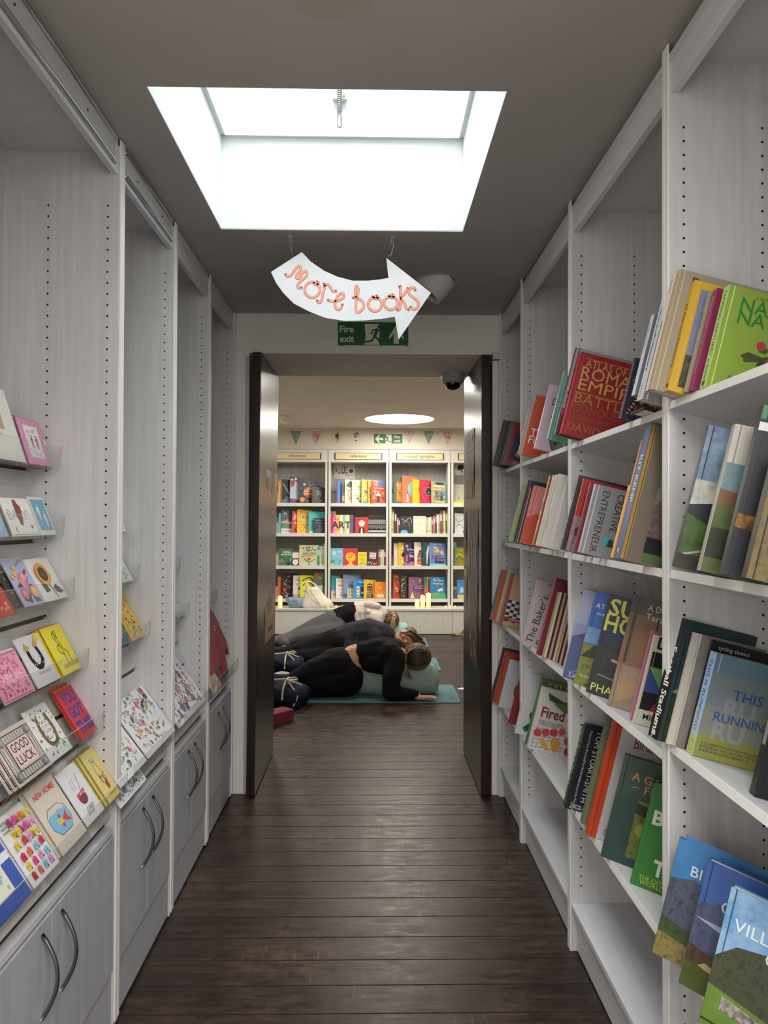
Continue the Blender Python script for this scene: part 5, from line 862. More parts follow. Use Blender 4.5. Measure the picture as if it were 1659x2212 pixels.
far_unit(UX[3], UX[4], 'pale bookcase at the far wall, mostly hidden behind the right door', 'nomad', 3)
def fx(x, Y): return atY(590 + x / 3.95, 1200, Y).x
ORD = ['top', 'second', 'third', 'fourth']
UN = ['left far bookcase', 'centre far bookcase', 'right far bookcase', 'far bookcase behind the right door']
def fb(u, r, x, w, ytop, col, items, label, t=.014, psi=20, spine=None, dy=0, sit=None, bump_=0):
    """u unit, r shelf row, x left edge and width in zoomed photo px, ytop top edge in the same zoom"""
    a = math.radians(9); Y = YF + .03 + dy
    z = FZ[r] + .002 - math.tan(a) * (Y - YF - .008) + .001
    X = fx(x, Y); k = 3.95 * F_PX / Y; ps = math.radians(psi)
    W = w / k / max(.5, math.cos(ps)); zt = 1.46 - ((ytop / 3.95 + 920) - 1122) * Y / F_PX; h = (zt - z) / math.cos(a)
    mw = frame_mat(Vector((X, Y, z)), (1, 0, 0), (0, 1, 0), a, 0)
    i2 = Vector((0, math.cos(a), -math.sin(a))); zz = Vector((0, math.sin(a), math.cos(a))); xx = Vector((1, 0, 0)) * math.cos(ps) + i2 * math.sin(ps); yy = zz.cross(xx)
    mw = Matrix((xx, yy, zz)).transposed().to_4x4(); mw.translation = Vector((X, Y, z))
    return book(mw, W, h, t, col, spine, items, sit, label, "children's books on the %s shelf, %s" % (ORD[r], UN[u]), lod=1)
def sp(u, r, x, w, ytop, col, label, band=None):
    Y = YF + .03; k = 3.95 * F_PX / Y; W = w / k * .94; zt = 1.46 - ((ytop / 3.95 + 920) - 1122) * Y / F_PX; a = math.radians(9)
    z = FZ[r] + .002 - math.tan(a) * .022; X = fx(x, Y)
    b = MB(); h = (zt - z) / math.cos(a); b.box((0, 0, 0), (W, .15, h), col)
    art(b, [('R', .25, .55, .75, .85, band or '#e9e6da'), ('R', .3, .12, .7, .18, '#3a3a3a')], W, h, lambda u_, v, e: Vector((u_, -e, v)), .0004)
    m = Matrix.Translation((X, Y, z)) @ Matrix.Rotation(-a, 4, 'X')
    o = b.build('book', None, m); tag(o, label, 'book', "children's books on the %s shelf, %s" % (ORD[r], UN[u]))
    p = MB(); p.box((.001, .002, h), (W - .001, .148, h + .0012), PAGES); p.build('pages', o); return o
sc_ = lambda n, c, s=.08, sd=1, reg=(.05, .05, .95, .95): ('S', n, sd, c, s, reg)
# left unit, top shelf
fb(0, 0, 40, 30, 470, '#c9a23a', [sc_(12, ['#1d1c1c', '#a8332a'])], 'yellow and black book, leftmost on top shelf of left far bookcase', dy=.0, t=.010)
fb(0, 0, 60, 20, 460, '#d9d5cc', [('R', 0, 0, .4, 1, '#a3222c')], 'thin red and white spine, top shelf of left far bookcase', t=.010, dy=.004)
fb(0, 0, 74, 85, 457, '#17181e', [('L', [(.1, .8), (.5, .5), (.9, .25)], .07, '#b9b9c4'), ('L', [(.5, .6), (.9, .3)], .05, '#c2392f'), ('C', .75, .82, .09, '#b8342c'), ('P', [(0, 0), (1, 0), (1, .15), (.5, .3), (0, .1)], '#5a6a86')], 'black rocket book with a white trail, top shelf left far bookcase')
fb(0, 0, 140, 150, 435, '#1e2431', [('P', [(0, 0), (.55, 0), (.5, .75), (.1, .95), (0, .9)], '#aebccb'), ('P', [(.0, .85), (.3, .9), (.2, .65), (.05, .6)], '#9a3a32'), ('C', .3, .93, .06, '#d9d9d6'), ('P', [(0, 0), (.6, 0), (.6, .12), (0, .18)], '#2a4a7a'), ('C', .2, .12, .09, '#b8342c')], 'dark blue moon book, tallest on the top shelf of left far bookcase', dy=-.003)
fb(0, 0, 215, 150, 468, '#26201f', [('C', .55, .50, .28, '#a8532c'), ('C', .2, .16, .13, '#cf8f3a'), ('C', .3, .84, .07, '#d9b98a'), sc_(26, ['#c9762f', '#d9a25a', '#8a3a22', '#5a7a8a'], .05, 4), T('the', .45, .62, .12, '#e6c79a', b=.02), T('Solar', .3, .52, .17, '#e6c79a', b=.03), T('System', .28, .40, .17, '#e6c79a', b=.03)], 'black book with orange planets around lettering, top shelf', dy=-.006)
fb(0, 0, 328, 112, 520, '#26302c', [sc_(90, ['#6b8a74', '#aab5a2', '#4a6a56', '#8a5a44'], .035, 3), T('THE SKY', .3, .66, .14, '#c9d4c4'), T('ATLAS', .32, .52, .14, '#c9d4c4')], 'small dark green book speckled with pale dots, right end of top shelf', dy=-.010)
# left unit, second
fb(0, 1, 44, 30, 745, '#5aa3ad', [sc_(10, ['#c9593a', '#d9c4a0'])], 'teal book cut off by the left door, second shelf', t=.01)
fb(0, 1, 68, 100, 715, '#47616b', [('C', .3, .82, .12, '#dcd8cc'), ('C', .3, .82, .07, '#3a2a22'), ('P', [(.1, .5), (.5, .6), (.8, .7), (.7, .45), (.2, .42)], '#d9765a'), ('R', 0, .40, .9, .50, '#cf8ab0'), ('R', .05, .22, .6, .42, '#4a8f62'), ('R', 0, 0, 1, .2, '#dcdad0'), T('SCIENCE', .08, .05, .24, '#17171a', fit=.9, b=.01), ('R', .55, .5, .9, .95, '#2c3a30')], 'teal science book with a pink and white panel, second shelf')
fb(0, 1, 160, 70, 728, '#cc4a4a', [T('So', .3, .42, .38, '#f0ece4', b=.02), ('P', [(.1, .6), (.7, .65), (.5, .88), (.2, .85)], '#e09a8a'), ('L', [(.2, .05), (.35, .2), (.5, .06), (.65, .22)], .08, '#2a1a22')], 'coral red book between the science book and the yellow book', dy=-.003)
fb(0, 1, 203, 115, 712, '#e0b42e', [('R', .22, 0, .24, 1, '#a87f16'), T('BUILT', .34, .62, .26, '#2a6ac0', b=.03), T('TO FLY', .34, .30, .22, '#2a6ac0', b=.03), sc_(30, ['#7a3a1a', '#3a3a3a', '#d9d4b8', '#4a8ab0'], .045, 6)], 'yellow book with blue block lettering, second shelf left far bookcase', dy=-.006)
fb(0, 1, 302, 130, 730, '#42b0ab', [sc_(22, ['#b8342c', '#2a6a8a', '#d9d4b8', '#1f3a3a'], .05, 6), ('R', .1, 0, .5, .10, '#d9e6e2')], 'turquoise book with small vehicles, second shelf', dy=-.009)
fb(0, 1, 345, 85, 785, '#2b2e35', [('P', [(.0, .05), (.5, .0), (.9, .25), (.8, .5), (.4, .35)], '#454b58'), T('MAPPING', .15, .80, .15, '#7fb0ac', b=.01), T('UNIVERSE', .15, .62, .15, '#5a6fd0', b=.02), T('THE', .4, .45, .13, '#8aa4d8')], 'small charcoal universe book in front of the turquoise one', dy=-.028)
# left unit, third
fb(0, 2, 46, 115, 1048, '#1f6b45', [T('ANIMAL', .28, .74, .17, '#dfe8d8', b=.02), T('JOURNEYS', .15, .60, .17, '#dfe8d8', b=.02), ('P', [(0, .3), (.25, .38), (.45, .3), (.35, .05), (.3, .2), (.12, .1), (0, .05)], '#7d7566'), ('C', .72, .10, .13, '#2a1512'), ('R', .3, .82, .7, .9, '#a8542c'), ('R', .35, .47, .65, .54, '#a8542c'), ('R', .86, .26, .93, .42, '#cfd4c4')], 'green animal journeys book at the left of the third shelf', psi=2)
fb(0, 2, 163, 55, 1083, '#d4d0c6', [], 'plain white leaflet stand behind the round label, third shelf', psi=2, dy=.01)
fb(0, 2, 160, 60, 1130, '#3c3a26', [('C', .5, .45, .40, '#e6e2d8'), T('MINI', .38, .45, .14, '#5a2a22'), T('BOOK', .37, .30, .14, '#5a2a22'), sc_(12, ['#6a8a3a', '#c9a24a', '#b84a3a'], .1, 3, (.03, .7, .97, .97))], 'small dark book with a round white label, third shelf', psi=2, dy=-.01)
fb(0, 2, 222, 165, 1020, '#bcc39a', [T('NATURAL', .2, .54, .17, '#3a6a5a', b=.03, fit=.7), T('WORLD', .28, .42, .17, '#c9642f', b=.03, fit=.5), ('L', [(.5, 0), (.5, .18), (.35, .24), (.25, .34)], .035, '#4a3a30', 1), ('L', [(.5, .15), (.68, .24), (.82, .32)], .03, '#4a3a30', 1), ('P', [(.35, .32), (.5, .38), (.62, .32), (.48, .25)], '#b84a2a'), sc_(26, ['#6a3a2a', '#3a5a3a', '#a83a2a', '#7d8a3a'], .06, 8, (.08, .66, .92, .96)), sc_(10, ['#4a5a3a', '#8a5a3a'], .04, 2, (.05, .3, .3, .6))], 'large sage green natural world book with a tree, third shelf', psi=2)
for x, w, y, c, l in ((376, 14, 1038, '#3f82b8', 'blue'), (392, 10, 1030, '#a3b83a', 'lime green'), (403, 10, 1026, '#e0ddd4', 'white'), (414, 12, 1028, '#7fb5bd', 'pale teal'), (428, 9, 1008, '#bcd23c', 'tall yellow-green'), (437, 8, 1016, '#d5dadd', 'pale grey')):
    sp(0, 2, x, w, y, c, l + ' thin spine at the right end of the third shelf, left far bookcase')
# left unit, fourth
fb(0, 3, 40, 26, 1290, '#cf5a2a', [sc_(8, ['#d9c04a', '#3a6a3a'])], 'orange book cut off by the left door, fourth shelf', t=.01)
fb(0, 3, 68, 130, 1262, '#231f1f', [sc_(46, ['#b83a4a', '#d97a3a', '#3a6a4a', '#8a9ab0', '#d9c9a8'], .06, 7, (.03, .05, .6, .98)), ('C', .22, .34, .10, '#c23a44'), ('C', .28, .10, .08, '#b8332c'), ('L', [(.3, .45), (.45, .5), (.6, .42)], .04, '#a8803a', 1)], 'black book with bright folk flowers, fourth shelf left far bookcase', dy=-.002)
fb(0, 3, 170, 90, 1280, '#d6cdbd', [T('CHARLES', .1, .76, .3, '#7a2a2a', fit=.9), T('& YOU', .25, .60, .24, '#2a2a3a'), T('EVOLVE', .02, .06, .32, '#8a2a1f', b=.02, fit=.95), ('C', .55, .44, .13, '#5a7a94'), ('C', .55, .44, .05, '#23252c'), sc_(12, ['#7a2a2a', '#3a4a6a'], .05, 4)], 'cream evolution book with a violet spine, fourth shelf', spine='#5f6aa8', dy=-.012, t=.016)
fb(0, 3, 232, 135, 1278, '#d2d236', [('L', [(.1, .75), (.3, .85), (.6, .9), (.9, .75)], .06, '#3a3a1a', 1), ('L', [(.15, .55), (.4, .7), (.7, .62), (.8, .45)], .05, '#4a4a1f', 1), ('P', [(.15, .3), (.35, .38), (.55, .34), (.5, .28), (.3, .25)], '#7d98a8'), ('P', [(.2, .08), (.4, .2), (.62, .12), (.5, .03)], '#b8343c'), ('P', [(.6, .82), (1, .9), (1, .6), (.8, .65)], '#b86a2a')], 'yellow-green dinosaur book behind the white tote bag', dy=-.02)
fb(0, 3, 348, 80, 1255, '#4a5a3f', [('C', .4, .86, .2, '#a8442a'), ('R', .05, .3, .9, .5, '#a9bd9a'), sc_(26, ['#20241d', '#8a9a6a', '#c9c4a8', '#7a2f22'], .09, 5)], 'mottled green book with a red top, right end of fourth shelf left', dy=-.03, psi=5)
# centre unit top
fb(1, 0, 548, 45, 465, '#3f8fcf', [], 'magenta-spined blue book, leftmost on top shelf of centre far bookcase', spine='#e04aa8', t=.024, psi=34)
fb(1, 0, 583, 45, 478, '#5f5236', [('R', .1, .1, .9, .35, '#c99a4a'), ('R', .1, .5, .9, .9, '#3a3324')], 'brown and gold narrow book, top shelf centre far bookcase', dy=-.003)
fb(1, 0, 610, 85, 455, '#c9cdbd', [sc_(30, ['#2f5a45', '#7a3a24', '#3a3a34', '#a8683a'], .09, 3), ('P', [(.1, .75), (.5, .95), (.9, .8), (.5, .66)], '#2f5a45')], 'white wildlife book with dark birds and animals, top shelf', dy=-.005)
fb(1, 0, 670, 110, 458, '#bcd4b8', [T('HISTORY', .15, .80, .18, '#c9bf3a', b=.02), T('YOUNG', .35, .68, .18, '#2a3a34', b=.02), T('HEROES', .40, .56, .16, '#6aa0a8', b=.02), sc_(24, ['#c2392f', '#2a4a8a', '#d9a23a', '#23202a', '#d98ab0'], .08, 4, (.3, .05, .95, .48))], 'pale mint history book with a crowd of children, top shelf', spine='#c9c95a', dy=-.008)
fb(1, 0, 752, 85, 455, '#dcc14a', [T('THE', .35, .82, .24, '#a8402a', b=.02), T('OWL', .5, .68, .24, '#a8402a', b=.02), ('P', [(.2, .5), (.4, .58), (.6, .46), (.45, .4)], '#2a6ab0'), ('L', [(.15, .25), (.5, .4)], .04, '#2a2a2a'), ('P', [(.1, 0), (.2, .18), (.3, .05), (.45, .2), (.55, .02)], '#4a8ac0')], 'pale yellow book with a blue bird, top shelf centre far bookcase', spine='#7a3a24', dy=-.011)
fb(1, 0, 808, 140, 458, '#dcb04a', [('R', .15, .72, .35, .98, '#c2543a'), ('R', .35, .72, .62, .98, '#e09a9a'), ('R', .62, .72, 1, .98, '#5a7ab0'), T('MAPS', .38, .84, .13, '#7a2a5a', b=.02), T('BOOK', .30, .74, .14, '#3a4a1a', b=.03), ('R', 0, .0, .2, .7, '#c9a83a'), sc_(10, ['#2a2a2a', '#c2392f', '#d9d4c4'], .06, 4, (.02, .02, .22, .7))], 'multicoloured patchwork book behind the red dancer book', spine='#3d4a4a', dy=-.014)
fb(1, 0, 835, 120, 510, '#c9402f', [T('Queens of Wheels', .16, .86, .1, '#f0e2d8', b=.02), ('P', [(.38, .05), (.62, .05), (.58, .45), (.42, .45)], '#1f2430'), ('P', [(.28, .45), (.5, .62), (.72, .45), (.6, .42), (.4, .42)], '#aebcc9'), ('C', .5, .66, .07, '#d9a27a'), ('C', .2, .3, .1, '#d9983a'), ('C', .28, .7, .1, '#d9a84a'), ('C', .78, .30, .11, '#7a2430'), ('C', .84, .6, .08, '#d98a7a'), sc_(14, ['#d9b04a', '#e6d4c4'], .04, 4)], 'red book with a dancer in a black skirt, top shelf centre', dy=-.04)
# centre second
b = MB(); b.box((0, 0, 0), (.062, .0012, .08), '#cfc3a5'); b.box((.01, -.0004, .02), (.05, 0, .06), '#a89a7a'); tag(b.build('price_card', None, Matrix.Translation((fx(492, 9.40), 9.40, 1.485))), 'small tan card standing above the striped ART book', 'card')
STR_ = [('R', 0, 0, .2, 1, '#cf2f3a'), ('R', .2, 0, .36, 1, '#d98ab8'), ('R', .36, 0, .52, 1, '#e0b43a'), ('R', .52, 0, .66, 1, '#e6ddb0'), ('R', .66, 0, .78, 1, '#7ab4d4'), ('R', .78, 0, 1, 1, '#e0d68a')]
fb(1, 1, 478, 172, 760, '#cf2f3a', STR_ + [T('A', .10, .28, .46, '#2f3a4a', b=.05), T('R', .46, .28, .46, '#7a2f24', b=.05), T('T', .76, .28, .46, '#5a5a2a', b=.05, fit=.3), T('AN INTERACTIVE GUIDE', .12, .16, .075, '#5a2a3a', fit=.75), ('C', .25, .9, .04, '#7a2a3a'), ('C', .3, .78, .045, '#b8343a'), ('C', .42, .74, .04, '#a8542a')], 'wide rainbow-striped book reading ART, second shelf centre', psi=1)
fb(1, 1, 655, 28, 760, '#5a5a9a', [], 'violet edge of a book behind the ART book', psi=1, dy=.006)
fb(1, 1, 684, 14, 778, '#16130f', [], 'dark strip painting the shaded gap left of the red portrait book', psi=1, dy=.002)  # dark sliver stands in for shade in the gap between books
fb(1, 1, 698, 113, 780, '#c2302c', [T('Big Dreams', .15, .84, .12, '#4a1214', fit=.7), ('C', .5, .58, .2, '#e0d8ca'), ('C', .35, .66, .1, '#e0d8ca'), ('C', .65, .66, .1, '#e0d8ca'), ('C', .5, .74, .12, '#e0d8ca'), ('C', .5, .52, .13, '#f0e4d4'), ('P', [(.25, 0), (.75, 0), (.68, .3), (.5, .36), (.32, .3)], '#23282a'), ('P', [(.42, 0), (.58, 0), (.55, .3), (.45, .3)], '#e6e0d4'), ('C', .45, .54, .012, '#23201c'), ('C', .56, .54, .012, '#23201c')], 'red book with a curly white-haired portrait, second shelf centre', psi=1)
for i in range(20):
    Y = YF + .034; k = 3.95 * F_PX / Y; x0 = fx(813 + i * 7.9, Y); w_ = 7.6 / k; h_ = .232; z = FZ[1]
    b = MB(); b.box((0, 0, 0), (w_, .13, h_), '#100f10'); rr = random.Random(i)
    art(b, [('R', .25, .52, .6, .78, '#cfccc6'), ('R', .25, .22 + rr.uniform(0, .1), .6, .46, '#a39f99'), ('R', .1, .06, .8, .16, '#d9d6d0')], w_, h_, lambda u_, v, e: Vector((u_, -e, v)), .0004)
    o = b.build('book', None, Matrix.Translation((x0, Y, z)) @ Matrix.Rotation(-math.radians(9), 4, 'X'))
    tag(o, 'thin black paperback with white spine print, in the uniform black row', 'book', 'uniform black paperbacks on the second shelf, centre far bookcase')
    p = MB(); p.box((.0008, .002, h_), (w_ - .0008, .128, h_ + .001), PAGES); p.build('pages', o)
# centre third
fb(1, 2, 485, 112, 1045, '#6fb4d4', [('C', .3, .72, .13, '#e9e9e6'), ('C', .3, .72, .05, '#1a1a1a'), T('100', .58, .74, .2, '#e9f0f4', b=.02), T('SPORT', .38, .46, .22, '#e0b83a', b=.03), ('R', .05, .1, .35, .3, '#3a8a8a'), ('C', .18, .07, .1, '#e0b83a'), sc_(12, ['#d9e6ec', '#2a5a9a', '#c2504a', '#d9983a'], .06, 6, (.35, .02, .97, .42)), ('R', 0, 0, .06, 1, '#8ab83a')], 'light blue sport book with a football, third shelf centre', psi=1)
fb(1, 2, 602, 118, 1045, '#c92f34', [('C', .5, .50, .36, '#e6b52a'), ('R', .38, 0, .62, .3, '#e6b52a'), ('R', .25, 0, .75, .07, '#e6b52a'), T('SCHOOL', .28, .72, .13, '#a8302a', b=.02, fit=.44), T('STORY', .30, .58, .13, '#a8302a', b=.02, fit=.4), T('PRIZE', .30, .45, .12, '#a8302a', b=.02, fit=.4), sc_(20, ['#e6b52a', '#8a1f2a', '#e0d8c4'], .03, 3)], 'red book with a large golden trophy, third shelf centre', psi=1)
fb(1, 2, 724, 76, 1078, '#d4d230', [T('PUZZLE', .15, .72, .2, '#c2492f', b=.03, fit=.7), ('C', .5, .45, .2, '#e0a02a'), sc_(16, ['#2a6a5a', '#c2392f', '#2a4a9a'], .07, 5, (.05, .02, .95, .3))], 'lime yellow puzzle book between the trophy and maroon heroes books', psi=1)
fb(1, 2, 800, 100, 1070, '#4a1f34', [('P', [(.2, .5), (.75, .45), (.8, .88), (.25, .92)], '#ddd6c9'), T('HEROES', .22, .76, .14, '#2a1a22', b=.03, fit=.56), T('OF THE', .34, .66, .1, '#2a1a22'), T('MUSEUM', .24, .54, .12, '#2a1a22', b=.03, fit=.5), sc_(30, ['#b8344a', '#d9a23a', '#2a2a2e', '#d98ab0', '#c9b8a8'], .07, 3, (.03, .02, .97, .36))], 'maroon heroes book with a row of faces, third shelf centre', psi=1)
for i, (x, w, c) in enumerate(((899, 9, '#c9303a'), (909, 8, '#3a8a4a'), (918, 8, '#dedad0'), (927, 8, '#a8c83a'), (936, 9, '#e6e2da'), (946, 9, '#b82a3a'), (956, 9, '#3a2a34'))):
    sp(1, 2, x, w, 1058, c, ['red', 'green', 'ivory', 'lime', 'white', 'crimson', 'dark plum'][i] + ' thin spine right of the heroes book, centre far bookcase')
# centre fourth
fb(1, 3, 497, 75, 1280, '#2a9a94', [T('C', .45, .66, .45, '#e0ece8', b=.02), ('R', 0, 0, 1, .35, '#c9bda8'), sc_(14, ['#7a4a34', '#e6e0d4', '#a83a2a'], .1, 5, (.02, .02, .98, .34))], 'teal book with brown illustrations, leftmost on fourth shelf centre')
fb(1, 3, 535, 75, 1302, '#dfd6cf', [T('HOW', .25, .80, .22, '#d98a7a', b=.01), T('WAS', .25, .58, .40, '#b8303a', b=.02, fit=.7), T('THAT', .30, .4, .2, '#4a7a94'), sc_(12, ['#c2604a', '#4a7a94'], .08, 2, (.3, .04, .95, .35))], 'pink and white book with a blue spine, fourth shelf centre', spine='#4a6ac0', t=.02, dy=-.004)
fb(1, 3, 598, 150, 1270, '#7d90b8', [('R', .25, .04, .85, .45, '#d8cf9f'), *[('R', .32 + .14 * i, .12 + .12 * j, .38 + .14 * i, .19 + .12 * j, '#5a6a94') for i in range(4) for j in range(3)], T('ADVENT', .4, .86, .13, '#d4d8ea', b=.01), T('SUMMER HOUSE', .2, .74, .12, '#d4d8ea', fit=.65), ('C', .12, .12, .12, '#4a5a7a'), ('R', .3, .45, .8, .58, '#4a5a8a')], 'slate blue book with a cream windowed house, tallest on fourth shelf centre', dy=-.008, spine='#b0708a')
fb(1, 3, 690, 95, 1310, '#2f8fd0', [('R', .25, .08, .50, .62, '#e6ddc0'), ('C', .37, .5, .08, '#b84a3a'), ('C', .37, .32, .08, '#c9983a'), ('C', .37, .16, .08, '#b84a3a'), ('R', .6, .1, .9, .6, '#2a3a5a'), ('C', .75, .3, .1, '#a9c9dd'), T("Daddy", .45, .82, .17, '#e6f0f6', b=.02), T("LET'S GO", .26, .70, .19, '#17305a', b=.03, fit=.62)], "bright blue book lettered Let's Go, fourth shelf centre", dy=-.02, spine='#d4c86a')
fb(1, 3, 776, 98, 1313, '#e6b624', [('C', .5, .66, .22, '#2f2a2c'), ('L', [(.28, .72), (.15, .82), (.2, .92)], .05, '#c9a83a', 1), ('L', [(.72, .72), (.86, .82), (.8, .92)], .05, '#c9a83a', 1), ('C', .42, .69, .05, '#f0ece0'), ('C', .58, .69, .05, '#f0ece0'), ('R', .25, .44, .78, .54, '#c2303a'), ('P', [(.2, .05), (.78, .05), (.74, .42), (.28, .42)], '#252225'), T('SERIOUS', .27, .32, .12, '#e9e4d6', b=.03, fit=.46), T('AMAZING', .25, .22, .12, '#e9e4d6', b=.03, fit=.46), T('MAGIC', .26, .11, .13, '#e9e4d6', b=.03, fit=.46), ('R', .12, .56, .88, .59, '#2a8a6a')], 'yellow book with a horned monster in a top hat', dy=-.024)
fb(1, 3, 868, 99, 1330, '#e0892c', [('P', [(.5, .85), (.82, .62), (.5, .40), (.18, .62)], '#b8522a'), ('P', [(.5, .82), (.78, .62), (.5, .43), (.22, .62)], '#e0892c'), ('R', .2, .08, .8, .24, '#efe6d4'), T('for Kids', .28, .12, .15, '#5a3a24'), sc_(16, ['#5a8a94', '#efe0c0', '#c9542c'], .06, 7, (.08, .28, .92, .95))], 'orange book with a diamond emblem, right end of fourth shelf centre', dy=-.028)
# right unit top
fb(2, 0, 1028, 95, 430, '#3f5f3a', [('P', [(.25, .1), (.95, .05), (.95, .9), (.5, .75), (.3, .85)], '#d9762a'), sc_(24, ['#c9421f', '#e0a23a', '#3a2a1f', '#e6c87a'], .1, 2, (.2, .05, .95, .9))], 'green and orange jungle book, leftmost on top shelf of right far bookcase')
fb(2, 0, 1102, 125, 422, '#dd6a4a', [('C', .72, .55, .34, '#7ab4ac', .5), ('C', .35, .38, .05, '#2a1a18'), ('P', [(.3, .08), (.42, .08), (.40, .35), (.3, .35)], '#efe4cc'), sc_(12, ['#d99a3a', '#b83a2f', '#8ac0b4'], .07, 2)], 'coral and teal sea adventure book, top shelf of right far bookcase', spine='#4a5a8a', dy=-.004)
fb(2, 0, 1190, 90, 452, '#e0b420', [('C', .85, .6, .25, '#6b4a22', .45), ('R', .1, 0, .12, 1, '#b88f14')], 'golden yellow book between the coral and crimson books', dy=-.008)
fb(2, 0, 1255, 110, 455, '#b82240', [('C', .66, .52, .26, '#8a8f92', .32), ('C', .66, .52, .22, '#20242a', .28), ('C', .7, .48, .08, '#6a8a5a'), ('L', [(.1, .9), (.4, .7), (.2, .4), (.4, .1)], .02, '#d9607a', 1), ('L', [(.15, .95), (.5, .85), (.9, .92)], .02, '#d9607a', 1)], 'crimson book with a round window cut-out, top shelf', dy=-.014, t=.02)
fb(2, 0, 1352, 132, 465, '#7a9a94', [('R', .0, .0, .1, 1, '#c9ab4a'), ('R', .12, .62, .92, .82, '#e6d09a'), T('PIRATES', .14, .65, .17, '#b8402a', b=.03, full=.74), ('R', .3, .86, .8, .94, '#1f1c1c'), ('P', [(.28, .15), (.45, .15), (.42, .55), (.3, .55)], '#a82f34'), ('P', [(.55, .15), (.78, .15), (.72, .5), (.6, .5)], '#3a5a5a'), ('R', .2, .06, .85, .13, '#e6c84a'), sc_(24, ['#d98a4a', '#2a6a5a', '#e0c878', '#3a4a7a'], .07, 3, (.05, .05, .95, .6))], 'pirates book with a cream title banner, right end of top shelf', dy=-.02)
# right second
SPC = [(1003, 10, 705, '#6fc0c4', 'aqua'), (1014, 8, 705, '#c6d65a', 'lime'), (1024, 9, 703, '#d9702a', 'orange'), (1036, 19, 725, '#2a2f4f', 'navy with white bands'), (1058, 11, 785, '#d98a5a', 'peach'), (1070, 11, 787, '#2f3350', 'short navy')]
for x, w, y, c, l in SPC: sp(2, 1, x, w, y, c, l + ' spine at the left of the second shelf, right far bookcase')
fb(2, 1, 1086, 106, 770, '#262b36', [('C', .3, .05, .30, '#6aa8c0', .22), ('L', [(.1, .85), (.4, .75), (.8, .9), (.9, .6)], .04, '#c9b8a0', 1), ('L', [(.2, .6), (.5, .7), (.75, .5), (.6, .4)], .05, '#c97a4a', 1), sc_(20, ['#8a8f9a', '#c9b8a0'], .03, 4)], 'dark navy book with swirling figures above a blue globe', psi=1)
fb(2, 1, 1197, 106, 768, '#dcd4bd', [sc_(12, ['#3a3a34', '#7a5a3a'], .05, 4, (.05, .82, .95, .96)), sc_(8, ['#c2533a', '#6a8a5a', '#3a3a34'], .06, 5, (.05, .05, .95, .3)), T('A Year of', .3, .66, .1, '#a8975a'), T('Stories', .3, .54, .12, '#a8975a'), T('and Verse', .3, .43, .1, '#a8975a')], 'cream book with small dark drawings, face out on the second shelf', psi=1)
for x, w, y, c, l in ((1307, 12, 780, '#a9c4d9', 'light blue'), (1321, 19, 781, '#e0d878', 'pale yellow'), (1342, 9, 775, '#e6e2d8', 'white'), (1353, 10, 779, '#6a5a94', 'purple'), (1365, 19, 768, '#e0622a', 'wide orange'), (1386, 11, 745, '#2f3f5a', 'dark navy'), (1398, 13, 755, '#cfd9d6', 'pale grey-green'), (1412, 9, 750, '#8ab8a0', 'mint'), (1423, 11, 722, '#b8283f', 'crimson'), (1435, 11, 726, '#4a6a3a', 'moss green'), (1448, 11, 718, '#c98a5a', 'tan'), (1460, 11, 721, '#d9d8c4', 'cream'), (1473, 11, 715, '#2f5a3a', 'dark green'), (1486, 15, 705, '#e0d23a', 'bright yellow')):
    sp(2, 1, x, w, y, c, l + ' spine in the row right of the cream book, right far bookcase')
# right third
fb(2, 2, 1030, 62, 1002, '#cfc6b8', [('C', .7, .5, .14, '#b8343a'), ('L', [(.7, .5), (.72, .3)], .04, '#5a4a3a')], 'cream book with a red spine, leftmost on third shelf right', spine='#c42a34', t=.02)
fb(2, 2, 1070, 70, 995, '#e0b62c', [('P', [(.35, .72), (.6, .95), (.75, .8), (.6, .7)], '#efe9da'), ('P', [(.35, .45), (.7, .66), (.75, .45), (.5, .38)], '#23201f'), ('P', [(.35, .12), (.6, .34), (.8, .2), (.55, .1)], '#e6dfcf'), sc_(6, ['#23201f'], .08, 4)], 'yellow book with black and white puppies, third shelf right', dy=-.004)
fb(2, 2, 1120, 105, 998, '#3d3468', [('C', .22, .86, .11, '#e0b04a'), T('A Poem', .22, .68, .22, '#efe9ea', b=.02, fit=.75), T('in the', .5, .56, .14, '#efe9ea'), T('Sky', .42, .38, .30, '#efe9ea', b=.02), ('P', [(.1, .2), (.3, .18), (.28, .5), (.15, .45)], '#d9604a'), ('P', [(0, 0), (1, 0), (1, .12), (.6, .2), (.3, .1), (0, .2)], '#a86aa8'), ('P', [(.5, .02), (1, .0), (1, .14), (.75, .2)], '#d98a4a')], 'purple poem book with a yellow moon, third shelf right', dy=-.008)
fb(2, 2, 1206, 80, 992, '#dfd8c4', [('C', .62, .62, .12, '#3a2420'), ('P', [(.35, .42), (.85, .42), (.8, .58), (.45, .58)], '#c23a34'), ('R', .3, .32, .9, .42, '#3a9a8a'), ('R', .3, .14, .92, .30, '#d9582a'), ('R', .3, .05, .85, .13, '#b8753a'), T('UNDER', .3, .85, .12, '#b8402a')], 'ivory book with a child on a coloured stack, third shelf right', spine='#c4303a', dy=-.012)
for k in (1, 0): fb(2, 2, 1278 - (0 if k == 0 else 8), 78, 990, '#23474f', [('P', [(.4, .5), (.6, .92), (.75, .8), (.6, .4), (.5, .05), (.42, .1)], '#cfd9d0'), sc_(18, ['#4a7a7a', '#8aa89a', '#1a2f38'], .07, 4)], ['dark teal book with a white heron, front copy on third shelf', 'dark teal heron book, rear copy with only its spine showing'][k], dy=-.018 + k * .02, spine='#2a5a62')
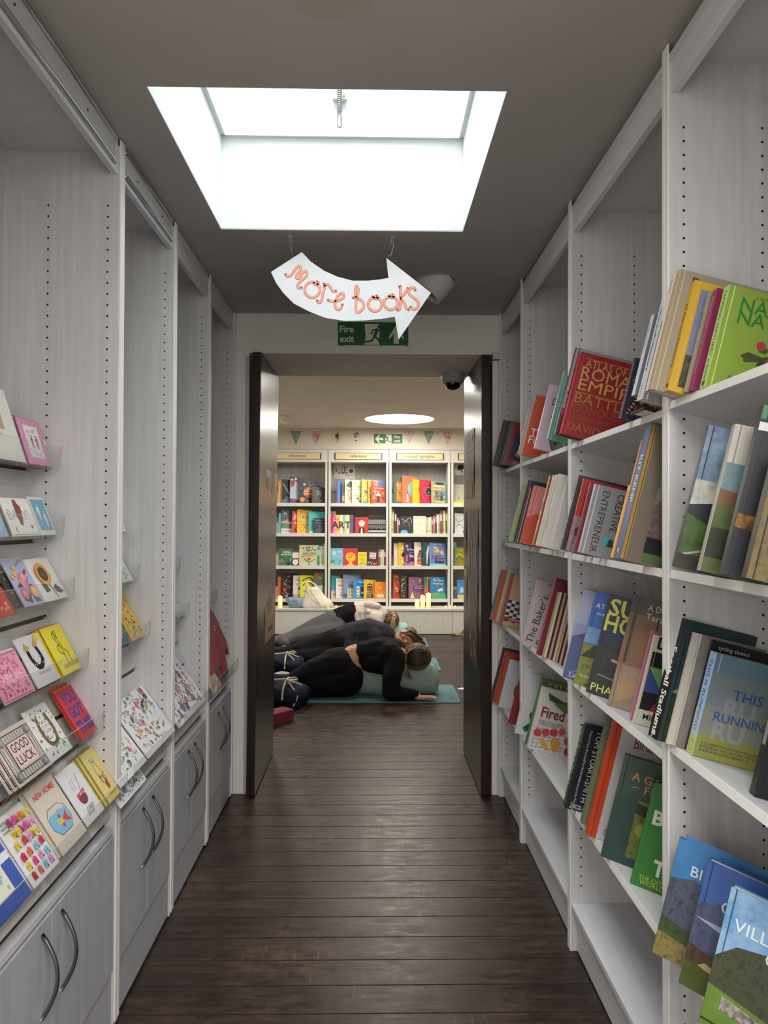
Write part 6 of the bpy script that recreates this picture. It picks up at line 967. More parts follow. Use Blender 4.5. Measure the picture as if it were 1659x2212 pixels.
fb(2, 2, 1342, 140, 995, '#4f86c9', [sc_(26, ['#e0a24a', '#d9702f', '#e6c06a'], .10, 3, (.15, .45, .9, .86)), ('P', [(.3, .12), (.85, .1), (.9, .4), (.4, .45), (.28, .3)], '#3a3468'), T('The Kind', .42, .34, .12, '#e6b87a', b=.02), T('Orchard', .40, .23, .13, '#e6b87a', b=.02), ('C', .18, .38, .09, '#c2303a'), ('R', 0, 0, 1, .08, '#7fd0d4'), T('SMALL STORIES', .2, .90, .08, '#e0e9f4')], 'blue book bursting with orange flowers, third shelf right', spine='#dedad0', dy=-.026, t=.02)
# right fourth
fb(2, 3, 1025, 85, 1268, '#b8442f', [sc_(40, ['#d9a27a', '#7a2a22', '#3a2a3a', '#5a8aa8', '#e0c4a0'], .10, 5), ('C', .4, .9, .08, '#6a9ac0')], 'red patterned book with dark creatures, leftmost on fourth shelf right')
fb(2, 3, 1088, 95, 1270, '#26302a', [sc_(44, ['#b83a3a', '#d9a23a', '#4a6a4a', '#d9c4a0', '#6a7a3a'], .08, 4, (.03, .03, .6, .97)), ('C', .85, .45, .22, '#151917')], 'dark floral wreath book, fourth shelf right', dy=-.004)
fb(2, 3, 1160, 138, 1290, '#8f5f7f', [('C', .58, .48, .34, '#5a2f74', .22), T('The Quiet', .40, .56, .13, '#e6cfe0', b=.01), T('Orchestra', .34, .46, .14, '#e6cfe0', b=.02), T('A year in music', .36, .36, .07, '#e6cfe0'), ('C', .7, .84, .08, '#e0c49a'), ('P', [(.08, .02), (.35, .02), (.22, .3)], '#e6dc8a'), sc_(40, ['#c9a27a', '#a84a5a', '#d9b8c9', '#6a4a5a'], .04, 4, (.03, .6, .97, .97)), sc_(20, ['#c9a27a', '#a84a5a', '#d9b8c9'], .04, 9, (.3, .03, .97, .24))], 'mauve orchestra book with a purple oval, fourth shelf right', dy=-.010)
fb(2, 3, 1295, 42, 1288, '#3a8a9a', [('R', 0, 0, 1, .5, '#d97a2a'), sc_(16, ['#e0b44a', '#2a4a5a', '#b83a2a'], .12, 3)], 'narrow teal and orange book between mauve and blue books', dy=-.014)
fb(2, 3, 1318, 40, 1290, '#c9862a', [('R', .1, .1, .5, .9, '#5a3a1a')], 'narrow golden brown book beside the blue circus book', dy=-.018)
fb(2, 3, 1345, 138, 1288, '#2f7fb8', [('P', [(0, 0), (1, 0), (1, .22), (.5, .3), (0, .24)], '#4fae7a'), T('The Circus', .16, .80, .17, '#efe8da', b=.03, fit=.7), T('Great Escape', .16, .66, .13, '#efe8da', b=.02, fit=.72), ('P', [(.4, .38), (.7, .5), (.85, .42), (.75, .36), (.5, .32)], '#e0d4cc'), ('P', [(.2, .14), (.5, .2), (.45, .26), (.22, .24)], '#d9822f'), sc_(14, ['#e6dcc4', '#d9a24a', '#7fd0a4'], .04, 3), T('LITTLE STAR', .2, .92, .07, '#dceaf4')], 'blue circus book with a white horse, right end of fourth shelf', dy=-.024)
# unit behind right door
fb(3, 0, 1540, 95, 490, '#c6c4aa', [T('I ought to', .25, .82, .1, '#5a5a44'), ('C', .5, .3, .06, '#3a3a2a'), ('R', .1, .1, .14, .6, '#b0ae94')], 'sage cream book at the frame of the right door, top far shelf')
b = MB(); b.box((0, 0, 0), (.16, .20, .022), '#e0d850'); o = b.build('book', None, Matrix.Translation((fx(1530, 9.30), 9.306, FZ[0] + .001 - .0))); tag(o, 'yellow book lying flat under the sage cream book', 'book'); 
p = MB(); p.box((.16, .004, .003), (.1605, .196, .019), PAGES); p.build('pages', o)
fb(3, 1, 1550, 100, 742, '#d9dcd8', [('L', [(.1, .7), (.4, .6), (.9, .75)], .05, '#5a9aa0', 1), ('L', [(.1, .35), (.5, .45), (.9, .2)], .05, '#5a9aa0', 1), ('C', .8, .1, .14, '#6aa4d0')], 'white book with teal curves by the right door, second far shelf', spine='#2f8a6a', t=.02)
fb(3, 2, 1528, 40, 990, '#4a9aa8', [], 'teal books edge beside the right door, third far shelf', t=.02)
fb(3, 2, 1552, 95, 1035, '#8a8a2a', [('L', [(.1, .5), (.4, .65), (.9, .5)], .1, '#d9d05a', 1), ('L', [(.1, .35), (.4, .45), (.9, .3)], .06, '#4a5a1f', 1), ('C', .3, .12, .12, '#c2503a'), T('Forest', .3, .82, .2, '#e0dc8a')], 'olive and yellow book by the right door, third far shelf', dy=-.006)
fb(3, 3, 1575, 90, 1312, '#4a8ad0', [('R', 0, 0, 1, .2, '#e0d050'), ('P', [(.2, .3), (.9, .35), (.9, .6), (.3, .6)], '#a9d4e6'), ('C', .7, .8, .1, '#e6c4a0')], 'blue and white beach book by the right door, fourth far shelf')
# papers on the back panels
def paper(x0, x1, y0, y1, Y, items, label, base='#d2d0ca', kx=3.95):
    a = atY(590 + x0 / kx, 920 + y1 / kx, Y); c = atY(590 + x1 / kx, 920 + y0 / kx, Y); w, h = c.x - a.x, c.z - a.z
    b = MB(); b.box((0, 0, 0), (w, .0012, h), base); art(b, items, w, h, lambda u, v, e: Vector((u, -e, v)), .0004); tag(b.build('paper_sheet', None, Matrix.Translation((a.x, Y, a.z))), label, 'paper')
paper(520, 698, 330, 450, 9.588, [('L', [(.25, .9), (.3, .5)], .05, '#c9b8a0'), ('L', [(.4, .95), (.36, .45)], .05, '#b8705a'), ('L', [(.5, .95), (.48, .4)], .05, '#5a7a7a'), ('L', [(.62, .9), (.5, .45)], .05, '#a85a4a'), sc_(16, ['#2a1f22', '#5a4a44', '#7a5a4a'], .05, 3, (.2, .3, .7, .5)), ('C', .82, .55, .1, '#5a443c'), ('L', [(.08, .75), (.14, .5)], .04, '#17171a'), T('Stationery', .55, .2, .1, '#4a4a4a'), T('WE LOVE BOOKS', .04, .04, .05, '#5a5a5a')], 'white drawing of pencils pinned inside the centre far bookcase')
paper(1548, 1640, 325, 420, 9.588, [('C', .55, .7, .3, '#23262a'), sc_(10, ['#4a5a4a', '#23262a'], .12, 4)], 'white sheet with a black drawing pinned near the right door')
# bunting
FL = [(639, '#7d978d', ['#4f6f66', '#5c7a72', '#c9cfc4'], 'first green flag from the left'), (683, '#d9a9a4', ['#5a2f2c', '#7d3f38', '#b85a50'], 'left pink flag'), (728, '#cfc8b2', ['#33383a', '#59605f', '#8a7d4a'], 'cream flag with a dark round drawing'), (769, '#d8d4cc', ['#2d2c2c', '#403f3f'], 'white flag with black writing'), (884, '#c9b3c0', ['#a8808f', '#b85a6a', '#8f9a8f'], 'lilac flag right of the exit sign'), (926, '#7d978d', ['#4f6f66', '#5c7a72', '#c9cfc4'], 'green flag right of the exit sign'), (967, '#d9a9a4', ['#5a2f2c', '#7d3f38', '#b85a50'], 'right pink flag near the right door')]
for px, c, pal, l in FL:
    a = atY(px, 931, 9.321); b = MB(); w = .15; h = .185
    b.prism([(-w / 2, 0, 0), (w / 2, 0, 0), (0, 0, -h)], (0, .0012, 0), c)
    its = []
    rr = random.Random(px)
    for k in range(16):
        v = rr.uniform(.08, .8); half = (1 - v) * .40; u = .5 + rr.uniform(-half, half); its.append(('C', u, 1 - v, rr.uniform(.02, .06), rr.choice(pal)))
    if px == 728: its.append(('C', .5, .66, .17, '#454c55'))
    if px == 769: its += [T('LOVE', .32, .78, .17, '#2d2c2c', fit=.36), T('BOOKS', .30, .62, .16, '#2d2c2c', fit=.4)]
    art(b, its, w, h, lambda u, v, e: Vector((u - w / 2, -e, v - h)), .0004)
    tag(b.build('bunting_flag', None, Matrix.Translation((a.x, 9.321, a.z))), l + ', paper bunting on the far wall', 'bunting', 'bunting flags on the far wall')
# candles on the ledge
def f_wax(nt, bs):
    bs.inputs['Base Color'].default_value = lin('#efdcb4'); bs.inputs['Roughness'].default_value = .5
    bs.inputs['Emission Color'].default_value = lin('#ffb95a'); bs.inputs['Emission Strength'].default_value = .38
CWAX = nm('glowing_candle_wax', f_wax)
def candle(px, pyt, label, r=.024):
    a = atY(px, 1311, 9.11); a.z = .325; h = (1.46 - (pyt - 1122) * 9.11 / F_PX) - .325
    t = empty('candle', a); tag(t, label, 'candle', 'pillar candles on the ledge')
    b = MB()
    b.lathe([(r, 0), (r, h), (r * .88, h - .004), (.002, h - .012)], CWAX, 20, cap=False); b.build('wax', t)
    b = MB(); b.tube([(0, 0, h - .012), (0, 0, h + .004)], .002, '#3a3020', 6); b.ball((0, 0, h + .006), (.004, .004, .009), M('#ffcf7a', .5, 0, 3), 8); b.build('wick', t)
candle(901, 1296, 'short pillar candle, leftmost of three on the ledge below the mauve book', .0305)
candle(913, 1286, 'middle pillar candle of the three on the ledge', .0305)
candle(925.5, 1281, 'tallest pillar candle, rightmost of three on the ledge', .0305)
candle(605, 1288, 'tall pillar candle beside the left door edge on the ledge', .03)
for px, l in ((709, 'left of three tea lights near the tote bag'), (726, 'middle tea light between the tote bag and hooded person'), (740, 'tea light nearest the hooded person'), (963, 'left of three tea lights at the right of the ledge'), (973, 'middle of three tea lights at the right of the ledge'), (983, 'tea light nearest the right door')):
    a = atY(px, 1316, 9.08); a.z = .325; t = empty('tea_light', a); tag(t, l, 'candle', 'tea lights on the ledge')
    b = MB(); b.lathe([(.019, 0), (.019, .015), (.012, .017)], '#e6d67a', 14); b.build('cup', t)
    b = MB(); b.ball((0, 0, .026), (.006, .006, .014), M('#ffe08a', .5, 0, 2.5), 8); b.build('flame', t)
# tote bag and denim cap bag
def blob(name, label, cat, prof, col, base, wob, parts=None, seg=28, flat=1.0):
    t = empty(name, base); tag(t, label, cat); b = MB(); vs = []; n = len(prof)
    for i, (r, z, ox) in enumerate(prof):
        for k in range(seg):
            a = 2 * math.pi * k / seg; q = r * (1 + wob * math.sin(5 * a + i * .7) + wob * .6 * math.sin(9 * a + i))
            vs.append((ox + q * math.cos(a), q * math.sin(a) * flat, z))
    b.add(vs, [(i * seg + k, i * seg + (k + 1) % seg, (i + 1) * seg + (k + 1) % seg, (i + 1) * seg + k) for i in range(n - 1) for k in range(seg)] + [tuple(range(seg))[::-1], tuple(range((n - 1) * seg, n * seg))], col, True)
    return t, b
a = atY(683, 1315, 9.125); a.z = .325
CANVAS = fabric('#d9d2c0', '#e6e0d0', 260)
t, b = blob('tote_bag', 'white canvas tote bag slumped on the ledge', 'bag', [(.185, 0, 0), (.20, .03, .01), (.175, .09, .0), (.125, .15, -.02), (.098, .20, -.03), (.09, .24, -.04), (.06, .27, -.045), (.04, .22, -.04)], CANVAS, a, .085, flat=.42)
b.build('body', t)
b = MB(); b.tube(catmull([(-.10, -.03, .27), (-.13, -.02, .31), (-.09, 0, .335), (-.02, .01, .30), (.0, .0, .26)], 6), .009, CANVAS, 6); b.tube(catmull([(-.08, -.05, .26), (-.03, -.08, .18), (.04, -.085, .08), (.06, -.08, .04)], 6), .006, CANVAS, 6); b.build('handle', t)
a = atY(643, 1315, 9.14); a.z = .325
DEN = fabric('#7f93aa', '#9aaabc', 200)
t, b = blob('denim_bag', 'pale blue denim bag slumped left of the white tote bag', 'bag', [(.07, 0, 0), (.11, .02, 0), (.125, .06, -.01), (.13, .10, -.02), (.12, .13, -.02), (.09, .115, -.01), (.05, .08, 0)], DEN, a, .07, flat=.5); b.build('body', t)
b = MB(); b.tube(catmull([(-.12, -.02, .11), (-.15, -.03, .15), (-.11, -.04, .12), (-.07, -.06, .05)], 5), .007, DEN, 6); b.build('strap', t)
# socket, vents, plug box
b = MB(); c = atY(677, 1348, 9.026); b.box((-.075, -.006, -.035), (.075, 0, .035), '#2a2826')
art(b, [('C', .12, .5, .04, '#d9d4c9'), ('C', .35, .6, .03, '#8d8880'), ('C', .35, .35, .03, '#8d8880'), ('R', .5, .3, .58, .7, '#8d8880')], .15, .07, lambda u, v, e: Vector((u - .075, -.006 - e, v - .035)))
tag(b.build('socket_plate', None, Matrix.Translation(c)), 'dark electrical socket plate on the ledge front behind the people', 'socket')
# ================================================================= people, mats and bolsters
SKIN = grained('skin', '#b88870', '#c4947c', (20, 20, 20), .55, .05)
BLACKF = fabric('#08070a', '#110f13', 300); LEGF = fabric('#070608', '#0d0c0f', 300)
GREYTEE = fabric('#2a2930', '#35343c', 240); CREAMF = fabric('#b5aaa2', '#c9bfb7', 260)
GREYLEG = mottle('#3e3d40', '#525154', 110, .85, '#2a292c')
def solid(caps, balls, voxel, name, parent, mat, smooth=2, faces=None):
    """union of tapered limbs and ellipsoids, re-meshed into one continuous skin"""
    b = MB()
    for c in caps:
        pts = [Vector(p) for p in c[0]]; rs = c[1]; sc = c[2] if len(c) > 2 else (1, 1, 1)
        for i in range(len(pts) - 1):
            L = (pts[i + 1] - pts[i]).length; n = max(2, int(L / (min(rs[i], rs[i + 1]) * .30)))
            for k in range(n + 1):
                t = k / n; r = rs[i] * (1 - t) + rs[i + 1] * t; p = pts[i].lerp(pts[i + 1], t)
                b.ball(p, (r * sc[0], r * sc[1], r * sc[2]), mat, 10)
    for c, r, rot in balls:
        b.ball(Vector(c), r, mat, 14, rot)
    o = b.build(name, parent)
    m = o.modifiers.new('r', 'REMESH'); m.mode = 'VOXEL'; m.voxel_size = voxel; m.use_smooth_shade = True
    s = o.modifiers.new('s', 'SMOOTH'); s.factor = .6; s.iterations = smooth
    dg = bpy.context.evaluated_depsgraph_get(); dg.update()
    me = bpy.data.meshes.new_from_object(o.evaluated_get(dg)); o.modifiers.clear(); old = o.data; o.data = me; bpy.data.meshes.remove(old)
    me.polygons.foreach_set('use_smooth', [True] * len(me.polygons)); return o
def hand(parent, p, d, n, L=.175, name='body', mat=SKIN, mirror=1):
    """palm, four bent fingers and thumb lying on a surface: p wrist, d direction, n side direction (towards the thumb)"""
    d = Vector(d).normalized(); n = Vector(n).normalized(); u = Vector((0, 0, 1))
    caps = []
    for i, (o_, l) in enumerate(((.030, .072), (.011, .080), (-.009, .075), (-.028, .060))):
        a = p + d * .085 + n * o_; fan = d + n * (o_ * 1.8)
        caps.append(([p + d * .03 + n * o_ * .8 + u * .002, a + u * .004, a + fan * l * .5 + u * .006, a + fan * l - u * .004], [.012, .0095, .0082, .0068]))
    caps.append(([p + d * .025 + n * .028, p + d * .055 + n * .058, p + d * .088 + n * .068 - u * .003], [.013, .0095, .0078]))
    return caps
def hair_strands(b, c, r, m_list, spec, n=60, seed=1):
    """bundles of strands combed over a head: spec(u)-> list of points from parting to end"""
    rr = random.Random(seed)
    for i in range(n):
        pts = spec(i / n, rr); b.tube(catmull(pts, 4), [max(.0015, .005 * (1 - .6 * k / (4 * (len(pts) - 1)))) for k in range(4 * (len(pts) - 1) + 1)], rr.choice(m_list), 5)
MATC = grained('yoga_mat_teal', '#4c6f78', '#5b808a', (120, 120, 120), .8, .3)
def mat_(x0, x1, y0, y1, label, z=.0):
    t = empty('yoga_mat', (x0, y0, z)); tag(t, label, 'yoga mat', 'teal yoga mats on the back room floor')
    b = MB(); W_, D_ = x1 - x0, y1 - y0; r = .03
    ring = [(W_ - r + r * math.sin(a), r - r * math.cos(a)) for a in [i * math.pi / 12 for i in range(7)]] + [(W_ - r + r * math.cos(a), D_ - r + r * math.sin(a)) for a in [i * math.pi / 12 for i in range(7)]]
    P = [(0, 0)] + ring + [(0, D_)]
    b.prism([(x, y, .001) for x, y in P], (0, 0, .005), MATC)
    b.build('surface', t)
    b = MB()
    for k, (dx, dy) in enumerate(((0, 0), (.012, .06))):
        art(b, [('L', [(.1, .1), (.3, .7), (.5, .3), (.8, .9)], .12, '#22373f'), ('L', [(.6, .1), (.9, .5)], .12, '#22373f')], .05, .05, lambda u, v, e: Vector((W_ - .085 + u + dx * 0, .07 + dy + v, .0062 + e)))
    b.build('printed_mark', t)
mat_(-1.15, .715, 5.655, 6.265, 'teal yoga mat nearest the doorway, under the person in black')
mat_(-1.15, .675, 6.86, 7.48, 'teal yoga mat in the middle, under the person in the grey shirt')
mat_(-1.15, .655, 8.12, 8.76, 'teal yoga mat farthest back, under the person in the hooded top')
BOLM = fabric('#869c96', '#94aaa4', 200)
def bolster(x0, x1, y, r, label, z=.006, col=BOLM):
    b = MB(); L = x1 - x0; prof = []
    for i in range(15):
        s = i / 14; a = math.pi * s; 
    ring = [(0.0, .0), (.006, .45), (.02, .68), (.05, .86), (.10, .95), (.25, 1.01), (.5, 1.01), (.75, 1.0), (.90, .96), (.95, .88), (.98, .70), (.994, .45), (1, .0)]
    vs = []; seg = 40
    for i, (s, q) in enumerate(ring):
        for k in range(seg):
            a = 2 * math.pi * k / seg; pk = 1 + (.012 * math.sin(a * 14) if .01 < s < .04 or .96 < s < .99 else 0)
            y_ = math.cos(a) * r * q * pk * 1.06; z_ = math.sin(a) * r * q * pk
            z_ = max(z_, -r * .90)
            vs.append((x0 + L * s, y + y_, z + r * .90 + z_))
    b.add(vs, [(i * seg + k, (i + 1) * seg + k, (i + 1) * seg + (k + 1) % seg, i * seg + (k + 1) % seg) for i in range(len(ring) - 1) for k in range(seg)], col, True)
    o = b.build('bolster'); tag(o, label, 'bolster', 'round bolster cushions')
    p = MB(); p.tube([(x1 - L * .028, y + math.cos(a) * r * 1.07, z + r * .9 + max(-.9 * r, math.sin(a) * r * 1.01)) for a in [i * math.pi / 18 for i in range(36)]], .0028, '#7d938d', 5, True); p.build('piping', o)
bolster(-.15, .565, 5.96, .132, 'pale green bolster under the person in black', .006)
bolster(-.12, .44, 7.16, .125, 'pale green bolster under the person in the grey shirt', .006)
bolster(-.05, .44, 8.42, .125, 'pale teal bolster under the person in the hooded top', .006, fabric('#8fb5b3', '#a2c6c4', 200))
def A5(px, py, Y): return atY(px, py, Y)
# ---- person in black, nearest
t = empty('person', (-.27, 5.92, .006)); tag(t, 'person in black cropped top and leggings lying twisted over the nearest bolster, face turned away', 'person', 'people resting on bolsters')
inv = Matrix.Translation((.27, -5.92, -.006))
def L(*p): return inv @ Vector(p)
pel = L(-.275, 5.93, .215); wai = L(-.10, 5.94, .315); che = L(.09, 5.93, .335); sho = L(.21, 5.86, .34)
knee1 = L(-.66, 5.86, .105); ank1 = L(-.86, 6.18, .075); knee2 = L(-.64, 5.84, .085); ank2 = L(-.98, 5.98, .055)
neck = L(.27, 5.88, .325); head = L(.375, 5.90, .325)
legs = [([pel, L(-.45, 5.88, .185), knee1, L(-.78, 6.0, .09), ank1], [.165, .130, .075, .060, .040]), ([L(-.22, 5.86, .14), L(-.42, 5.83, .11), knee2, L(-.82, 5.9, .065), ank2], [.135, .10, .07, .055, .04]), ([L(-.30, 5.95, .22), L(-.20, 5.95, .25), wai], [.165, .150, .115])]
armL = [([L(.20, 5.80, .33), L(.165, 5.725, .19), L(.14, 5.70, .065), L(.26, 5.705, .052), L(.36, 5.71, .045)], [.075, .062, .050, .045, .034])]
armR = [([L(.20, 6.0, .36), L(.24, 6.12, .20), L(.30, 6.16, .05), L(.42, 6.14, .045)], [.07, .055, .045, .03])]
tors = [([wai, che, L(.17, 5.92, .345)], [.115, .135, .12]), ([L(.17, 5.86, .345), L(.19, 6.0, .35)], [.095, .09]), ([sho, neck, L(.33, 5.89, .32)], [.08, .055, .052])]
hnd = hand(t, L(.365, 5.71, .032), (1, -.05, 0), (0, .9, 0))
solid(legs + tors + armL + armR + [([L(.34, 5.71, .042), L(.38, 5.71, .03), L(.45, 5.705, .026)], [.027, .026, .02], (1, 1.6, .62))] + hnd, [(head, (.098, .082, .108), None), (L(.40, 5.96, .31), (.03, .03, .03), None)], .0075, 'body', t, SKIN, 1)
def infl(caps, e): return [(c[0], [r + e for r in c[1]], *c[2:]) for c in caps]
lg = infl(legs[:2], .008) + [([L(-.30, 5.95, .22), L(-.20, 5.95, .252)], [.172, .152])]
solid(lg, [(L(-.27, 5.92, .215), (.17, .175, .178), None), (L(-.20, 5.85, .15), (.14, .13, .145), None)], .012, 'leggings', t, LEGF, 4)
tp = [([L(-.05, 5.93, .325), che, L(.17, 5.92, .345)], [.128, .150, .13])] + [([L(.15, 5.84, .345), L(.19, 6.02, .355)], [.115, .105])] + infl(armL, .012)[:1] + infl(armR, .012)
tp[2] = ([L(.19, 5.80, .335), L(.165, 5.72, .20), L(.145, 5.70, .075), L(.26, 5.705, .06), L(.345, 5.71, .052)], [.092, .083, .064, .054, .044])
solid(tp + [([L(.0, 5.88, .29), L(.14, 5.84, .29)], [.10, .115])], [], .011, 'top', t, BLACKF, 3)
HB = ['#33251b', '#3d2d20', '#4a3827', '#7a6046', '#2a1e16']
HM1 = hairmat('brown_hair_with_lighter_sweep', ['#2a1c13', '#3b2a1d', '#54402c', '#86694a'], (26, 60, 90))
b = MB(); b.ball(head, (.116, .104, .112), HM1, 28); rr = random.Random(3)
for i in range(320):      # strands sweep from the nape over the crown to the bolster
    u = rr.uniform(-1, 1); w_ = rr.uniform(-1, 1); pts = []
    for k in range(7):
        th = -1.25 + 2.5 * k / 6; ph = u * 1.25
        v = Vector((math.sin(th + .35), -math.cos(ph) * math.cos(th), math.sin(ph) * math.cos(th) + .25 * math.sin(th) * w_))
        v.normalize(); pts.append(head + Vector((v.x * .118, v.y * .106, v.z * .114)) * rr.uniform(1.0, 1.03))
    c_ = rr.choice(['#2a1c13', '#33241a', '#3f2e20', '#4a3827']) if abs(u) < .55 else rr.choice(['#5c4630', '#7a6046', '#8f7354', '#4a3827'])
    b.tube(catmull(pts, 2), .0026, c_, 4)
for i in range(110):      # paler locks along the top and the shoulder side, loose ends on the bolster
    a = rr.uniform(0, 1); q = rr.uniform(-.012, .012)
    pts = [head + Vector((.05 - .12 * a, -.04 + q, .104 - .02 * a)), head + Vector((-.05 - .03 * a, -.075 + q, .07 - .02 * a)), head + Vector((-.105 - .012 * a, -.075 + q, .0)), head + Vector((-.100 + .03 * a, -.08 + q, -.075 - .02 * a)), head + Vector((-.10 + .06 * a, -.085 + q, -.13 - .04 * a + q))]
    b.tube(catmull(pts, 3), .0026, rr.choice(['#8f7152', '#7a6046', '#9c815f', '#5a4632', '#4a3827']), 4)
b.build('hair', t)
for a_, l in ((ank1, 0), (ank2, 1)):
    s = solid([([a_, a_ + Vector((-.07, -.05, -.01)), a_ + Vector((-.02, -.13, .005))], [.045, .048, .034])], [], .009, 'sock', t, mottle('#b9c4bf', '#8f9aa8', 60, .9, '#7d8a8a'), 2)
# ---- person in grey shirt, middle
t = empty('person', (-.30, 7.15, .006)); tag(t, 'person in a dark grey shirt lying over the middle bolster, face showing', 'person', 'people resting on bolsters')
inv = Matrix.Translation((.30, -7.15, -.006))
pel = L(-.34, 7.12, .21); wai = L(-.18, 7.13, .29); che = L(-.03, 7.12, .31); head = L(.335, 7.10, .262)
legs = [([pel, L(-.55, 7.08, .17), L(-.84, 7.0, .12), L(-1.05, 7.25, .08)], [.165, .125, .08, .05]), ([L(-.32, 7.05, .14), L(-.55, 6.98, .10), L(-.82, 6.93, .08), L(-1.05, 7.1, .06)], [.13, .10, .075, .045])]
tors = [([pel, wai, che, L(.08, 7.10, .30), L(.16, 7.1, .29)], [.16, .13, .145, .125, .09]), ([L(.16, 7.1, .285), L(.24, 7.1, .27), L(.30, 7.1, .27)], [.06, .052, .05])]
arms = [([L(.05, 7.02, .29), L(.08, 6.94, .16), L(.12, 6.90, .06), L(.33, 6.92, .05)], [.075, .055, .047, .032])]
arms2 = [([L(.10, 7.22, .32), L(.22, 7.30, .20), L(.36, 7.30, .06)], [.07, .055, .04])]
hn = hand(t, L(.33, 6.92, .035), (1, 0, 0), (0, 1, 0)) 
face = [(head, (.092, .088, .104), None), (head + Vector((-.05, -.03, -.012)), (.055, .055, .062), None), (head + Vector((.0, -.087, -.008)), (.014, .022, .012), None), (head + Vector((-.025, -.078, .045)), (.02, .014, .02), None), (head + Vector((-.03, -.080, -.012)), (.008, .010, .016), None), (head + Vector((-.045, -.055, .072)), (.02, .012, .026), None)]
solid(legs + tors + arms + arms2 + hn + [([L(.31, 6.92, .045), L(.40, 6.92, .034)], [.028, .022], (1, 1.5, .7))], face, .0075, 'body', t, SKIN, 1)
b = MB()
for dx, dz in ((.012, .032), (.015, -.03)):
    b.tube([head + Vector((dx - .012 + .008 * k, -.0905 + .003 * abs(k - 1.5), dz + .004 * math.sin(k))) for k in range(4)], .002, '#2d1d17', 5)
b.tube([head + Vector((-.052, -.083, -.012 + .012 * (k - 1))) for k in range(3)], .004, '#9a4f48', 6); b.build('eyelashes', t)
solid(infl(legs, .008), [(L(-.33, 7.1, .2), (.17, .17, .168), None)], .012, 'leggings', t, LEGF, 3)
folds = [([L(-.36 + .055 * i, 6.99, .30 - .012 * abs(i - 3)), L(-.345 + .055 * i, 6.955, .20), L(-.33 + .05 * i, 6.965, .10)], [.018, .02, .018]) for i in range(7)]
solid([([L(-.30, 7.12, .225), wai, che, L(.08, 7.10, .30), L(.14, 7.1, .295)], [.165, .152, .165, .142, .11])] + [([L(.03, 7.03, .30), L(.07, 6.96, .20)], [.10, .07]), ([L(.10, 7.22, .32), L(.18, 7.27, .25)], [.085, .07])] + folds, [(L(-.2, 7.02, .16), (.17, .10, .14), None)], .011, 'shirt', t, GREYTEE, 2)
b = MB(); rr = random.Random(12); HC2 = ['#3f2a1d', '#523826', '#69492f', '#7d5a3c', '#332117']
hc = head + Vector((.045, .025, .025)); b.ball(hc, (.085, .088, .10), hairmat('auburn_hair', ['#332117', '#4a3222', '#6b4a30', '#8a6440'], (30, 30, 90)), 20)
for i in range(240):
    u = rr.uniform(-1, 1); v = rr.uniform(0, 1)
    p0 = head + Vector((-.045 + .09 * v, -.070 + .02 * v, .085 - .03 * abs(u)))
    p1 = head + Vector((.05 + .02 * v, -.075 + .03 * abs(u) + .1 * v * (u > 0), .055 * u + .045))
    p2 = head + Vector((.12, -.04 + .09 * v, .045 * u + .005)); p3 = head + Vector((.15 + .03 * rr.random(), -.02 + .06 * v, -.04 + .05 * u))
    b.tube(catmull([p0, p1, p2, p3], 3), .0028, rr.choice(HC2), 4)
for i in range(26):      # wispy curled bun ends
    a = rr.uniform(0, 6.28); c0 = head + Vector((.155, -.02 + rr.uniform(-.03, .03), -.055)); r_ = rr.uniform(.02, .05)
    b.tube(catmull([c0 + Vector((r_ * math.cos(a + k * .8), rr.uniform(-.005, .005), r_ * math.sin(a + k * .8))) for k in range(6)], 3), .0028, rr.choice(HC2[1:]), 5)
for i in range(12):
    p0 = head + Vector((-.075, -.055, .06)); b.tube(catmull([p0, p0 + Vector((-.03, -.02, -.02 - .01 * rr.random())), p0 + Vector((-.025 + .02 * rr.random(), -.035, -.06)), p0 + Vector((-.01, -.03, -.095))], 4), .0018, rr.choice(['#8a6238', '#a37a48']), 4)
b.build('hair', t)
# ---- person in hooded top, farthest
t = empty('person', (-.35, 8.42, .006)); tag(t, 'person in a cream hooded top lying over the farthest bolster, blonde ponytail', 'person', 'people resting on bolsters')
inv = Matrix.Translation((.35, -8.42, -.006))
pel = L(-.42, 8.40, .23); wai = L(-.25, 8.40, .34); che = L(-.03, 8.40, .335); head = L(.225, 8.36, .275)
legs = [([pel, L(-.62, 8.34, .195), L(-.88, 8.28, .10), L(-1.0, 8.0, .085), L(-.96, 7.93, .075)], [.165, .122, .080, .060, .045]), ([L(-.40, 8.30, .15), L(-.65, 8.22, .12), L(-.92, 8.18, .09), L(-1.1, 8.05, .07)], [.13, .105, .078, .05])]
tors = [([pel, wai, che, L(.06, 8.38, .32), L(.13, 8.37, .29)], [.155, .125, .145, .12, .06]), ([L(.12, 8.37, .28), L(.19, 8.36, .275)], [.052, .05])]
arms = [([L(.04, 8.25, .30), L(.06, 8.18, .16), L(.1, 8.15, .05), L(.28, 8.16, .045)], [.072, .055, .045, .03])]
solid(legs + tors + arms + hand(t, L(.28, 8.16, .035), (1, 0, 0), (0, 1, 0)), [(head, (.092, .088, .105), None), (L(.2, 8.28, .27), (.015, .015, .02), None)], .009, 'body', t, SKIN, 1)
solid(infl(legs, .008), [(L(-.40, 8.38, .22), (.165, .165, .165), None)], .012, 'leggings', t, GREYLEG, 3)
solid([([L(-.36, 8.39, .28), L(-.22, 8.39, .34)], [.150, .148])], [], .013, 'waistband', t, BLACKF, 2)
fo = [([L(-.18 + .06 * i, 8.26, .36), L(-.16 + .055 * i, 8.235, .26), L(-.14 + .05 * i, 8.24, .17)], [.016, .02, .016]) for i in range(6)]
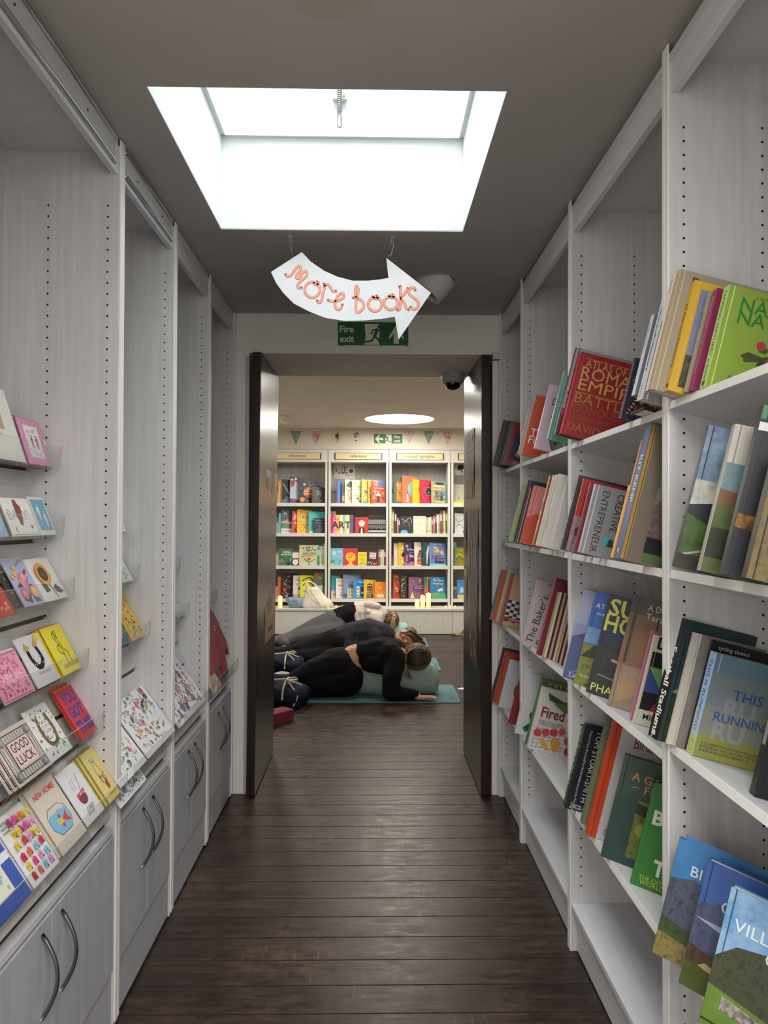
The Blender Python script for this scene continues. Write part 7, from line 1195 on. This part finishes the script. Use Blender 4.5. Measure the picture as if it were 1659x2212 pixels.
solid([([L(-.17, 8.40, .34), che, L(.06, 8.38, .32), L(.10, 8.37, .29)], [.155, .17, .14, .09])] + [([L(.03, 8.24, .31), L(.05, 8.18, .18), L(.09, 8.16, .07)], [.092, .075, .055])] + fo, [], .011, 'hooded_top', t, CREAMF, 2)
solid([([L(-.10, 8.36, .44), L(-.04, 8.30, .46), L(.06, 8.32, .44), L(.10, 8.40, .40)], [.035, .05, .05, .035]), ([L(-.09, 8.30, .41), L(-.02, 8.24, .38), L(.08, 8.27, .36)], [.028, .034, .026])], [(L(.0, 8.36, .42), (.10, .09, .06), None)], .010, 'hood', t, CREAMF, 2)
b = MB(); rr = random.Random(4); HC3 = ['#4a3828', '#6b5138', '#8f7350', '#b08f64', '#3d2d20']
b.ball(head, (.102, .100, .112), hairmat('dark_blonde_hair', ['#3d2d20', '#5f4832', '#86694a', '#b08f64'], (40, 40, 40)), 22); tie = head + Vector((.035, -.115, .055))
for i in range(220):
    a = rr.uniform(0, 6.28); q = rr.uniform(.75, 1); c0 = head + Vector((.1 * math.cos(a) * q, -.01 - .02 * q, .108 * math.sin(a) * q)); mid = head + Vector((.07 * math.cos(a) + .012, -.085, .08 * math.sin(a) + .02))
    b.tube(catmull([c0, mid, tie], 3), .003, rr.choice(HC3), 4)
for i in range(60):
    a = rr.uniform(0, 6.28); s_ = rr.uniform(0, .022)
    b.tube(catmull([tie, tie + Vector((-.01 + s_ * math.cos(a), -.03, -.03 + s_ * math.sin(a))), tie + Vector((-.02 + 1.6 * s_ * math.cos(a), -.04, -.11)), tie + Vector((-.04 + 2 * s_ * math.cos(a), -.035, -.19 + .02 * math.sin(a)))], 4), .0038, rr.choice(['#8f7350', '#b08f64', '#c9a87a', '#7a6042']), 5)
b.build('hair', t)
b = MB(); b.tube([tie + Vector((.018 * math.cos(a), -.006 + .004 * math.sin(2 * a), .018 * math.sin(a))) for a in [i * math.pi / 8 for i in range(16)]], .008, '#c9a59c', 6, True); b.build('hair_tie', t)
# grip shoe on the middle person's side
b = MB(); c = atZ(622, 1402, .05)
o = solid([([(0, 0, 0), (-.10, 0, -.01), (-.20, .02, -.015)], [.05, .045, .035])], [], .010, 'shoe', None, M('#131214', .5), 2); o.location = (-.86, 7.72, .05); tag(o, 'black slip-on shoe with a pale sole at the left door edge', 'shoe')
b.tube([(-.02, -.05, -.02), (-.1, -.052, -.028), (-.2, -.03, -.03)], .006, '#cfc4ae', 6); b.box((-.11, -.051, -.03), (-.07, .051, .036), '#4a4a50'); b.build('sole_trim', o)
o = solid([([(0, 0, 0), (.06, .05, .01), (.1, .12, 0)], [.05, .048, .035])], [], .010, 'rolled_sock_foot', None, mottle('#c4cdc8', '#8fa6ae', 50, .9, '#a38a94'), 2)
o.name = 'patterned_sock'; o.location = (-.86, 6.30, .05); tag(o, 'pale patterned sock showing between the two navy cushions', 'sock')
# navy eye cushions tied with cream tapes
NAVY = fabric('#14182a', '#1d2236', 160)
def navy(x, y, z, w, d, h, rz, label, seed):
    t = empty('navy_blanket', (x, y, z)); t.rotation_euler = (0, 0, rz); tag(t, label, 'blanket', 'navy blankets tied with cream tape')
    rr = random.Random(seed); b = MB(); n, m_ = 16, 22; vs = []
    for i in range(n + 1):
        for k in range(m_):
            a = 2 * math.pi * k / m_; ca, sa = math.cos(a), math.sin(a); e = .6
            yy = d / 2 * math.copysign(abs(ca) ** e, ca); zz = h / 2 * math.copysign(abs(sa) ** e, sa)
            s = i / n; taper = 1 - .45 * max(0, s - .35) ** 1.2; zz *= taper * (.85 + .15 * math.sin(s * 9 + 2 * ca)); yy *= 1 + .05 * math.sin(s * 11 + seed)
            vs.append((-w / 2 + w * s, yy, h * .5 * taper + zz))
    b.add(vs, [(i * m_ + k, (i + 1) * m_ + k, (i + 1) * m_ + (k + 1) % m_, i * m_ + (k + 1) % m_) for i in range(n) for k in range(m_)] + [tuple(range(m_)), tuple(range(n * m_ + m_ - 1, n * m_ - 1, -1))], NAVY, True)
    b.build('cloth', t)
    b = MB(); C_ = '#cfc2a8'
    zt = h * .93
    b.tube(catmull([(-w / 2, -d * .2, zt * .9), (-.05, -d * .15, zt + .008), (.06, -.02, zt + .010), (.16, .03, zt * .8)], 5), .007, C_, 5)
    b.tube(catmull([(.05, d / 2 - .02, h * .6), (.05, .06, zt + .006), (.055, -.03, zt + .012), (.07, -d / 2 + .03, h * .75), (.075, -d / 2 - .004, h * .35)], 5), .008, C_, 5)
    for s in (-1, 1): b.tube(catmull([(.055, -.03, zt + .015), (.09 + .03 * s, -.06 + .03 * s, zt + .035), (.14, -.05 + .04 * s, zt + .012), (.06, -.03, zt + .014)], 5), .006, C_, 5)
    b.tube(catmull([(.06, -.03, zt + .014), (.13, -.09, zt * .86), (.19, -d / 2 + .02, h * .5), (.17, -d / 2 - .01, h * .15)], 5), .006, C_, 5); b.build('tape', t)
navy(-.71, 5.62, .006, .38, .30, .20, -.30, 'navy tied blanket over the legs of the nearest person', 3)
navy(-.86, 6.80, .006, .40, .34, .18, -.12, 'navy tied blanket over the legs of the middle person', 5)
b = MB(); BR = '#7a1f33'
P = [(-.115, -.04, 0), (.115, -.04, 0), (.115, .04, 0), (-.115, .04, 0)]
x0 = atZ(604, 1555, .0); 
b.box((-.12, -.06, 0), (.12, .06, .085), grained('maroon_foam', '#6a1a2c', '#7a2236', (80, 80, 80), .8, .2))
o = b.build('yoga_block', None, Matrix.Translation((-.685, 5.12, 0)) @ Matrix.Rotation(math.radians(48), 4, 'Z'), .006); tag(o, 'dark red foam yoga block on the boards by the left door', 'yoga block')
b = MB(); b.prism([(0, 0, .0005), (.16, -.05, .0005), (.19, .10, .0005), (.03, .045, .0005)], (0, 0, .001), '#e3e6e6'); tag(b.build('paper_sheet', None, Matrix.Translation((.735, 6.12, 0))), 'white sheet of paper on the floor at the right door edge', 'paper')
for (x, y, l, sd) in ((-1.12, 8.86, 'green stems with red tips lying on the floor at the left', 2), (1.05, 8.93, 'green flower stems lying on the floor by the right door', 3)):
    t = empty('flower_stems', (x, y, .0)); tag(t, l, 'flowers'); b = MB(); rr = random.Random(sd)
    for i in range(5): b.tube(catmull([(0, .01 * i, .01), (.1, .02 * i - .02, .018 + .004 * i), (.24, .03 * i - .06, .008)], 4), .0045, ['#5f8a3f', '#7aa24a', '#4a7434'][i % 3], 6)
    for i in range(3): b.prism([(.05 + .03 * i, .02, .012), (.11 + .03 * i, .045, .02), (.18 + .03 * i, .02, .014), (.11 + .03 * i, .005, .012)], (0, 0, .001), '#6f9a48')
    b.build('stem', t); b = MB(); b.ball((-.02, .01, .016), (.03, .015, .014), '#a82f34', 10); b.ball((-.02, .04, .016), (.025, .014, .012), '#c24a4a', 10); b.build('flower', t)
b = MB(); b.lathe([(.03, 0), (.034, .06), (.03, .11)], '#c9c9c4', 16); b.lathe([(.0345, .03), (.0345, .07)], '#b83a3a', 16, cap=False); tag(b.build('cup', None, Matrix.Translation((1.17, 8.93, 0))), 'small pale cup with a red band by the right door', 'cup')
